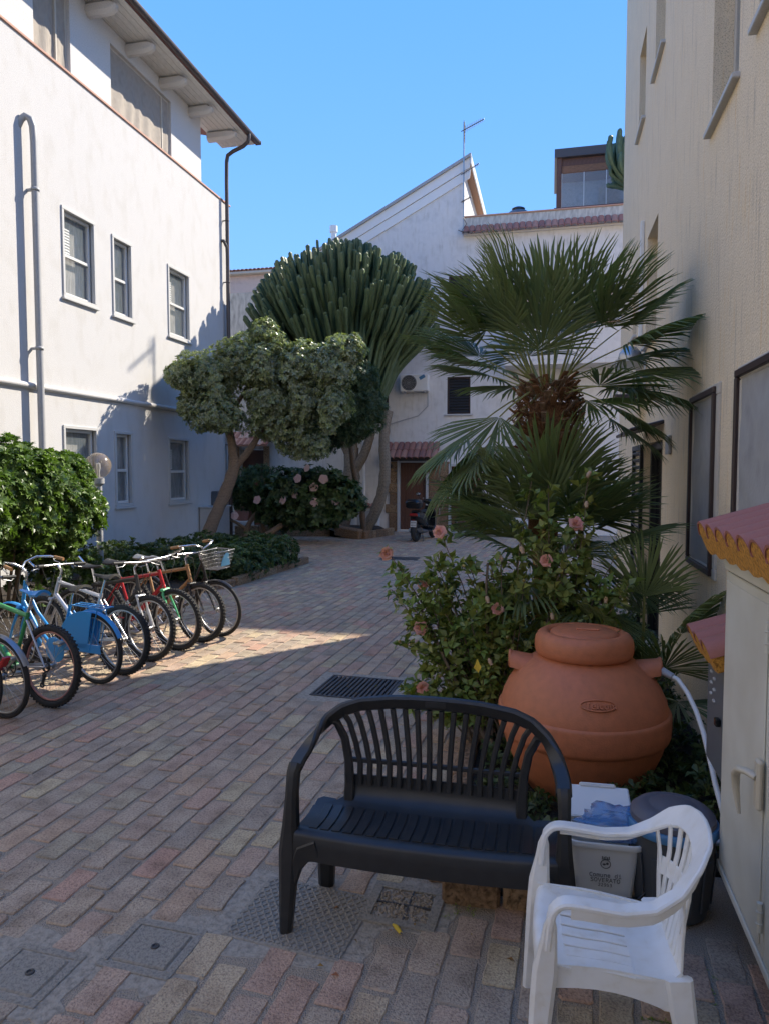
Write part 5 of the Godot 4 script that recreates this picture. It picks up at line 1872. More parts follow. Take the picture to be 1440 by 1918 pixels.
	for q in [[0.05, 1.25, 0.48, 1.1, 0.0], [-0.35, 1.3, 0.5, 1.05, 0.0], [0.45, 1.28, 0.52, 1.05, 0.0], [-1.2, 1.05, 0.5, 1.0, 0.05], [1.25, 1.0, 0.52, 1.0, 0.05], [-1.45, 0.72, 0.5, 0.95, 0.06], [1.3, 0.5, 0.5, 0.95, 0.12], [-0.6, 0.75, 0.5, 0.95, 0.08], [0.75, 0.75, 0.45, 0.9, 0.08], [1.6, 0.05, 0.5, 0.9, 0.2], [-0.2, 0.1, 0.45, 0.85, 0.25], [0.5, 0.1, 0.5, 0.9, 0.25], [3.0, 1.0, 0.5, 1.0, 0.05], [-2.3, 0.8, 0.5, 1.0, 0.08], [2.2, 0.8, 0.5, 1.0, 0.08], [1.0, -0.3, 0.45, 0.85, 0.3], [-0.9, 1.15, 0.5, 0.95, 0.03], [0.9, 1.1, 0.5, 0.95, 0.03], [-1.8, 0.75, 0.5, 0.95, 0.06], [1.9, 0.7, 0.5, 0.95, 0.06], [-2.8, 0.4, 0.5, 0.95, 0.1], [2.8, 0.4, 0.5, 0.95, 0.1], [-0.7, 0.5, 0.42, 0.85, 0.1], [0.2, -0.35, 0.4, 0.85, 0.25]]:
		frond(t, blades[r2.randi_range(0, 5)], Vector3(0, 1.18 + r2.randf_range(-0.12, 0.08), 0), q[0] + r2.randf_range(-0.1, 0.1), q[1], q[2], q[3] * 0.92, q[4], 0.0, r2.randf_range(-0.3, 0.3))
	# young one against the cream wall
	t = thing("young_fan_palm", "young fan palm spreading low against the cream wall behind the jar", "palm tree", Vector3(0.62, 0, -5.0))
	b = MB.new()
	b.tube([Vector3(0, 0, 0), Vector3(0, 0.4, 0)], [0.1, 0.08], 10)
	part(t, "trunk", b, M.palm_fibre)
	for q in [[0.55, 0.95, 0.62, 0.95, 0.05], [0.2, 0.75, 0.55, 0.9, 0.08], [-0.6, 0.95, 0.6, 0.9, 0.06], [-1.4, 0.9, 0.6, 0.95, 0.06], [0.4, 0.35, 0.45, 0.9, 0.12], [-0.5, 0.35, 0.45, 0.85, 0.15], [-1.3, 0.4, 0.5, 0.9, 0.15], [3.0, 1.0, 0.55, 0.9, 0.05], [-2.3, 0.8, 0.55, 0.9, 0.08], [-0.1, 1.2, 0.75, 0.9, 0.02], [-1.9, 1.2, 0.75, 0.95, 0.02]]:
		frond(t, blades[r2.randi_range(0, 5)], Vector3(0, 0.4 + r2.randf_range(-0.1, 0.05), 0), q[0], q[1], q[2], q[3] * 0.8, q[4], 0.0, r2.randf_range(-0.4, 0.4))

# ---------------------------------------------------------------- peach hibiscus behind the bench
func double_flower(sd: int) -> ArrayMesh:
	var r := RandomNumberGenerator.new()
	r.seed = sd
	var b := MB.new()
	for ring in 3:
		var n: int = [6, 5, 5][ring]
		for i in n:
			var a := TAU * i / n + ring * 0.6 + r.randf_range(-0.2, 0.2)
			var e: float = [0.15, 0.6, 1.1][ring]
			var d := Vector3(cos(a) * cos(e), sin(e), sin(a) * cos(e))
			var x := Vector3(-sin(a), 0, cos(a))
			var L: float = [0.05, 0.042, 0.034][ring] * r.randf_range(0.85, 1.15)
			var rows := []
			var q := r.randf_range(0.85, 1.2)
			b.col = Color(q, q * r.randf_range(0.85, 1.15), q)
			for k in 4:
				var f := k / 3.0
				var row := []
				for j in 5:
					var s := (j - 2) / 2.0
					row.append(d * L * f + x * s * L * 0.62 * sin(0.3 + f * 1.7) + Vector3(r.randf_range(-1, 1), r.randf_range(-1, 1), r.randf_range(-1, 1)) * 0.005 * f)
				rows.append(row)
			b.grid(rows, Vector3.UP)
	return b.mesh()

func front_hibiscus() -> void:
	var t := thing("peach_hibiscus", "leggy hibiscus shrub with double peach flowers behind the black bench", "shrub", Vector3(-0.35, 0, -4.75))
	var stems := MB.new()
	var places := []
	var r := RandomNumberGenerator.new()
	r.seed = 717
	# flowers: [x, y, z, kind] in local metres; kinds 0 open, 1 faded, 2 bud
	var fl := [[-0.725, 1.344, 0.05, 0], [-0.47, 1.151, 0.05, 0], [-0.48, 0.851, 0.1, 0], [-0.46, 0.462, 0.15, 0], [-0.37, 1.486, 0.0, 0], [-0.04, 1.095, 0.15, 1], [0.03, 1.009, 0.15, 0], [0.04, 1.356, 0.1, 1], [0.17, 1.419, 0.1, 1], [0.33, 1.326, 0.1, 0], [0.37, 1.006, 0.15, 1], [0.51, 1.565, 0.1, 0], [0.575, 1.71, 0.05, 1], [0.60, 1.90, 0.0, 1], [0.70, 1.124, 0.15, 1], [0.53, 0.943, 0.15, 1], [-0.02, 0.701, 0.2, 1], [-0.33, 0.56, 0.2, 2], [-0.3, 0.8, 0.15, 2], [-0.15, 0.95, 0.2, 2], [-0.55, 1.0, 0.1, 2], [0.2, 1.2, 0.15, 2], [0.42, 1.25, 0.1, 2], [0.75, 1.35, 0.05, 2], [-0.2, 1.28, 0.1, 2], [-0.62, 0.75, 0.1, 2], [0.1, 0.85, 0.2, 2], [0.3, 1.5, 0.05, 2]]
	var opens := [double_flower(1), double_flower(2), double_flower(3)]
	var wilt := MB.new()
	wilt.lathe([Vector2(0.0, 0.0), Vector2(0.012, 0.005), Vector2(0.02, 0.03), Vector2(0.013, 0.055), Vector2(0.017, 0.062), Vector2(0.0, 0.058)], Vector3.ZERO, 7)
	var wm := wilt.mesh()
	var bud := MB.new()
	bud.lathe([Vector2(0.0, 0.0), Vector2(0.011, 0.008), Vector2(0.013, 0.022), Vector2(0.006, 0.04), Vector2(0, 0.046)], Vector3.ZERO, 7)
	var bm := bud.mesh()
	var tips := []
	for f in fl:
		tips.append([Vector3(f[0], f[1], f[2]), true])
	for i in 54:
		var x := r.randf_range(-0.72, 0.85)
		var hmax := 1.85 if x > 0.2 else (1.4 if x > -0.45 else 1.2)
		tips.append([Vector3(x, r.randf_range(0.3, hmax), r.randf_range(-0.35, 0.22)), false])
	for q in tips:
		var tip: Vector3 = q[0]
		var base := Vector3(r.randf_range(-0.14, 0.2) + (0.25 if tip.x > 0.3 else 0.0), 0, r.randf_range(-0.12, 0.12))
		var mid := base.lerp(tip, 0.5) + Vector3(r.randf_range(-0.08, 0.08) - (tip.x - base.x) * 0.12, 0.06, r.randf_range(-0.06, 0.06))
		var path := []
		var rad := []
		for i in 9:
			var f := i / 8.0
			path.append(base.lerp(mid, f).lerp(mid.lerp(tip, f), f) + rdir() * 0.006)
			rad.append(lerpf(0.0095, 0.0025, f))
		stems.tube(path, rad, 5)
		# leaves along the outer part of the stem
		var n := 18 if q[1] else 24
		for i in n:
			var f := 0.45 + 0.55 * pow(r.randf(), 0.6)
			var p: Vector3 = base.lerp(mid, f).lerp(mid.lerp(tip, f), f)
			var off := rdir() * r.randf_range(0.01, 0.085)
			var y := (Vector3.UP * 0.6 + off.normalized() + (tip - base).normalized() * 0.5).normalized()
			var v := r.randf_range(0.7, 1.25)
			var warm := r.randf_range(0.85, 1.25)
			places.append([Transform3D(frame_of(y, rdir()).scaled(Vector3.ONE * r.randf_range(0.65, 1.15)), p + off), Color(v * warm, v, v * 0.9)])
	part(t, "stems", stems, M.stem)
	# three thicker bare stems
	var bs := MB.new()
	limb(bs, [Vector3(0.35, 0.0, 0.1), Vector3(0.36, 0.5, 0.1), Vector3(0.38, 0.95, 0.1), Vector3(0.45, 1.35, 0.08)], 0.018, 0.01, 7)
	limb(bs, [Vector3(0.0, 0, 0.1), Vector3(-0.02, 0.6, 0.12), Vector3(-0.05, 1.1, 0.1), Vector3(-0.04, 1.3, 0.1)], 0.016, 0.008, 7)
	limb(bs, [Vector3(0.0, 0.05, 0.1), Vector3(-0.25, 0.5, 0.1), Vector3(-0.42, 0.85, 0.08), Vector3(-0.55, 1.08, 0.05)], 0.018, 0.007, 7)
	part(t, "main_stems", bs, M.stem)
	var sp := sprig(21, 4, 0.078, 0.046, 1.25, 0.03, 0.42)
	scatter(t, "foliage", sp, M.leaf_hib, places, true)
	for i in fl.size():
		var f: Array = fl[i]
		var m: Mesh = opens[i % 3] if f[3] == 0 else (wm if f[3] == 1 else bm)
		var o := part(t, ["flower", "wilted_flower", "bud"][f[3]], m, [M.petal, M.petal_pale, M.bud][f[3]])
		var face := Vector3(r.randf_range(-0.6, 0.6), r.randf_range(-0.1, 0.7), 1.0) if f[3] != 1 else Vector3(r.randf_range(-0.6, 0.6), -0.9, 0.4)
		o.transform = Transform3D(frame_of(face, rdir()).scaled(Vector3.ONE * ([0.84, 0.8, 0.85][f[3]] * r.randf_range(0.9, 1.1))), Vector3(f[0], f[1], f[2]) + Vector3(0, 0, 0.03))
	var yl := MB.new()
	leaf(yl, Vector3.ZERO, Vector3(0.1, -1, 0.2), Vector3.BACK, 0.09, 0.05)
	var yo := part(t, "yellow_leaf", yl, M.yellow, Vector3(-0.09, 0.70, 0.25))
	yo.set_meta("label", "single yellow leaf hanging on the hibiscus")

func ground_cover() -> void:
	var places := []
	var r := RandomNumberGenerator.new()
	r.seed = 88
	for i in 2300:
		var p := Vector3(r.randf_range(-0.38, 0.98), 0.0, r.randf_range(-8.5, -3.25))
		var edge: float = clampf((p.x - 0.1) * 0.25, 0.0, 0.25)
		if p.distance_to(Vector3(0.2, 0, -4.3)) < 0.40 or (p.x > 0.04 and p.z > -3.55):
			continue
		p.y = 0.04 + r.randf() * (0.12 + edge)
		var v := r.randf_range(0.7, 1.25)
		places.append([Transform3D(frame_of(Vector3.UP + rdir() * 0.8, rdir()).scaled(Vector3.ONE * r.randf_range(0.6, 1.1)), p), Color(v, v, v * 0.9)])
	var o := scatter(self, "ground_cover", sprig(22, 8, 0.055, 0.03, 1.3, 0.05), M.leaf_cover, places, true)
	o.set_meta("label", "dark creeping plants covering the soil round the jar")
	o.set_meta("category", "ground cover")

func text_mesh(s: String, size: float, depth: float, bold := false, mono := false) -> TextMesh:
	var f := SystemFont.new()
	f.font_names = PackedStringArray(["Droid Sans Mono" if mono else "Droid Sans"])
	f.font_weight = 700 if bold else 400
	var m := TextMesh.new()
	m.text = s
	m.font = f
	m.font_size = 64
	m.pixel_size = size / 64.0
	m.depth = depth
	m.curve_step = 1.0
	return m

# ---------------------------------------------------------------- terracotta coloured water jar
func water_jar() -> void:
	var t := thing("water_jar", "big round terracotta coloured plastic water jar with lid behind the bench", "jar", Vector3(0.205, 0.02, -4.3))
	var b := MB.new()
	var prof := [Vector2(0.0, 0.0), Vector2(0.27, 0.0), Vector2(0.31, 0.01), Vector2(0.355, 0.08), Vector2(0.41, 0.18), Vector2(0.448, 0.27), Vector2(0.468, 0.335), Vector2(0.470, 0.342), Vector2(0.484, 0.350), Vector2(0.492, 0.372), Vector2(0.496, 0.42), Vector2(0.495, 0.478), Vector2(0.493, 0.492), Vector2(0.490, 0.5), Vector2(0.479, 0.506), Vector2(0.478, 0.515), Vector2(0.465, 0.565), Vector2(0.435, 0.63), Vector2(0.39, 0.695), Vector2(0.34, 0.745), Vector2(0.295, 0.775), Vector2(0.262, 0.79), Vector2(0.25, 0.80), Vector2(0.25, 0.83)]
	b.lathe(prof, Vector3.ZERO, 64)
	var body := part(t, "body", b, M.jar)
	b = MB.new()
	b.lathe([Vector2(0.25, 0.805), Vector2(0.268, 0.805), Vector2(0.278, 0.815), Vector2(0.283, 0.84), Vector2(0.283, 0.87), Vector2(0.278, 0.90), Vector2(0.262, 0.925), Vector2(0.24, 0.937), Vector2(0.218, 0.938), Vector2(0.205, 0.93), Vector2(0.202, 0.922), Vector2(0.196, 0.922), Vector2(0.192, 0.932), Vector2(0.17, 0.943), Vector2(0.10, 0.952), Vector2(0.0, 0.955)], Vector3.ZERO, 56)
	var lid := part(t, "lid", b, M.jar)
	b = MB.new()
	b.box(Vector3(0.02, 0.957, 0.03), Vector3(0.13, 0.012, 0.05), 0.005)
	part(lid, "grip", b, M.jar)
	for sg in [-1.0, 1.0]:
		b = MB.new()
		var rows := []
		for i in 5:
			var f := i / 4.0
			var r := []
			for j in 9:
				var a := PI * j / 8.0
				r.append(Vector3(sg * lerpf(0.24, 0.425, f), 0.715 + 0.085 * sin(a) - 0.03 * (1 - f), -cos(a) * lerpf(0.13, 0.075, f)))
			rows.append(r)
		b.grid(rows, Vector3.UP)
		var c := Vector3(sg * 0.425, 0.715, 0)
		for j in 8:
			b.tri(c, rows[4][j], rows[4][j + 1], Vector3(sg, 0, 0))
		b.torus(Vector3(sg * 0.425, 0.75, 0), Vector3(sg, 0, 0), 0.045, 0.012, 18, 6)
		part(t, "lug", b, M.jar)
	# raised oval with the maker's word on the shoulder, turned a little to the right
	var az := 0.14
	var nrm := Vector3(sin(az) * 0.83, 0.56, cos(az) * 0.83).normalized()
	var bs := Basis(Vector3.UP.cross(nrm).normalized(), nrm.cross(Vector3.UP.cross(nrm).normalized()), nrm)
	var at := Vector3(sin(az) * 0.431, 0.632, cos(az) * 0.431)
	var oval := MB.new()
	var path := []
	for i in 41:
		var a := TAU * i / 40.0
		var u := cos(a) * 0.092
		var v := sin(a) * 0.031
		# follow the shoulder
		var y := 0.632 + v * 0.8
		var rr := 0.436 - v * 0.55
		var ang := az + u / 0.43
		path.append(Vector3(sin(ang) * rr, y, cos(ang) * rr))
	oval.tube(path, 0.005, 6, false)
	var emb := part(t, "emblem", oval, M.jar)
	var x := -0.066
	for ch in "Telcom":
		var tm := text_mesh(ch, 0.046, 0.012, true)
		var w: float = tm.get_aabb().size.x
		var ang := az + (x + w * 0.5) / 0.43
		var q := Vector3(sin(ang) * 0.438, 0.629, cos(ang) * 0.438)
		var nn := Vector3(sin(ang) * 0.83, 0.56, cos(ang) * 0.83).normalized()
		var xx := Vector3.UP.cross(nn).normalized()
		part(emb, "letter", tm, M.jar, q, Basis(xx, nn.cross(xx), nn))
		x += w + 0.0055
	# hose
	var h := thing("water_hose", "white corrugated hose curving from the jar down to the cabinet", "hose", Vector3(0.66, 0, -4.2))
	b = MB.new()
	var cv := Curve3D.new()
	var pts := [Vector3(-0.02, 0.755, -0.06), Vector3(0.05, 0.735, 0.02), Vector3(0.115, 0.62, 0.2), Vector3(0.14, 0.46, 0.42), Vector3(0.15, 0.30, 0.68), Vector3(0.19, 0.21, 0.95), Vector3(0.26, 0.17, 1.1)]
	for i in pts.size():
		var tn: Vector3 = (pts[mini(i + 1, pts.size() - 1)] - pts[maxi(i - 1, 0)]) * 0.22
		cv.add_point(pts[i], -tn, tn)
	var L := cv.get_baked_length()
	var pp := []
	var rr := []
	for i in 201:
		pp.append(cv.sample_baked(L * i / 200.0))
		rr.append(0.0125 + 0.0012 * (i % 2))
	b.tube(pp, rr, 10)
	part(h, "tube", b, M.hose)
	b = MB.new()
	b.tube([Vector3(-0.05, 0.765, -0.09), Vector3(-0.02, 0.755, -0.06), Vector3(0.03, 0.742, 0.0)], [0.022, 0.024, 0.018], 12)
	part(h, "connector", b, M.grey_pipe)
	h = thing("short_hose", "short piece of white hose lying behind the dustbin", "hose", Vector3(0.72, 0.14, -3.42))
	b = MB.new()
	b.tube([Vector3(-0.14, 0.02, -0.05), Vector3(-0.02, 0.05, 0.0), Vector3(0.12, 0.10, 0.05), Vector3(0.2, 0.12, 0.06)], 0.014, 9)
	part(h, "tube", b, M.hose)

# ---------------------------------------------------------------- cabinets under little tiled roofs
func long_tile(L: float, r: float) -> ArrayMesh:
	var b := MB.new()
	var rows := []
	for i in 3:
		var row := []
		for j in 9:
			var a := PI * j / 8.0
			row.append(Vector3(L * i / 2.0, sin(a) * r * 0.72, -cos(a) * r))
		rows.append(row)
	b.shell(rows, 0.009, Vector3.UP)
	return b.mesh()

func tiled_cap(t: Node3D, zs: Array, x_eave: float, y_eave: float, x_wall: float, rise: float, r: float) -> void:
	var L := sqrt(pow(x_wall - x_eave, 2) + rise * rise)
	var tilt := atan2(rise, x_wall - x_eave)
	var tile := long_tile(L, r)
	for z in zs:
		var o := part(t, "tile", tile, M.mauve_tile, Vector3(x_eave, y_eave, z), Basis(Vector3(0, 0, 1), tilt) * Basis(Vector3.RIGHT, rng.randf_range(-0.03, 0.03)))
		# mortar plug painted ochre in the mouth of the tile, leaning back to the cabinet
		var b := MB.new()
		var arc := []
		for j in 13:
			var a := PI * j / 12.0
			arc.append(Vector3(0.004, sin(a) * (r - 0.010) * 0.72, -cos(a) * (r - 0.010)))
		for j in 12:
			b.tri(Vector3(0.004, -0.002, 0), arc[j], arc[j + 1], Vector3.LEFT)
		var low := [Vector3(0.012, -0.07, -r * 0.86), Vector3(0.012, -0.085, -r * 0.3), Vector3(0.012, -0.08, r * 0.3), Vector3(0.012, -0.07, r * 0.86)]
		var top := [Vector3(0.004, -0.002, -r + 0.01), Vector3(0.004, -0.002, -r * 0.3), Vector3(0.004, -0.002, r * 0.3), Vector3(0.004, -0.002, r - 0.01)]
		for j in 3:
			b.quad(top[j], top[j + 1], low[j + 1], low[j], Vector3.LEFT)
			b.quad(low[j], low[j + 1], low[j + 1] + Vector3(0.12, 0, 0), low[j] + Vector3(0.12, 0, 0), Vector3.DOWN)
		b.quad(top[0], low[0], low[0] + Vector3(0.12, 0, 0), top[0] + Vector3(0.12, 0, 0), Vector3.FORWARD)
		b.quad(top[3], low[3], low[3] + Vector3(0.12, 0, 0), top[3] + Vector3(0.12, 0, 0), Vector3.BACK)
		part(o, "mortar_plug", b, M.ochre)
	var b := MB.new()
	b.box(Vector3((x_eave + x_wall) * 0.5 + 0.05, y_eave + rise * 0.5 - 0.035, (zs[0] + zs[zs.size() - 1]) * 0.5), Vector3(L - 0.12, 0.03, absf(zs[0] - zs[zs.size() - 1]) + r * 1.9), 0.004, Basis(Vector3(0, 0, 1), tilt))
	part(t, "tile_bed", b, M.cream_trim)

func cabinets() -> void:
	var t := thing("white_meter_cabinet", "tall cream white metal cabinet with lever handle under a mauve tiled cap", "cabinet", Vector3(1.04, 0, -2.3))
	var b := MB.new()
	b.bb(Vector3(-0.315, 0.235, -0.85), Vector3(-0.004, 1.575, 1.1), 0.006)
	part(t, "body", b, M.cabinet)
	b = MB.new()
	b.bb(Vector3(-0.16, -0.02, -0.7), Vector3(-0.004, 0.232, 1.1), 0.01)
	part(t, "plinth", b, M.cement)
	# door leaves, proud of the body
	for q in [[-0.825, -0.20], [-0.19, 1.05]]:
		b = MB.new()
		b.bb(Vector3(-0.332, 0.275, q[0]), Vector3(-0.316, 1.49, q[1]), 0.004)
		var d := part(t, "door", b, M.cabinet)
		b = MB.new()
		b.bb(Vector3(-0.338, 0.305, q[0] + 0.03), Vector3(-0.3325, 1.46, q[1] - 0.03), 0.003)
		part(d, "panel", b, M.cabinet)
	b = MB.new()
	b.bb(Vector3(-0.336, 1.497, -0.85), Vector3(-0.316, 1.575, 1.1), 0.004)
	part(t, "edge_strip", b, M.cabinet)
	b = MB.new()
	b.bb(Vector3(-0.336, 0.235, -0.85), Vector3(-0.316, 0.268, 1.1), 0.004)
	part(t, "edge_strip", b, M.cabinet)
	for y in [0.42, 1.36]:
		b = MB.new()
		b.tube([Vector3(-0.345, y - 0.05, -0.197), Vector3(-0.345, y + 0.05, -0.197)], 0.0095, 10)
		b.torus(Vector3(-0.345, y - 0.02, -0.197), Vector3.UP, 0.0095, 0.003, 12, 5)
		b.torus(Vector3(-0.345, y + 0.02, -0.197), Vector3.UP, 0.0095, 0.003, 12, 5)
		part(t, "hinge", b, M.cabinet)
	b = MB.new()
	b.box(Vector3(-0.349, 0.855, -0.235), Vector3(0.022, 0.17, 0.045), 0.008)
	var hd := part(t, "handle", b, M.handle)
	b = MB.new()
	b.tube([Vector3(-0.355, 0.878, -0.235), Vector3(-0.378, 0.884, -0.265), Vector3(-0.392, 0.875, -0.305), Vector3(-0.394, 0.845, -0.345), Vector3(-0.39, 0.79, -0.355), Vector3(-0.384, 0.74, -0.350), Vector3(-0.38, 0.70, -0.342)], [0.017, 0.017, 0.018, 0.017, 0.014, 0.010, 0.006], 10, true, 0.7)
	part(hd, "lever", b, M.handle)
	for i in 5:
		b = MB.new()
		b.box(Vector3(-0.34, 1.27 - i * 0.035, 0.2), Vector3(0.01, 0.01, 0.12), 0.003)
		part(t, "vent_slot", b, M.grey_pipe)
	var zs := []
	for i in 12:
		zs.append(-0.80 + i * 0.158)
	tiled_cap(t, zs, -0.43, 1.635, -0.006, 0.13, 0.088)
	t = thing("grey_meter_cabinet", "small grey louvred cabinet under its own mauve tiled cap beyond the white one", "cabinet", Vector3(1.04, 0, -3.36))
	b = MB.new()
	b.bb(Vector3(-0.30, 0.55, -0.17), Vector3(-0.004, 1.09, 0.17), 0.006)
	part(t, "body", b, M.grey_cabinet)
	b = MB.new()
	b.bb(Vector3(-0.312, 0.57, -0.155), Vector3(-0.301, 1.07, 0.155), 0.004)
	var dd := part(t, "door", b, M.grey_cabinet)
	for i in 6:
		b = MB.new()
		b.ball(Vector3(-0.313, 0.99 - (i / 2) * 0.05 - (i % 2) * 0.018, -0.075 + (i % 2) * 0.06), Vector3(0.008, 0.008, 0.022), 8, 6)
		part(dd, "louvre", b, M.grey_pipe)
	b = MB.new()
	b.bb(Vector3(-0.335, 0.80, 0.09), Vector3(-0.313, 0.835, 0.125), 0.004)
	part(dd, "latch", b, M.gloss_black)
	tiled_cap(t, [-0.16, -0.005, 0.15], -0.385, 1.125, -0.006, 0.13, 0.085)

# ---------------------------------------------------------------- black plastic bench
func plastic_bench() -> void:
	var t := thing("plastic_bench", "black plastic two seat garden bench with slatted back in the foreground", "bench", Vector3(-0.478, 0, -2.86))
	var W := 0.545
	# rail: one loop from the left arm over the back to the right arm
	var pts := [Vector3(-W, 0.655, 0.115), Vector3(-W, 0.672, 0.06), Vector3(-0.535, 0.695, 0.0), Vector3(-0.515, 0.735, -0.06), Vector3(-0.48, 0.785, -0.115), Vector3(-0.42, 0.826, -0.155), Vector3(-0.34, 0.852, -0.175), Vector3(-0.2, 0.868, -0.19), Vector3(0, 0.873, -0.195)]
	var path := pts.duplicate()
	for i in range(pts.size() - 2, -1, -1):
		path.append(pts[i] * Vector3(-1, 1, 1))
	var cv := Curve3D.new()
	for i in path.size():
		var tn: Vector3 = (path[mini(i + 1, path.size() - 1)] - path[maxi(i - 1, 0)]) * 0.18
		cv.add_point(path[i], -tn, tn)
	var L := cv.get_baked_length()
	var pp := []
	var sd := []
	var sz := []
	for i in 61:
		var f := i / 60.0
		var p := cv.sample_baked(L * f)
		pp.append(p)
		var e := absf(f - 0.5) * 2.0
		var arm := clampf((e - 0.62) / 0.25, 0.0, 1.0)
		# on the arms the band lies flat, over the back it stands up
		sd.append(Vector3(0, 1, 0.25).lerp(Vector3(1, 0.1, 0), arm).normalized())
		sz.append(Vector2(lerpf(0.062, 0.062, arm), lerpf(0.034, 0.028, arm)))
	var b := MB.new()
	b.strap(pp, sd, sz)
	var rail := part(t, "back_rail", b, M.black_plastic)
	b = MB.new()
	b.bb(Vector3(-0.045, 0.859, -0.1755), Vector3(0.045, 0.884, -0.1735), 0.001)
	part(rail, "maker_plate", b, M.black_plastic)
	# lower edge of the back
	for sg in [-1.0, 1.0]:
		b = MB.new()
		b.strap([Vector3(sg * 0.475, 0.792, -0.12), Vector3(sg * 0.44, 0.77, -0.145), Vector3(sg * 0.405, 0.70, -0.15), Vector3(sg * 0.385, 0.60, -0.145), Vector3(sg * 0.378, 0.50, -0.135), Vector3(sg * 0.378, 0.43, -0.125)], [Vector3.RIGHT, Vector3.RIGHT, Vector3.RIGHT, Vector3.RIGHT, Vector3.RIGHT, Vector3.RIGHT], [Vector2(0.03, 0.028), Vector2(0.034, 0.028), Vector2(0.036, 0.026), Vector2(0.038, 0.026), Vector2(0.045, 0.026), Vector2(0.05, 0.028)])
		part(t, "back_edge", b, M.black_plastic)
	for i in 16:
		var f := (i + 0.5) / 16.0 * 2.0 - 1.0
		var xt := f * 0.415
		var xb := f * 0.355
		var yt: float = 0.844 - 0.045 * pow(absf(f), 3.0)
		b = MB.new()
		b.strap([Vector3(xt * 1.05, yt, -0.182 + 0.03 * f * f), Vector3(xt * 0.99, 0.77, -0.176 + 0.018 * f * f), Vector3(lerpf(xt, xb, 0.6), 0.68, -0.168 + 0.012 * f * f), Vector3(xb, 0.59, -0.156 + 0.006 * f * f), Vector3(xb, 0.50, -0.142)], [Vector3.RIGHT, Vector3.RIGHT, Vector3.RIGHT, Vector3.RIGHT, Vector3.RIGHT], [Vector2(0.024, 0.02), Vector2(0.024, 0.02), Vector2(0.024, 0.02), Vector2(0.025, 0.02), Vector2(0.026, 0.02)])
		part(t, "slat", b, M.black_plastic)
	b = MB.new()
	b.strap([Vector3(-0.375, 0.605, -0.150), Vector3(0, 0.603, -0.162), Vector3(0.375, 0.605, -0.150)], [Vector3.UP, Vector3.UP, Vector3.UP], [Vector2(0.022, 0.014), Vector2(0.022, 0.014), Vector2(0.022, 0.014)])
	part(t, "cross_rib", b, M.black_plastic)
	# seat: dished sheet rolling up into the back and down over the front
	var rows := []
	var zp := [[-0.152, 0.535], [-0.146, 0.49], [-0.135, 0.455], [-0.11, 0.432], [-0.06, 0.42], [0.0, 0.414], [0.06, 0.416], [0.12, 0.425], [0.155, 0.43], [0.178, 0.424], [0.19, 0.408], [0.196, 0.37], [0.2, 0.318]]
	for q in zp:
		var r := []
		var back := clampf((-0.1 - q[0]) / 0.05, 0.0, 1.0)
		var hw := lerpf(0.525, 0.385, clampf((-0.06 - q[0]) / 0.07, 0.0, 1.0))
		for j in 33:
			var u := (j - 16) / 16.0
			var drop := 0.0
			if q[0] > 0.185:
				drop = 0.028 * (1.0 - pow(absf(u), 4.0)) * (0.37 - q[1] + 0.05) * -6.0 * 0.0
			var dish := -0.01 * (1.0 - u * u) * (1.0 - back)
			r.append(Vector3(u * hw, q[1] + dish + drop, q[0] + (0.012 * (1.0 - u * u) if q[0] > 0.1 else -0.012 * (1.0 - u * u) * back)))
		rows.append(r)
	b = MB.new()
	b.shell(rows, 0.014, Vector3.UP)
	var seat := part(t, "seat", b, M.black_plastic)
	# raised ribs along the seat
	for i in 20:
		var x := -0.455 + i * 0.048
		b = MB.new()
		var u := x / 0.525
		var dz := -0.01 * (1.0 - u * u)
		b.strap([Vector3(x, 0.4265 + dz, -0.075), Vector3(x, 0.4165 + dz, 0.0), Vector3(x, 0.4185 + dz, 0.06), Vector3(x, 0.4275 + dz, 0.12), Vector3(x, 0.4305 + dz, 0.15)], [Vector3.RIGHT, Vector3.RIGHT, Vector3.RIGHT, Vector3.RIGHT, Vector3.RIGHT], [Vector2(0.036, 0.004), Vector2(0.036, 0.004), Vector2(0.036, 0.004), Vector2(0.036, 0.004), Vector2(0.036, 0.004)])
		part(seat, "seat_rib", b, M.black_plastic)
	# legs
	for sg in [-1.0, 1.0]:
		b = MB.new()
		b.strap([Vector3(sg * 0.545, 0.668, 0.10), Vector3(sg * 0.547, 0.64, 0.125), Vector3(sg * 0.548, 0.56, 0.14), Vector3(sg * 0.549, 0.45, 0.152), Vector3(sg * 0.55, 0.33, 0.168), Vector3(sg * 0.553, 0.15, 0.187), Vector3(sg * 0.556, 0.0, 0.2)], [Vector3.RIGHT, Vector3.RIGHT, Vector3.RIGHT, Vector3.RIGHT, Vector3.RIGHT, Vector3.RIGHT, Vector3.RIGHT], [Vector2(0.055, 0.05), Vector2(0.05, 0.06), Vector2(0.046, 0.066), Vector2(0.06, 0.074), Vector2(0.085, 0.07), Vector2(0.066, 0.055), Vector2(0.05, 0.045)])
		# web curving into the apron
		b.strap([Vector3(sg * 0.53, 0.20, 0.183), Vector3(sg * 0.515, 0.28, 0.187), Vector3(sg * 0.485, 0.335, 0.19), Vector3(sg * 0.42, 0.36, 0.193)], [Vector3.BACK, Vector3.BACK, Vector3.BACK, Vector3.BACK], [Vector2(0.03, 0.03), Vector2(0.03, 0.055), Vector2(0.026, 0.075), Vector2(0.02, 0.08)])
		part(t, "leg", b, M.black_plastic)
		b = MB.new()
		b.strap([Vector3(sg * 0.47, 0.42, -0.09), Vector3(sg * 0.48, 0.3, -0.115), Vector3(sg * 0.49, 0.15, -0.145), Vector3(sg * 0.50, 0.0, -0.17)], [Vector3.RIGHT, Vector3.RIGHT, Vector3.RIGHT, Vector3.RIGHT], [Vector2(0.10, 0.08), Vector2(0.09, 0.07), Vector2(0.08, 0.065), Vector2(0.07, 0.06)])
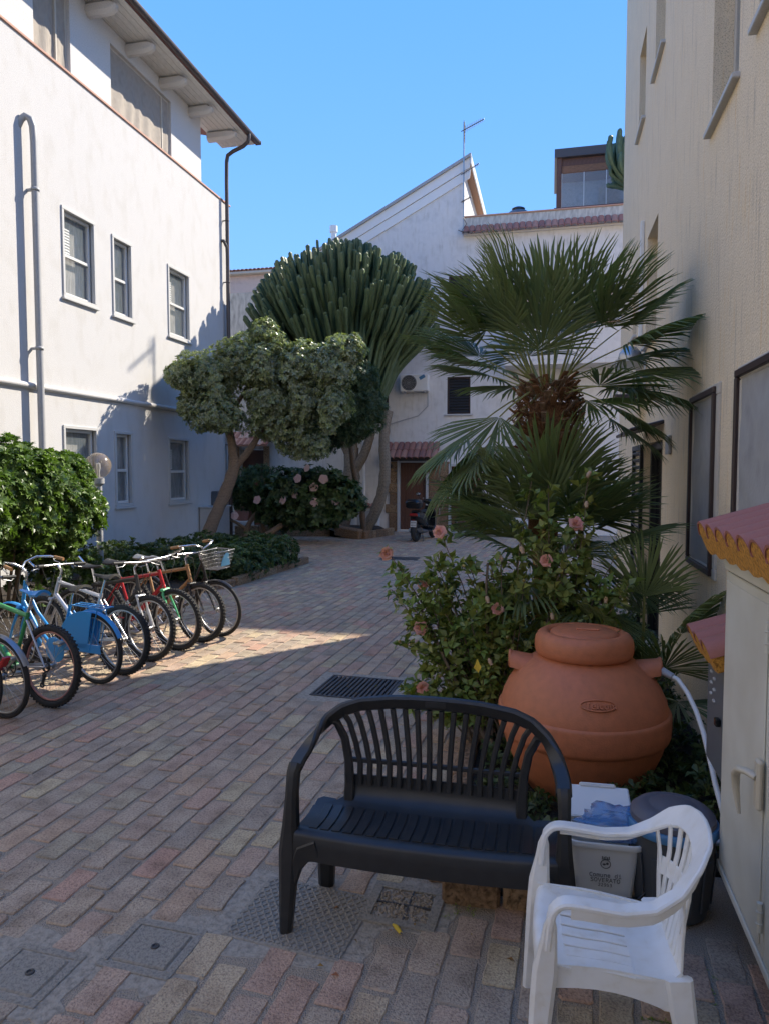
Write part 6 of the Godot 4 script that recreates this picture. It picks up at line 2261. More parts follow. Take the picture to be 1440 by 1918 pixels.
		part(t, "leg", b, M.black_plastic)

# ---------------------------------------------------------------- white monobloc chair
func plastic_chair() -> void:
	var t := thing("plastic_chair", "white plastic garden armchair with curved slotted back in the right foreground", "chair", Vector3(0.213, 0, -2.335), 0.05)
	t.scale = Vector3.ONE * 0.97
	var m: Material = M.white_plastic
	# faces -x
	var half := [Vector3(-0.222, 0.50, 0.238), Vector3(-0.216, 0.57, 0.238), Vector3(-0.206, 0.62, 0.238), Vector3(-0.18, 0.644, 0.238), Vector3(-0.15, 0.648, 0.239), Vector3(-0.10, 0.645, 0.24), Vector3(0.0, 0.636, 0.238), Vector3(0.09, 0.65, 0.23), Vector3(0.16, 0.69, 0.212), Vector3(0.215, 0.745, 0.175), Vector3(0.25, 0.776, 0.12), Vector3(0.262, 0.792, 0.05), Vector3(0.264, 0.795, 0.0)]
	var path := half.duplicate()
	for i in range(half.size() - 2, -1, -1):
		path.append(half[i] * Vector3(1, 1, -1))
	var cv := Curve3D.new()
	for i in path.size():
		var tn: Vector3 = (path[mini(i + 1, path.size() - 1)] - path[maxi(i - 1, 0)]) * 0.18
		cv.add_point(path[i], -tn, tn)
	var L := cv.get_baked_length()
	var pp := []
	var sd := []
	var sz := []
	for i in 97:
		var f := i / 96.0
		pp.append(cv.sample_baked(L * f))
		var e := absf(f - 0.5) * 2.0
		var arm := smoothstep(0.12, 0.5, e)
		var z := 1.0 if f < 0.5 else -1.0
		sd.append(Vector3(0.6, 0.85, 0).lerp(Vector3(0.03, -0.05, 1), arm).normalized() if f < 0.5 else Vector3(0.6, 0.85, 0).lerp(Vector3(0.03, -0.05, -1), arm).normalized())
		sz.append(Vector2(lerpf(0.085, 0.052, arm), lerpf(0.016, 0.02, arm)))
	var b := MB.new()
	b.strap(pp, sd, sz)
	part(t, "back_rail", b, m)
	# skirt under the arm band: gives it the depth of a channel
	for sg in [-1.0, 1.0]:
		b = MB.new()
		var r0 := []
		var r1 := []
		for i in 14:
			var f := 0.115 + i / 13.0 * 0.28
			var p := cv.sample_baked(L * (f if sg > 0 else 1.0 - f))
			r0.append(p + Vector3(0, -0.004, sg * 0.024))
			r1.append(p + Vector3(0, -0.042 + 0.015 * f, sg * 0.020))
		b.shell([r0, r1], 0.006, Vector3(0, 0, sg))
		part(t, "arm_skirt", b, m)
	# seat frame with slots: slats run front to back between two solid strips
	var sy := func(x: float, z: float) -> float: return 0.428 - 0.012 * (1.0 - z * z / 0.045) * (1.0 if x > -0.15 else 0.4) - 0.03 * clampf((x + 0.05) / 0.25, 0.0, 1.0)
	var front := []
	for q in [[-0.255, 0.33], [-0.258, 0.37], [-0.256, 0.405], [-0.245, 0.425], [-0.225, 0.434], [-0.195, 0.432], [-0.165, 0.428]]:
		var r := []
		for j in 15:
			var z := (j - 7) / 7.0 * 0.222
			r.append(Vector3(q[0] + 0.018 * pow(absf(z) / 0.222, 2.0), q[1] - (0.008 * (1.0 - z * z / 0.05) if q[0] > -0.24 else 0.0), z))
		front.append(r)
	b = MB.new()
	b.shell(front, 0.009, Vector3(-0.3, 1, 0))
	var seat := part(t, "seat", b, m)
	for i in 8:
		var z := (i - 3.5) * 0.0535
		b = MB.new()
		var w := 0.045 if absf(i - 3.5) < 3.0 else 0.052
		b.strap([Vector3(-0.166, sy.call(-0.166, z) - 0.0035, z), Vector3(-0.1, sy.call(-0.1, z) - 0.003, z), Vector3(-0.03, sy.call(-0.03, z) - 0.003, z), Vector3(0.045, sy.call(0.045, z) - 0.003, z)], [Vector3.BACK, Vector3.BACK, Vector3.BACK, Vector3.BACK], [Vector2(w, 0.008), Vector2(w, 0.008), Vector2(w, 0.008), Vector2(w, 0.008)])
		part(seat, "seat_slat", b, m)
	var rear := []
	for q in [0.043, 0.08, 0.12, 0.155, 0.18]:
		var r := []
		for j in 15:
			var z := (j - 7) / 7.0 * lerpf(0.215, 0.19, (q - 0.04) / 0.14)
			r.append(Vector3(q, sy.call(q, z) + (0.035 * pow(maxf(0.0, (q - 0.12) / 0.06), 2.0)), z))
		rear.append(r)
	b = MB.new()
	b.shell(rear, 0.009, Vector3.UP)
	part(seat, "seat_rear", b, m)
	# side aprons
	for sg in [-1.0, 1.0]:
		b = MB.new()
		var r0 := []
		var r1 := []
		for i in 9:
			var f := i / 8.0
			var x := lerpf(-0.235, 0.19, f)
			r0.append(Vector3(x, sy.call(x, 0.21) + 0.006, sg * lerpf(0.222, 0.197, f)))
			r1.append(Vector3(x, 0.36 - 0.06 * f + 0.035 * sin(f * PI) , sg * lerpf(0.232, 0.207, f)))
		b.shell([r0, r1], 0.009, Vector3(0, 0, sg))
		part(t, "apron", b, m)
		# front leg, from the arm to the floor
		b = MB.new()
		b.strap([Vector3(-0.212, 0.60, sg * 0.246), Vector3(-0.214, 0.57, sg * 0.246), Vector3(-0.218, 0.52, sg * 0.245), Vector3(-0.228, 0.43, sg * 0.24), Vector3(-0.237, 0.33, sg * 0.244), Vector3(-0.25, 0.15, sg * 0.252), Vector3(-0.262, 0.0, sg * 0.26)], [Vector3.RIGHT, Vector3.RIGHT, Vector3.RIGHT, Vector3.RIGHT, Vector3.RIGHT, Vector3.RIGHT, Vector3.RIGHT], [Vector2(0.020, 0.016), Vector2(0.04, 0.02), Vector2(0.05, 0.026), Vector2(0.075, 0.045), Vector2(0.072, 0.05), Vector2(0.058, 0.042), Vector2(0.045, 0.035)])
		part(t, "leg", b, m)
		b = MB.new()
		b.strap([Vector3(0.17, 0.42, sg * 0.2), Vector3(0.18, 0.34, sg * 0.208), Vector3(0.205, 0.18, sg * 0.22), Vector3(0.235, 0.0, sg * 0.232)], [Vector3.RIGHT, Vector3.RIGHT, Vector3.RIGHT, Vector3.RIGHT], [Vector2(0.08, 0.035), Vector2(0.078, 0.04), Vector2(0.06, 0.036), Vector2(0.045, 0.032)])
		part(t, "leg", b, m)
	# back: strips from the rail to the seat, narrow slots between
	for i in 9:
		var f := (i - 4) / 4.0
		var zt := f * 0.19
		var zb := f * 0.165
		var top: Vector3 = Vector3(0.258 - 0.083 * f * f, 0.785 - 0.08 * f * f, zt)
		b = MB.new()
		var w := 0.033 if absf(f) < 0.9 else 0.042
		b.strap([top, Vector3(lerpf(top.x, 0.185, 0.35) + 0.006, lerpf(top.y, 0.44, 0.33), lerpf(zt, zb, 0.35)), Vector3(lerpf(top.x, 0.185, 0.7), lerpf(top.y, 0.44, 0.68), lerpf(zt, zb, 0.7)), Vector3(0.182, 0.435, zb), Vector3(0.172, 0.40, zb)], [Vector3.BACK, Vector3.BACK, Vector3.BACK, Vector3.BACK, Vector3.BACK], [Vector2(w, 0.009), Vector2(w, 0.009), Vector2(w, 0.009), Vector2(w, 0.009), Vector2(w, 0.009)])
		part(t, "back_slat", b, m)
	b = MB.new()
	var mid := []
	for i in 13:
		var f := (i - 6) / 6.0
		mid.append(Vector3(0.221 - 0.04 * f * f, 0.60 - 0.03 * f * f, f * 0.182))
	var ss := []
	var zz := []
	for i in 13:
		ss.append(Vector3(0.2, 1, 0))
		zz.append(Vector2(0.06, 0.0085))
	b.strap(mid, ss, zz)
	part(t, "back_band", b, m)

# ---------------------------------------------------------------- dustbin and kitchen caddy
func bins() -> void:
	var t := thing("waste_caddy", "off white municipal waste caddy with open lid behind the white chair", "waste bin", Vector3(0.25, 0.0, -3.2), 0.03)
	# stands on the curb block
	var b := MB.new()
	var y0 := 0.012
	var h := 0.30
	var rows := []
	for q in [[0.0, 0.112, 0.085], [0.26, 0.143, 0.108], [0.285, 0.146, 0.11]]:
		var r := []
		for k in 33:
			var a := TAU * k / 32.0
			var cx := signf(cos(a)) * pow(absf(cos(a)), 0.28)
			var cz := signf(sin(a)) * pow(absf(sin(a)), 0.28)
			r.append(Vector3(cx * q[1], y0 + q[0], cz * q[2]))
		rows.append(r)
	b.shell(rows, 0.004, Vector3(0, 0, -1))
	var bot := []
	b.prism([Vector2(-0.108, -0.08), Vector2(0.108, -0.08), Vector2(0.108, 0.08), Vector2(-0.108, 0.08)], y0 - 0.002, y0 + 0.006)
	part(t, "body", b, M.caddy)
	b = MB.new()
	rows = []
	for q in [[0.268, 0.150, 0.114], [0.27, 0.156, 0.119], [0.292, 0.158, 0.121], [0.296, 0.150, 0.114]]:
		var r := []
		for k in 33:
			var a := TAU * k / 32.0
			r.append(Vector3(signf(cos(a)) * pow(absf(cos(a)), 0.28) * q[1], y0 + q[0], signf(sin(a)) * pow(absf(sin(a)), 0.28) * q[2]))
		rows.append(r)
	b.grid(rows, Vector3(0, 0, -1))
	part(t, "rim", b, M.caddy)
	b = MB.new()
	b.box(Vector3(0.0, 0.335, -0.215), Vector3(0.29, 0.2, 0.018), 0.008, Basis(Vector3.RIGHT, -1.2))
	var lid := part(t, "lid", b, M.white_paint)
	b = MB.new()
	b.box(Vector3(0.0, 0.378, -0.30), Vector3(0.17, 0.02, 0.03), 0.008, Basis(Vector3.RIGHT, -1.2))
	part(lid, "grip", b, M.white_paint)
	b = MB.new()
	b.tube([Vector3(-0.163, 0.25, 0.0), Vector3(-0.163, 0.1, 0.1), Vector3(-0.13, 0.085, 0.128), Vector3(0, 0.08, 0.132), Vector3(0.13, 0.085, 0.128), Vector3(0.163, 0.1, 0.1), Vector3(0.163, 0.25, 0.0)], 0.0065, 8)
	part(t, "handle", b, M.gloss_black)
	# print on the front: crest and three lines
	var slant := Basis(Vector3.RIGHT, 0.085)
	var q := [["Comune di", 0.025, 0.150], ["SOVERATO", 0.026, 0.127], ["22953", 0.020, 0.105]]
	for e in q:
		part(t, "lettering", text_mesh(e[0], e[1], 0.0012, true, true), M.print, Vector3(0.0, y0 + e[2], 0.0875 + e[2] * 0.088 + 0.003), slant)
	b = MB.new()
	b.torus(Vector3.ZERO, Vector3.BACK, 0.02, 0.0016, 24, 5)
	b.ball(Vector3(-0.006, -0.002, 0), Vector3(0.007, 0.005, 0.001), 8, 4)
	b.ball(Vector3(0.007, 0.002, 0), Vector3(0.006, 0.006, 0.001), 8, 4)
	for i in 5:
		b.box(Vector3(-0.014 + i * 0.007, 0.0275 + (0.003 if i % 2 == 0 else 0.0), 0), Vector3(0.004, 0.01, 0.001))
	b.box(Vector3(0, 0.0225, 0), Vector3(0.034, 0.003, 0.001))
	part(t, "crest", b, M.print, Vector3(0, y0 + 0.203, 0.1088), slant)
	# blue sack hanging over the rim
	var s := thing("blue_sack", "crumpled translucent blue plastic sack lying over the waste caddy", "plastic bag", Vector3(0.30, 0.30, -3.2))
	b = MB.new()
	var nz := FastNoiseLite.new()
	nz.seed = 3
	nz.frequency = 3.0
	rows = []
	for i in 15:
		var r := []
		for j in 25:
			var a := TAU * j / 24.0
			var f := PI * i / 14.0
			var d := Vector3(sin(f) * cos(a), cos(f), sin(f) * sin(a))
			var k := 1.0 + 0.5 * nz.get_noise_3dv(d * 0.35) + 0.25 * nz.get_noise_3dv(d)
			r.append(Vector3(d.x * 0.15, d.y * 0.062 + 0.04, d.z * 0.1) * k)
		rows.append(r)
	b.grid(rows, Vector3.UP)
	part(s, "sack", b, M.bag)
	# dustbin
	t = thing("dustbin", "dark grey round dustbin with blue rim and grey lid beside the cabinet", "dustbin", Vector3(0.535, 0.0, -3.2))
	t.scale = Vector3(0.92, 1.0, 0.92)
	b = MB.new()
	b.lathe([Vector2(0, 0.004), Vector2(0.15, 0.004), Vector2(0.16, 0.012), Vector2(0.178, 0.2), Vector2(0.192, 0.36), Vector2(0.185, 0.36)], Vector3.ZERO, 44)
	part(t, "body", b, M.grey_plastic)
	for k in 10:
		var a := TAU * k / 10.0 + 0.2
		b = MB.new()
		var pr := []
		var rr := [0.168, 0.172, 0.176, 0.18, 0.184]
		for i in 5:
			var y := 0.06 + i * 0.055
			pr.append(Vector3(sin(a) * (0.1655 + 0.09 * y), y, cos(a) * (0.1655 + 0.09 * y)))
		var side := Vector3(cos(a), 0, -sin(a))
		b.strap(pr, [side, side, side, side, side], [Vector2(0.06, 0.008), Vector2(0.064, 0.008), Vector2(0.066, 0.008), Vector2(0.068, 0.008), Vector2(0.066, 0.008)])
		part(t, "moulded_panel", b, M.grey_plastic)
	b = MB.new()
	b.lathe([Vector2(0.188, 0.362), Vector2(0.203, 0.362), Vector2(0.206, 0.368), Vector2(0.206, 0.392), Vector2(0.2, 0.4), Vector2(0.186, 0.4)], Vector3.ZERO, 44)
	part(t, "rim", b, M.blue_rim)
	b = MB.new()
	b.lathe([Vector2(0.19, 0.402), Vector2(0.188, 0.425), Vector2(0.165, 0.445), Vector2(0.12, 0.462), Vector2(0.11, 0.458), Vector2(0.1, 0.462), Vector2(0.05, 0.474), Vector2(0, 0.476)], Vector3.ZERO, 44)
	part(t, "lid", b, M.lid_plastic)

# ---------------------------------------------------------------- bicycles
var wheel_meshes := {}

func wheel(parent: Node3D, called: String, at: Vector3, kind: String, rim_m: Material) -> Node3D:
	if not wheel_meshes.has(kind):
		var knob := kind == "mtb"
		var R := 0.305
		var r := 0.027 if knob else 0.019
		var ty := MB.new()
		ty.torus(Vector3.ZERO, Vector3.BACK, R, r, 48, 10)
		if knob:
			for i in 56:
				var a := TAU * i / 56.0
				for s in [-1.0, 0.0, 1.0]:
					var d := Vector3(cos(a + s * 0.05), sin(a + s * 0.05), 0)
					var tw := Basis(Vector3.BACK, a + s * 0.05)
					ty.box(d * (R + r * (0.98 if s == 0.0 else 0.78)) + Vector3(0, 0, s * r * 0.68), Vector3(0.009, 0.014, 0.012), 0.0, tw)
		var rm := MB.new()
		rm.torus(Vector3.ZERO, Vector3.BACK, R - r - 0.006, 0.010, 48, 8, 1.1)
		var sp := MB.new()
		for i in 28:
			var a := TAU * i / 28.0
			var z := 0.028 if i % 2 == 0 else -0.028
			var o := 0.55 if (i / 2) % 2 == 0 else -0.55
			sp.tube([Vector3(cos(a + o) * 0.022, sin(a + o) * 0.022, z), Vector3(cos(a) * (R - r - 0.012), sin(a) * (R - r - 0.012), 0)], 0.0014, 4, false)
		var hb := MB.new()
		hb.tube([Vector3(0, 0, -0.05), Vector3(0, 0, -0.034), Vector3(0, 0, -0.026), Vector3(0, 0, -0.02), Vector3(0, 0, 0.02), Vector3(0, 0, 0.026), Vector3(0, 0, 0.034), Vector3(0, 0, 0.05)], [0.008, 0.009, 0.028, 0.015, 0.015, 0.028, 0.009, 0.008], 12)
		wheel_meshes[kind] = [ty.mesh(), rm.mesh(), sp.mesh(), hb.mesh()]
	var w := Node3D.new()
	w.name = called
	parent.add_child(w, true)
	w.position = at
	w.rotation.z = rng.randf() * TAU
	var ms: Array = wheel_meshes[kind]
	part(w, "tyre", ms[0], M.tyre)
	part(w, "rim", ms[1], rim_m)
	part(w, "spokes", ms[2], M.steel)
	part(w, "hub", ms[3], M.steel)
	return w

func mudguard(R: float, a0: float, a1: float, w: float) -> MB:
	var b := MB.new()
	var rows := []
	for i in 17:
		var a := lerpf(a0, a1, i / 16.0)
		var d := Vector3(cos(a), sin(a), 0)
		var r := []
		for j in 5:
			var s := (j - 2) / 2.0
			r.append(d * (R - 0.012 * s * s) + Vector3(0, 0, s * w))
		rows.append(r)
	b.shell(rows, 0.0025, Vector3.UP)
	return b

func bicycle(label: String, right: Vector3, front_right: bool, o: Dictionary, yaw := 0.21) -> Node3D:
	# built heading +x with the rear axle over x = 0; placed by the contact point of the wheel on the right
	var wb := 1.04
	var t := thing("bicycle", label, "bicycle", Vector3.ZERO, 0.0, "bicycles parked in a row on the left")
	var fm: Material = o.frame
	var city: bool = o.get("city", false)
	var kind := "city" if city else "mtb"
	var ry := 0.332 if not city else 0.324
	wheel(t, "wheel", Vector3(0, ry, 0), kind, o.get("rim", M.steel))
	wheel(t, "wheel", Vector3(wb, ry, 0), kind, o.get("rim", M.steel))
	var bb := Vector3(0.43, 0.285, 0)
	var st := Vector3(0.28, 0.74, 0)
	var ht := Vector3(0.845, 0.835, 0)
	var hb := Vector3(0.895, 0.675, 0)
	if city:
		ht = Vector3(0.84, 0.86, 0)
		hb = Vector3(0.89, 0.66, 0)
		st = Vector3(0.27, 0.70, 0)
	var fr := 0.019 if not city else 0.016
	var b := MB.new()
	b.tube([bb, st], fr * 0.85, 10)
	b.tube([ht + Vector3(-0.006, 0.02, 0), hb + Vector3(0.006, -0.02, 0)], fr * 1.05, 10)
	if city:
		b.tube([hb + Vector3(-0.01, 0.03, 0), Vector3(0.72, 0.44, 0), Vector3(0.58, 0.33, 0), bb], fr, 10)
		b.tube([ht + Vector3(0.0, -0.02, 0), Vector3(0.70, 0.60, 0), Vector3(0.56, 0.46, 0), Vector3(0.375, 0.43, 0)], fr * 0.85, 10)
	else:
		b.tube([ht + Vector3(0.005, -0.02, 0), st + Vector3(0, -0.03, 0)], fr, 10)
		b.tube([hb + Vector3(-0.002, 0.02, 0), bb], fr * (1.35 if o.get("fat", false) else 1.1), 10)
	for s in [-1.0, 1.0]:
		var sb := MB.new()
		sb.tube([Vector3(0, ry, s * 0.056), Vector3(0.30, 0.30, s * 0.045), bb + Vector3(-0.02, 0, s * 0.02)], 0.0095, 8)
		sb.tube([Vector3(0, ry, s * 0.056), st + Vector3(-0.01, -0.06, s * 0.022)], 0.0085, 8)
		part(t, "rear_stay", sb, o.get("stays", fm))
	b.tube([bb - Vector3(0, 0, 0.038), bb + Vector3(0, 0, 0.038)], 0.022, 10)
	part(t, "frame", b, fm)
	# fork
	b = MB.new()
	var crown := hb + Vector3(0.014, -0.05, 0)
	for s in [-1.0, 1.0]:
		if o.get("suspension", false):
			b.tube([crown + Vector3(0, 0.02, s * 0.052), crown.lerp(Vector3(wb, ry, s * 0.052), 0.45) + Vector3(0, 0, s * 0.028)], 0.012, 8)
			b.tube([crown.lerp(Vector3(wb, ry, s * 0.052), 0.4) + Vector3(0, 0, s * 0.03), Vector3(wb, ry, s * 0.054)], 0.018, 8)
		else:
			b.tube([crown + Vector3(-0.002, 0.02, s * 0.026), crown + Vector3(0.01, -0.03, s * 0.046), Vector3(wb - 0.05, ry + 0.12, s * 0.05), Vector3(wb, ry, s * 0.054)], [0.014, 0.014, 0.011, 0.008], 8)
	b.box(crown + Vector3(0, 0.02, 0), Vector3(0.05, 0.03, 0.12), 0.01)
	part(t, "fork", b, o.get("fork", fm))
	# cockpit
	b = MB.new()
	var stem := ht + Vector3(-0.03, 0.09, 0)
	b.tube([ht + Vector3(-0.006, 0.0, 0), stem, stem + Vector3(0.05, 0.05, 0)], 0.013, 8)
	var bar := stem + Vector3(0.055, 0.055, 0)
	var grips := []
	if city:
		for s in [-1.0, 1.0]:
			b.tube([bar, bar + Vector3(0.03, 0.04, s * 0.06), bar + Vector3(0.01, 0.075, s * 0.17), bar + Vector3(-0.08, 0.07, s * 0.25), bar + Vector3(-0.21, 0.045, s * 0.275)], 0.011, 8)
			grips.append([bar + Vector3(-0.12, 0.062, s * 0.262), bar + Vector3(-0.22, 0.044, s * 0.277)])
	else:
		b.tube([bar + Vector3(-0.04, 0.0, -0.29), bar + Vector3(0, 0, -0.08), bar + Vector3(0, 0, 0.08), bar + Vector3(-0.04, 0.0, 0.29)], 0.012, 8)
		for s in [-1.0, 1.0]:
			grips.append([bar + Vector3(-0.022, 0.0, s * 0.18), bar + Vector3(-0.04, 0, s * 0.295)])
			if o.get("bar_ends", false):
				b.tube([bar + Vector3(-0.04, 0, s * 0.29), bar + Vector3(0.05, 0.06, s * 0.30)], 0.011, 8)
	var hbar := part(t, "handlebar", b, M.chrome)
	for q in grips:
		b = MB.new()
		b.tube([q[0], q[1]], 0.0165, 9)
		part(hbar, "grip", b, o.get("grip", M.rubber))
		b = MB.new()
		b.tube([q[0] + Vector3(0.02, -0.01, 0), q[0].lerp(q[1], 0.4) + Vector3(0.05, -0.03, 0), q[1] + Vector3(0.045, -0.04, 0)], 0.005, 6)
		part(hbar, "brake_lever", b, M.steel)
	b = MB.new()
	for s in [-1.0, 1.0]:
		b.tube([bar + Vector3(0.02, 0, s * 0.15), bar + Vector3(0.12, -0.04, s * 0.08), bar + Vector3(0.10, -0.2, s * 0.02), crown + Vector3(0.03, 0.05, 0)], 0.003, 5)
	part(t, "cable", b, M.rubber)
	# saddle
	b = MB.new()
	b.tube([st, st + (st - bb).normalized() * 0.15], 0.0125, 8)
	part(t, "seat_post", b, M.chrome)
	var sp := st + (st - bb).normalized() * 0.165
	b = MB.new()
	var rows := []
	for i in 9:
		var f := i / 8.0
		var w := lerpf(0.078 if not city else 0.1, 0.02, smoothstep(0.15, 0.75, f))
		var r := []
		for j in 7:
			var s := (j - 3) / 3.0
			r.append(Vector3(sp.x - 0.12 + f * 0.26, sp.y + 0.03 - 0.03 * s * s * (1.3 - f) - 0.012 * sin(f * PI) + 0.012 * (1.0 - f), s * w))
		rows.append(r)
	b.shell(rows, 0.022, Vector3.UP)
	part(t, "saddle", b, o.get("saddle", M.rubber))
	# drive
	b = MB.new()
	b.torus(bb + Vector3(0, 0, -0.05), Vector3.BACK, 0.085, 0.005, 28, 6)
	b.lathe([Vector2(0, 0.003), Vector2(0.03, 0.003), Vector2(0.03, -0.003), Vector2(0, -0.003)], bb + Vector3(0, 0, -0.05), 14, Basis(Vector3.RIGHT, PI / 2))
	for i in 5:
		var a := TAU * i / 5.0
		b.bar(bb + Vector3(0, 0, -0.05), bb + Vector3(cos(a) * 0.085, sin(a) * 0.085, -0.05), 0.012, 0.004, Vector3.BACK)
	b.torus(Vector3(0, ry, -0.042), Vector3.BACK, 0.038, 0.008, 20, 6)
	b.tube([Vector3(0, ry + 0.044, -0.045), bb + Vector3(0, 0.087, -0.05)], 0.0045, 5)
	b.tube([Vector3(0, ry - 0.044, -0.045), bb + Vector3(0, -0.087, -0.05)], 0.0045, 5)
	part(t, "chainset", b, M.rubber)
	if not city:
		b = MB.new()
		b.box(Vector3(0.02, ry - 0.10, -0.045), Vector3(0.03, 0.10, 0.02), 0.008, Basis(Vector3.BACK, 0.3))
		b.torus(Vector3(0.035, ry - 0.15, -0.045), Vector3.BACK, 0.018, 0.006, 14, 6)
		b.torus(Vector3(0.015, ry - 0.07, -0.045), Vector3.BACK, 0.016, 0.006, 14, 6)
		part(t, "derailleur", b, M.rubber)
	var ca := 0.6
	for s in [-1.0, 1.0]:
		b = MB.new()
		var e := bb + Vector3(cos(ca) * 0.17 * s, sin(ca) * -0.17 * s, s * 0.085)
		b.bar(bb + Vector3(0, 0, s * 0.06), e, 0.02, 0.012, Vector3.BACK, 0.003)
		b.box(e + Vector3(0, 0, s * 0.045), Vector3(0.09, 0.024, 0.07), 0.006)
		part(t, "crank", b, M.steel)
	if o.has("guard"):
		b = mudguard(0.345, 0.35, 2.75, 0.026)
		part(t, "mudguard", b, o.guard, Vector3(0, ry, 0))
		b = mudguard(0.345, 0.9, 3.3, 0.026)
		part(t, "mudguard", b, o.guard, Vector3(wb, ry, 0))
	if o.get("skirt", false):
		for s in [-1.0, 1.0]:
			b = MB.new()
			var poly := []
			for i in 13:
				var a := lerpf(0.38, 1.78, i / 12.0)
				poly.append(Vector2(cos(a) * 0.36, sin(a) * 0.34))
			poly.append(Vector2(0.0, 0.03))
			poly.append(Vector2(0.03, 0.005))
			poly.append(Vector2(0.17, 0.0))
			poly.append(Vector2(0.22, 0.03))
			b.prism(poly, -0.003, 0.003, 0.002, true)
			var sk := part(t, "skirt_guard", b, o.frame, Vector3(0.02, ry + 0.01, s * 0.062), Basis(Vector3.RIGHT, -PI / 2))
		b = MB.new()
		b.bb(Vector3(-0.13, 0.30, -0.065), Vector3(0.45, 0.38, -0.055), 0.004)
		b.ball(bb + Vector3(0, 0, -0.066), Vector3(0.12, 0.12, 0.012), 24, 8)
		part(t, "chain_guard", b, o.frame)
	if o.get("carrier", false):
		b = MB.new()
		for s in [-1.0, 0.0, 1.0]:
			b.tube([Vector3(0.2, 0.715, s * 0.05), Vector3(-0.2, 0.705, s * 0.05)], 0.006, 6)
		for x in [0.2, 0.0, -0.2]:
			b.tube([Vector3(x, 0.71, -0.05), Vector3(x, 0.71, 0.05)], 0.005, 6)
		for s in [-1.0, 1.0]:
			b.tube([Vector3(-0.12, 0.705, s * 0.055), Vector3(0, ry, s * 0.066)], 0.005, 6)
		part(t, "carrier", b, o.get("carrier_mat", M.rubber))
	if o.get("rear_light", false):
		b = MB.new()
		b.box(Vector3(-0.345, 0.52, 0), Vector3(0.03, 0.09, 0.06), 0.008, Basis(Vector3.BACK, 0.6))
		part(t, "rear_light", b, M.red_light)
	if o.get("basket", false):
		b = MB.new()
		var c0 := Vector3(0.96, 0.80, 0)
		for k in 6:
			var f := k / 5.0
			var hx := lerpf(0.085, 0.125, f)
			var hz := lerpf(0.11, 0.165, f)
			var y := c0.y + f * 0.2
			var cx := c0.x + 0.10
			var w := 0.0022 if k < 5 else 0.004
			b.tube([Vector3(cx - hx, y, -hz), Vector3(cx + hx, y, -hz), Vector3(cx + hx, y, hz), Vector3(cx - hx, y, hz), Vector3(cx - hx, y, -hz)], w, 4, false)
		for i in 13:
			var f := i / 12.0 * 2.0 - 1.0
			for s in [-1.0, 1.0]:
				b.tube([Vector3(c0.x + 0.10 + s * 0.085, c0.y, f * 0.11), Vector3(c0.x + 0.10 + s * 0.125, c0.y + 0.2, f * 0.165)], 0.0018, 4, false)
				b.tube([Vector3(c0.x + 0.10 + f * 0.085, c0.y, s * 0.11), Vector3(c0.x + 0.10 + f * 0.125, c0.y + 0.2, s * 0.165)], 0.0018, 4, false)
			b.tube([Vector3(c0.x + 0.015, c0.y, f * 0.11), Vector3(c0.x + 0.185, c0.y, f * 0.11)], 0.0018, 4, false)
		var bk := part(t, "basket", b, M.steel)
		b = MB.new()
		b.shell([[Vector3(c0.x + 0.197, c0.y + 0.03, -0.10), Vector3(c0.x + 0.2, c0.y + 0.03, 0.0), Vector3(c0.x + 0.197, c0.y + 0.03, 0.06)], [Vector3(c0.x + 0.205, c0.y + 0.11, -0.09), Vector3(c0.x + 0.21, c0.y + 0.1, 0.0), Vector3(c0.x + 0.205, c0.y + 0.09, 0.05)], [Vector3(c0.x + 0.222, c0.y + 0.17, -0.06), Vector3(c0.x + 0.226, c0.y + 0.18, -0.01), Vector3(c0.x + 0.224, c0.y + 0.15, 0.03)]], 0.003, Vector3.RIGHT)
		part(bk, "blue_tag", b, M.blue_rim)
	if o.has("word"):
		var d := (hb - bb).normalized()
		var side := Vector3(0, 0, 1)
		var up := side.cross(d).normalized()
		for s in [1.0, -1.0]:
			if s < 0.0:
				continue
			part(t, "lettering", text_mesh(o.word, 0.052, 0.002, true), M.white_paint, bb.lerp(hb, 0.55) + Vector3(0, 0, 0.0255 * s), Basis(d, up, side))
	# stand
	b = MB.new()
	b.tube([bb + Vector3(-0.06, -0.02, 0.02), Vector3(0.36, 0.0, 0.17)], 0.009, 7)
	part(t, "kickstand", b, M.steel)
	var lean := deg_to_rad(o.get("lean", 4.0))
	var along := Vector3(cos(yaw), 0, sin(yaw))       # towards the wheel on the right
	var head := along if front_right else -along
	var turn := atan2(-head.z, head.x)
	t.transform = Transform3D(Basis(Vector3.UP, turn) * Basis(Vector3.RIGHT, lean), Vector3.ZERO)
	var off: Vector3 = Basis(Vector3.UP, turn) * (Vector3(wb, 0, 0) if front_right else Vector3.ZERO)
	t.position = right - off
	return t

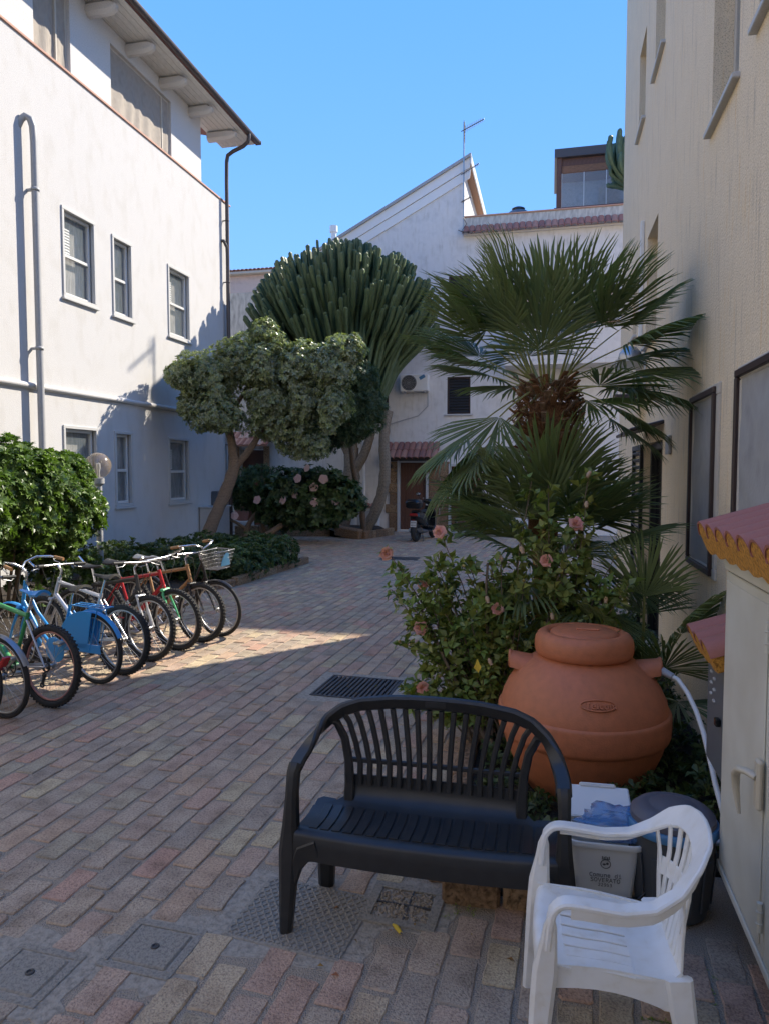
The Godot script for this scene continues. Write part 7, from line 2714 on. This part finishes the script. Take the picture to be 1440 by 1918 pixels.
func bicycles() -> void:
	var blue := mat(lin(0.035, 0.27, 0.62), 0.3)
	var green := mat(lin(0.05, 0.28, 0.09), 0.35)
	var mint := mat(lin(0.10, 0.48, 0.22), 0.35)
	var red := mat(lin(0.42, 0.022, 0.03), 0.3)
	var maroon := mat(lin(0.13, 0.012, 0.018), 0.3)
	var silver := mat(lin(0.5, 0.5, 0.52), 0.3, 0.5)
	var dark := mat(lin(0.018, 0.016, 0.016), 0.35)
	var grey := mat(lin(0.25, 0.26, 0.28), 0.3, 0.6)
	var tan_m := mat(lin(0.32, 0.17, 0.07), 0.6)
	var rosy := mat(lin(0.42, 0.2, 0.17), 0.4, 0.3)
	var white := mat(lin(0.66, 0.64, 0.62), 0.5)
	bicycle("maroon bicycle with dark red mudguard cut by the left edge, nearest of the row", Vector3(-4.17, 0, -4.36), false, {"frame": maroon, "city": true, "guard": maroon, "rear_light": true, "lean": 3.0})
	bicycle("dark bicycle with silver mudguard second from the left edge", Vector3(-4.07, 0, -4.56), false, {"frame": dark, "city": true, "guard": grey, "lean": -3.0})
	bicycle("green and silver mountain bicycle with red rims in front of the blue one", Vector3(-3.90, 0, -4.86), false, {"frame": green, "stays": silver, "rim": rosy, "fat": true, "lean": 4.0, "saddle": blue})
	bicycle("blue city bicycle with blue panels over its back wheel", Vector3(-3.91, 0, -5.50), false, {"frame": blue, "city": true, "guard": blue, "skirt": true, "carrier": true, "carrier_mat": blue, "grip": tan_m, "lean": -3.0})
	bicycle("silver framed bicycle with knobbly tyres just behind the blue bicycle", Vector3(-3.86, 0, -5.80), false, {"frame": silver, "lean": 3.0, "bar_ends": true})
	bicycle("black mountain bicycle with white lettering and suspension fork", Vector3(-3.88, 0, -6.28), true, {"frame": dark, "fork": silver, "suspension": true, "fat": true, "word": "CONVERSE", "lean": -4.0})
	bicycle("red mountain bicycle with mint green fork", Vector3(-3.82, 0, -6.75), true, {"frame": red, "fork": mint, "fat": true, "lean": 3.0, "bar_ends": true})
	bicycle("bronze framed mountain bicycle between the red one and basket bicycle", Vector3(-3.75, 0, -7.12), true, {"frame": tan_m, "fork": dark, "lean": -2.0, "saddle": grey})
	bicycle("bicycle with wire front basket at the far end of the row", Vector3(-3.67, 0, -7.42), true, {"frame": dark, "city": true, "basket": true, "grip": tan_m, "guard": dark, "lean": 3.0, "saddle": grey})
	var o := bicycle("black bicycle leaning by the second wooden door behind the palm", Vector3(-1.35, 0, -20.6), true, {"frame": dark, "lean": 3.0}, 0.1)
	o.remove_meta("group")

# ---------------------------------------------------------------- scooter by the door
func scooter() -> void:
	var t := thing("motor_scooter", "black motor scooter with top box parked in front of the wooden door", "scooter", Vector3(-3.49, 0, -18.7), -0.21)
	# heads towards -z
	for q in [[0.0, 0.255, 0.075], [-1.24, 0.255, 0.065]]:
		var b := MB.new()
		b.torus(Vector3(0, q[1], q[0]), Vector3.RIGHT, 0.19, q[2] * 0.9, 32, 10, 1.0)
		var w := part(t, "wheel", b, M.tyre)
		b = MB.new()
		b.lathe([Vector2(0, 0.03), Vector2(0.05, 0.035), Vector2(0.12, 0.02), Vector2(0.14, 0.04), Vector2(0.14, -0.04), Vector2(0.12, -0.02), Vector2(0.05, -0.035), Vector2(0, -0.03)], Vector3(0, q[1], q[0]), 20, Basis(Vector3.BACK, PI / 2))
		part(w, "rim", b, M.grey_plastic)
	var b := MB.new()
	# body shell: cross sections along z
	var rows := []
	for q in [[0.16, 0.05, 0.70, 0.76], [0.14, 0.11, 0.60, 0.80], [0.05, 0.15, 0.50, 0.82], [-0.15, 0.17, 0.42, 0.82], [-0.4, 0.16, 0.36, 0.80], [-0.55, 0.13, 0.34, 0.72], [-0.62, 0.11, 0.32, 0.45]]:
		var r := []
		var cy: float = (q[2] + q[3]) * 0.5
		for k in 17:
			var a := TAU * k / 16.0
			r.append(Vector3(signf(cos(a)) * pow(absf(cos(a)), 0.6) * q[1], cy + signf(sin(a)) * pow(absf(sin(a)), 0.6) * (q[3] - q[2]) * 0.5, q[0]))
		rows.append(r)
	b.grid(rows, Vector3.LEFT)
	part(t, "body", b, M.gloss_black)
	b = MB.new()
	b.strap([Vector3(0, 0.27, -0.55), Vector3(0, 0.25, -0.75), Vector3(0, 0.27, -0.9), Vector3(0, 0.4, -0.97), Vector3(0, 0.7, -1.0), Vector3(0, 0.93, -0.96)], [Vector3.RIGHT, Vector3.RIGHT, Vector3.RIGHT, Vector3.RIGHT, Vector3.RIGHT, Vector3.RIGHT], [Vector2(0.26, 0.07), Vector2(0.32, 0.06), Vector2(0.36, 0.07), Vector2(0.42, 0.08), Vector2(0.40, 0.08), Vector2(0.24, 0.07)])
	part(t, "leg_shield", b, M.gloss_black)
	b = MB.new()
	rows = []
	for i in 8:
		var f := i / 7.0
		var r := []
		for j in 7:
			var s := (j - 3) / 3.0
			r.append(Vector3(s * lerpf(0.15, 0.10, f), 0.86 - 0.03 * s * s - 0.06 * sin(f * PI), lerpf(-0.02, -0.6, f)))
		rows.append(r)
	b.shell(rows, 0.07, Vector3.UP)
	part(t, "seat", b, M.rubber)
	# top box
	b = MB.new()
	rows = []
	for q in [[0.0, 0.15, 0.13], [0.04, 0.20, 0.18], [0.14, 0.215, 0.195], [0.15, 0.22, 0.2]]:
		var r := []
		for k in 25:
			var a := TAU * k / 24.0
			r.append(Vector3(signf(cos(a)) * pow(absf(cos(a)), 0.5) * q[1], 0.90 + q[0], 0.12 + signf(sin(a)) * pow(absf(sin(a)), 0.5) * q[2]))
		rows.append(r)
	b.grid(rows, Vector3(0, 0, -1))
	var box := part(t, "top_box", b, M.gloss_black)
	b = MB.new()
	rows = []
	for q in [[0.152, 0.222, 0.202], [0.2, 0.21, 0.19], [0.245, 0.16, 0.14], [0.262, 0.08, 0.07], [0.265, 0.005, 0.005]]:
		var r := []
		for k in 25:
			var a := TAU * k / 24.0
			r.append(Vector3(signf(cos(a)) * pow(absf(cos(a)), 0.55) * q[1], 0.90 + q[0], 0.12 + signf(sin(a)) * pow(absf(sin(a)), 0.55) * q[2]))
		rows.append(r)
	b.grid(rows, Vector3(0, 0.5, -1))
	part(box, "box_lid", b, M.gloss_black)
	b = MB.new()
	b.bb(Vector3(-0.12, 0.70, 0.14), Vector3(0.12, 0.77, 0.2), 0.02)
	part(t, "tail_light", b, M.red_light)
	b = MB.new()
	b.bb(Vector3(-0.045, 0.585, 0.2), Vector3(0.045, 0.60, 0.215), 0.004)
	part(t, "reflector", b, M.red_light)
	b = MB.new()
	b.box(Vector3(0, 0.42, 0.16), Vector3(0.18, 0.34, 0.02), 0.01, Basis(Vector3.RIGHT, -0.15))
	part(t, "rear_mudguard", b, M.gloss_black)
	b = MB.new()
	b.box(Vector3(0, 0.49, 0.19), Vector3(0.165, 0.165, 0.006), 0.002, Basis(Vector3.RIGHT, -0.12))
	var pl := part(t, "number_plate", b, M.plate)
	b = MB.new()
	for i in 2:
		for k in 4:
			b.box(Vector3(-0.055 + k * 0.036, 0.525 - i * 0.07, 0.198 - (0.004 if i == 0 else -0.003)), Vector3(0.018, 0.045, 0.002), 0.0, Basis(Vector3.RIGHT, -0.12))
	part(pl, "plate_characters", b, M.print)
	b = MB.new()
	b.tube([Vector3(0.14, 0.26, -0.45), Vector3(0.15, 0.28, -0.1), Vector3(0.16, 0.33, 0.12)], [0.035, 0.06, 0.065], 14)
	part(t, "exhaust", b, M.grey_plastic)
	b = MB.new()
	b.ball(Vector3(-0.15, 0.3, 0.0), Vector3(0.06, 0.07, 0.1), 14, 8)
	part(t, "engine_cover", b, M.steel)
	b = MB.new()
	b.tube([Vector3(0, 0.9, -0.95), Vector3(0, 1.05, -0.9)], 0.03, 10)
	b.tube([Vector3(-0.34, 1.05, -0.78), Vector3(-0.15, 1.06, -0.88), Vector3(0.15, 1.06, -0.88), Vector3(0.34, 1.05, -0.78)], 0.02, 8)
	b.ball(Vector3(0, 1.05, -0.92), Vector3(0.17, 0.08, 0.1), 14, 8)
	part(t, "handlebar", b, M.gloss_black)
	for s in [-1.0, 1.0]:
		b = MB.new()
		b.tube([Vector3(s * 0.2, 1.06, -0.86), Vector3(s * 0.27, 1.2, -0.84)], 0.008, 6)
		b.ball(Vector3(s * 0.28, 1.25, -0.84), Vector3(0.075, 0.05, 0.018), 16, 8)
		var mr := part(t, "mirror", b, M.gloss_black)
		b = MB.new()
		b.ball(Vector3(s * 0.28, 1.25, -0.826), Vector3(0.066, 0.042, 0.008), 16, 6, Basis(Vector3.RIGHT, 0.25))
		part(mr, "mirror_glass", b, M.mirror)
	b = MB.new()
	b.tube([Vector3(-0.1, 0.26, -0.2), Vector3(-0.2, 0.01, -0.1)], 0.013, 7)
	b.tube([Vector3(0.1, 0.26, -0.2), Vector3(0.17, 0.01, -0.1)], 0.013, 7)
	part(t, "stand", b, M.grey_plastic)
	b = MB.new()
	b.tube([Vector3(0.06, 0.255, -1.24), Vector3(0.05, 0.6, -1.08)], 0.02, 8)
	b.tube([Vector3(-0.06, 0.255, -1.24), Vector3(-0.05, 0.6, -1.08)], 0.02, 8)
	b.ball(Vector3(0, 0.4, -1.22), Vector3(0.08, 0.1, 0.2), 14, 8)
	part(t, "fork", b, M.gloss_black)

# ---------------------------------------------------------------- covers and litter on the paving
func small_things() -> void:
	var bs := Basis(Vector3.UP, -0.045)
	var t := thing("drain_grating", "dark iron slotted drain grating set in the paving beyond the bench", "grating", Vector3(-1.62, 0, -5.93))
	t.basis = bs
	var b := MB.new()
	surround_flat(b, 0.335, 0.305, 0.022, -0.02, 0.004)
	part(t, "frame", b, M.cast_iron)
	for i in 15:
		b = MB.new()
		b.bb(Vector3(-0.305 + i * 0.0415, -0.03, -0.282), Vector3(-0.305 + i * 0.0415 + 0.027, 0.002, 0.282), 0.003)
		part(t, "bar", b, M.cast_iron)
	t = thing("lattice_manhole_cover", "worn grey manhole cover with diamond lattice under the bench's front leg", "manhole cover", Vector3(-1.01, 0, -2.78))
	t.basis = Basis(Vector3.UP, -0.10)
	b = MB.new()
	b.bb(Vector3(-0.262, -0.03, -0.222), Vector3(0.262, 0.002, 0.222), 0.004)
	part(t, "plate", b, M.lid)
	b = MB.new()
	for i in range(-17, 18):
		for s in [-1.0, 1.0]:
			# clipped diagonal lines
			var c := i * 0.038
			var x0 := maxf(-0.245, -0.205 * 0.8 + c)
			var x1 := minf(0.245, 0.205 * 0.8 + c)
			if x1 - x0 < 0.02:
				continue
			var z0: float = (x0 - c) / 0.8 * s
			var z1: float = (x1 - c) / 0.8 * s
			b.bar(Vector3(x0, 0.003, z0), Vector3(x1, 0.003, z1), 0.009, 0.007, Vector3.UP, 0.002)
	part(t, "lattice", b, M.lid)
	var k := 0
	for q in [[-1.518, -2.45, 0.118, 0.104, "square cement inspection cover with centre hole left of the lattice cover"], [-1.90, -2.21, 0.108, 0.098, "square cement inspection cover at the lower left corner"]]:
		t = thing("inspection_cover", q[4], "inspection cover", Vector3(q[0], 0, q[1]))
		t.basis = bs
		b = MB.new()
		b.bb(Vector3(-q[2], -0.03, -q[3]), Vector3(q[2], 0.005, q[3]), 0.006)
		part(t, "plate", b, M.lid)
		b = MB.new()
		surround_flat(b, q[2] + 0.045, q[3] + 0.045, 0.034, -0.02, 0.003)
		part(t, "frame", b, M.lid)
		b = MB.new()
		b.torus(Vector3(0.01, 0.0055, 0.0), Vector3.UP, 0.013, 0.005, 16, 6)
		part(t, "lifting_ring", b, M.cast_iron)
		b = MB.new()
		b.ball(Vector3(0.01, 0.004, 0.0), Vector3(0.011, 0.003, 0.011), 10, 4)
		part(t, "lifting_hole", b, M.cast_iron)
	t = thing("floor_drain", "small square floor drain filled with gravel under the bench", "drain", Vector3(-0.598, 0, -2.945))
	t.basis = bs
	b = MB.new()
	surround_flat(b, 0.165, 0.15, 0.045, -0.03, 0.006)
	part(t, "frame", b, M.lid)
	b = MB.new()
	b.bar(Vector3(-0.12, 0.001, 0.0), Vector3(0.12, 0.001, 0.0), 0.008, 0.008)
	b.bar(Vector3(0.02, 0.0005, -0.105), Vector3(0.02, 0.0005, 0.105), 0.008, 0.008)
	part(t, "cross_bars", b, M.cast_iron)
	var peb := MB.new()
	peb.ball(Vector3.ZERO, Vector3(0.008, 0.006, 0.007), 6, 4)
	var places := []
	for i in 330:
		places.append([Transform3D(frame_of(rdir(), rdir()).scaled(Vector3.ONE * rng.randf_range(0.5, 1.3)), Vector3(rng.randf_range(-0.118, 0.118), -0.004 + rng.randf() * 0.004, rng.randf_range(-0.103, 0.103))), Color(1, 1, 1)])
	scatter(t, "gravel", peb.mesh(), M.mortar, places, true)
	t = thing("iron_cover", "dark rectangular iron cover in the far paving before the scooter", "manhole cover", Vector3(-3.15, 0, -15.05))
	b = MB.new()
	b.bb(Vector3(-0.42, -0.02, -0.26), Vector3(0.42, 0.002, 0.26), 0.004)
	part(t, "plate", b, M.cast_iron)
	b = MB.new()
	for i in 7:
		b.bb(Vector3(-0.36 + i * 0.11, 0.0025, -0.2), Vector3(-0.30 + i * 0.11, 0.006, 0.2), 0.002)
	part(t, "ribs", b, M.cast_iron)
	# a curled yellow leaf
	t = thing("fallen_leaf", "small rolled yellow leaf lying on the paving under the bench", "leaf", Vector3(-0.592, 0.006, -2.765), 0.7)
	b = MB.new()
	var rows := []
	for i in 9:
		var f := i / 8.0
		var r := []
		for j in 9:
			var a := lerpf(-0.3, 5.0, j / 8.0)
			var rad := (0.004 + 0.007 * sin(0.3 + f * 2.3)) * (1.0 - 0.05 * j)
			r.append(Vector3(cos(a) * rad, rad + sin(a) * rad * 0.9, -0.033 + f * 0.066))
		rows.append(r)
	b.shell(rows, 0.0008, Vector3.UP)
	part(t, "blade", b, M.yellow)

func surround_flat(b: MB, hx: float, hz: float, w: float, y0: float, y1: float) -> void:
	b.bb(Vector3(-hx, y0, -hz), Vector3(hx, y1, -hz + w), 0.003)
	b.bb(Vector3(-hx, y0, hz - w), Vector3(hx, y1, hz), 0.003)
	b.bb(Vector3(-hx, y0, -hz + w), Vector3(-hx + w, y1, hz - w), 0.003)
	b.bb(Vector3(hx - w, y0, -hz + w), Vector3(hx, y1, hz - w), 0.003)

# dry bits and weeds lodged in the joints
func litter() -> void:
	var r := RandomNumberGenerator.new()
	r.seed = 4242
	var lf := MB.new()
	leaf(lf, Vector3.ZERO, Vector3(0, 0, 1), Vector3.UP, 0.034, 0.016, 0.4)
	var dry := leaf_mat(lin(0.30, 0.19, 0.08), 0.8)
	var places := []
	for i in 340:
		var p := Vector3(r.randf_range(-5.2, 0.5), 0.0, r.randf_range(-16.0, -2.2))
		if i % 3 != 0:
			p = Vector3(r.randf_range(-5.3, -4.0), 0, r.randf_range(-14, -4)) if i % 2 == 0 else Vector3(r.randf_range(-0.9, 0.6), 0, r.randf_range(-9.0, -2.3))
		if p.x > -0.45 and p.z < -3.0:
			continue
		p.y = 0.006 + r.randf() * 0.004
		places.append([Transform3D(Basis(Vector3.UP, r.randf() * TAU) * Basis(Vector3.RIGHT, r.randf_range(-0.3, 0.3)) * Basis(Vector3.BACK, r.randf_range(-0.4, 0.4)) * Basis.from_scale(Vector3.ONE * r.randf_range(0.4, 1.1)), p), Color(r.randf_range(0.7, 1.3), r.randf_range(0.7, 1.2), r.randf_range(0.6, 1.0))])
	var o := scatter(self, "leaf_litter", lf.mesh(), dry, places, true)
	o.set_meta("label", "scattered dry leaf bits on the brick paving")
	o.set_meta("category", "leaf litter")
	var weeds := []
	for i in 150:
		var k := r.randi_range(0, 3)
		var c: Vector3 = [Vector3(0.42, 0, -2.5), Vector3(0.55, 0, -2.75), Vector3(-0.38, 0, -3.0), Vector3(0.3, 0, -2.3)][k]
		var p := c + Vector3(r.randf_range(-0.12, 0.12), -0.004, r.randf_range(-0.12, 0.12))
		weeds.append([Transform3D(frame_of(Vector3.UP + rdir() * 0.7, rdir()).scaled(Vector3.ONE * r.randf_range(0.12, 0.28)), p), Color(1.2, 1.2, 0.8)])
	o = scatter(self, "joint_weeds", sprig(23, 6, 0.06, 0.02, 1.2, 0.04), M.leaf_hib, weeds, true)
	o.set_meta("label", "tiny green weeds in the brick joints by the dustbin")
	o.set_meta("category", "weeds")
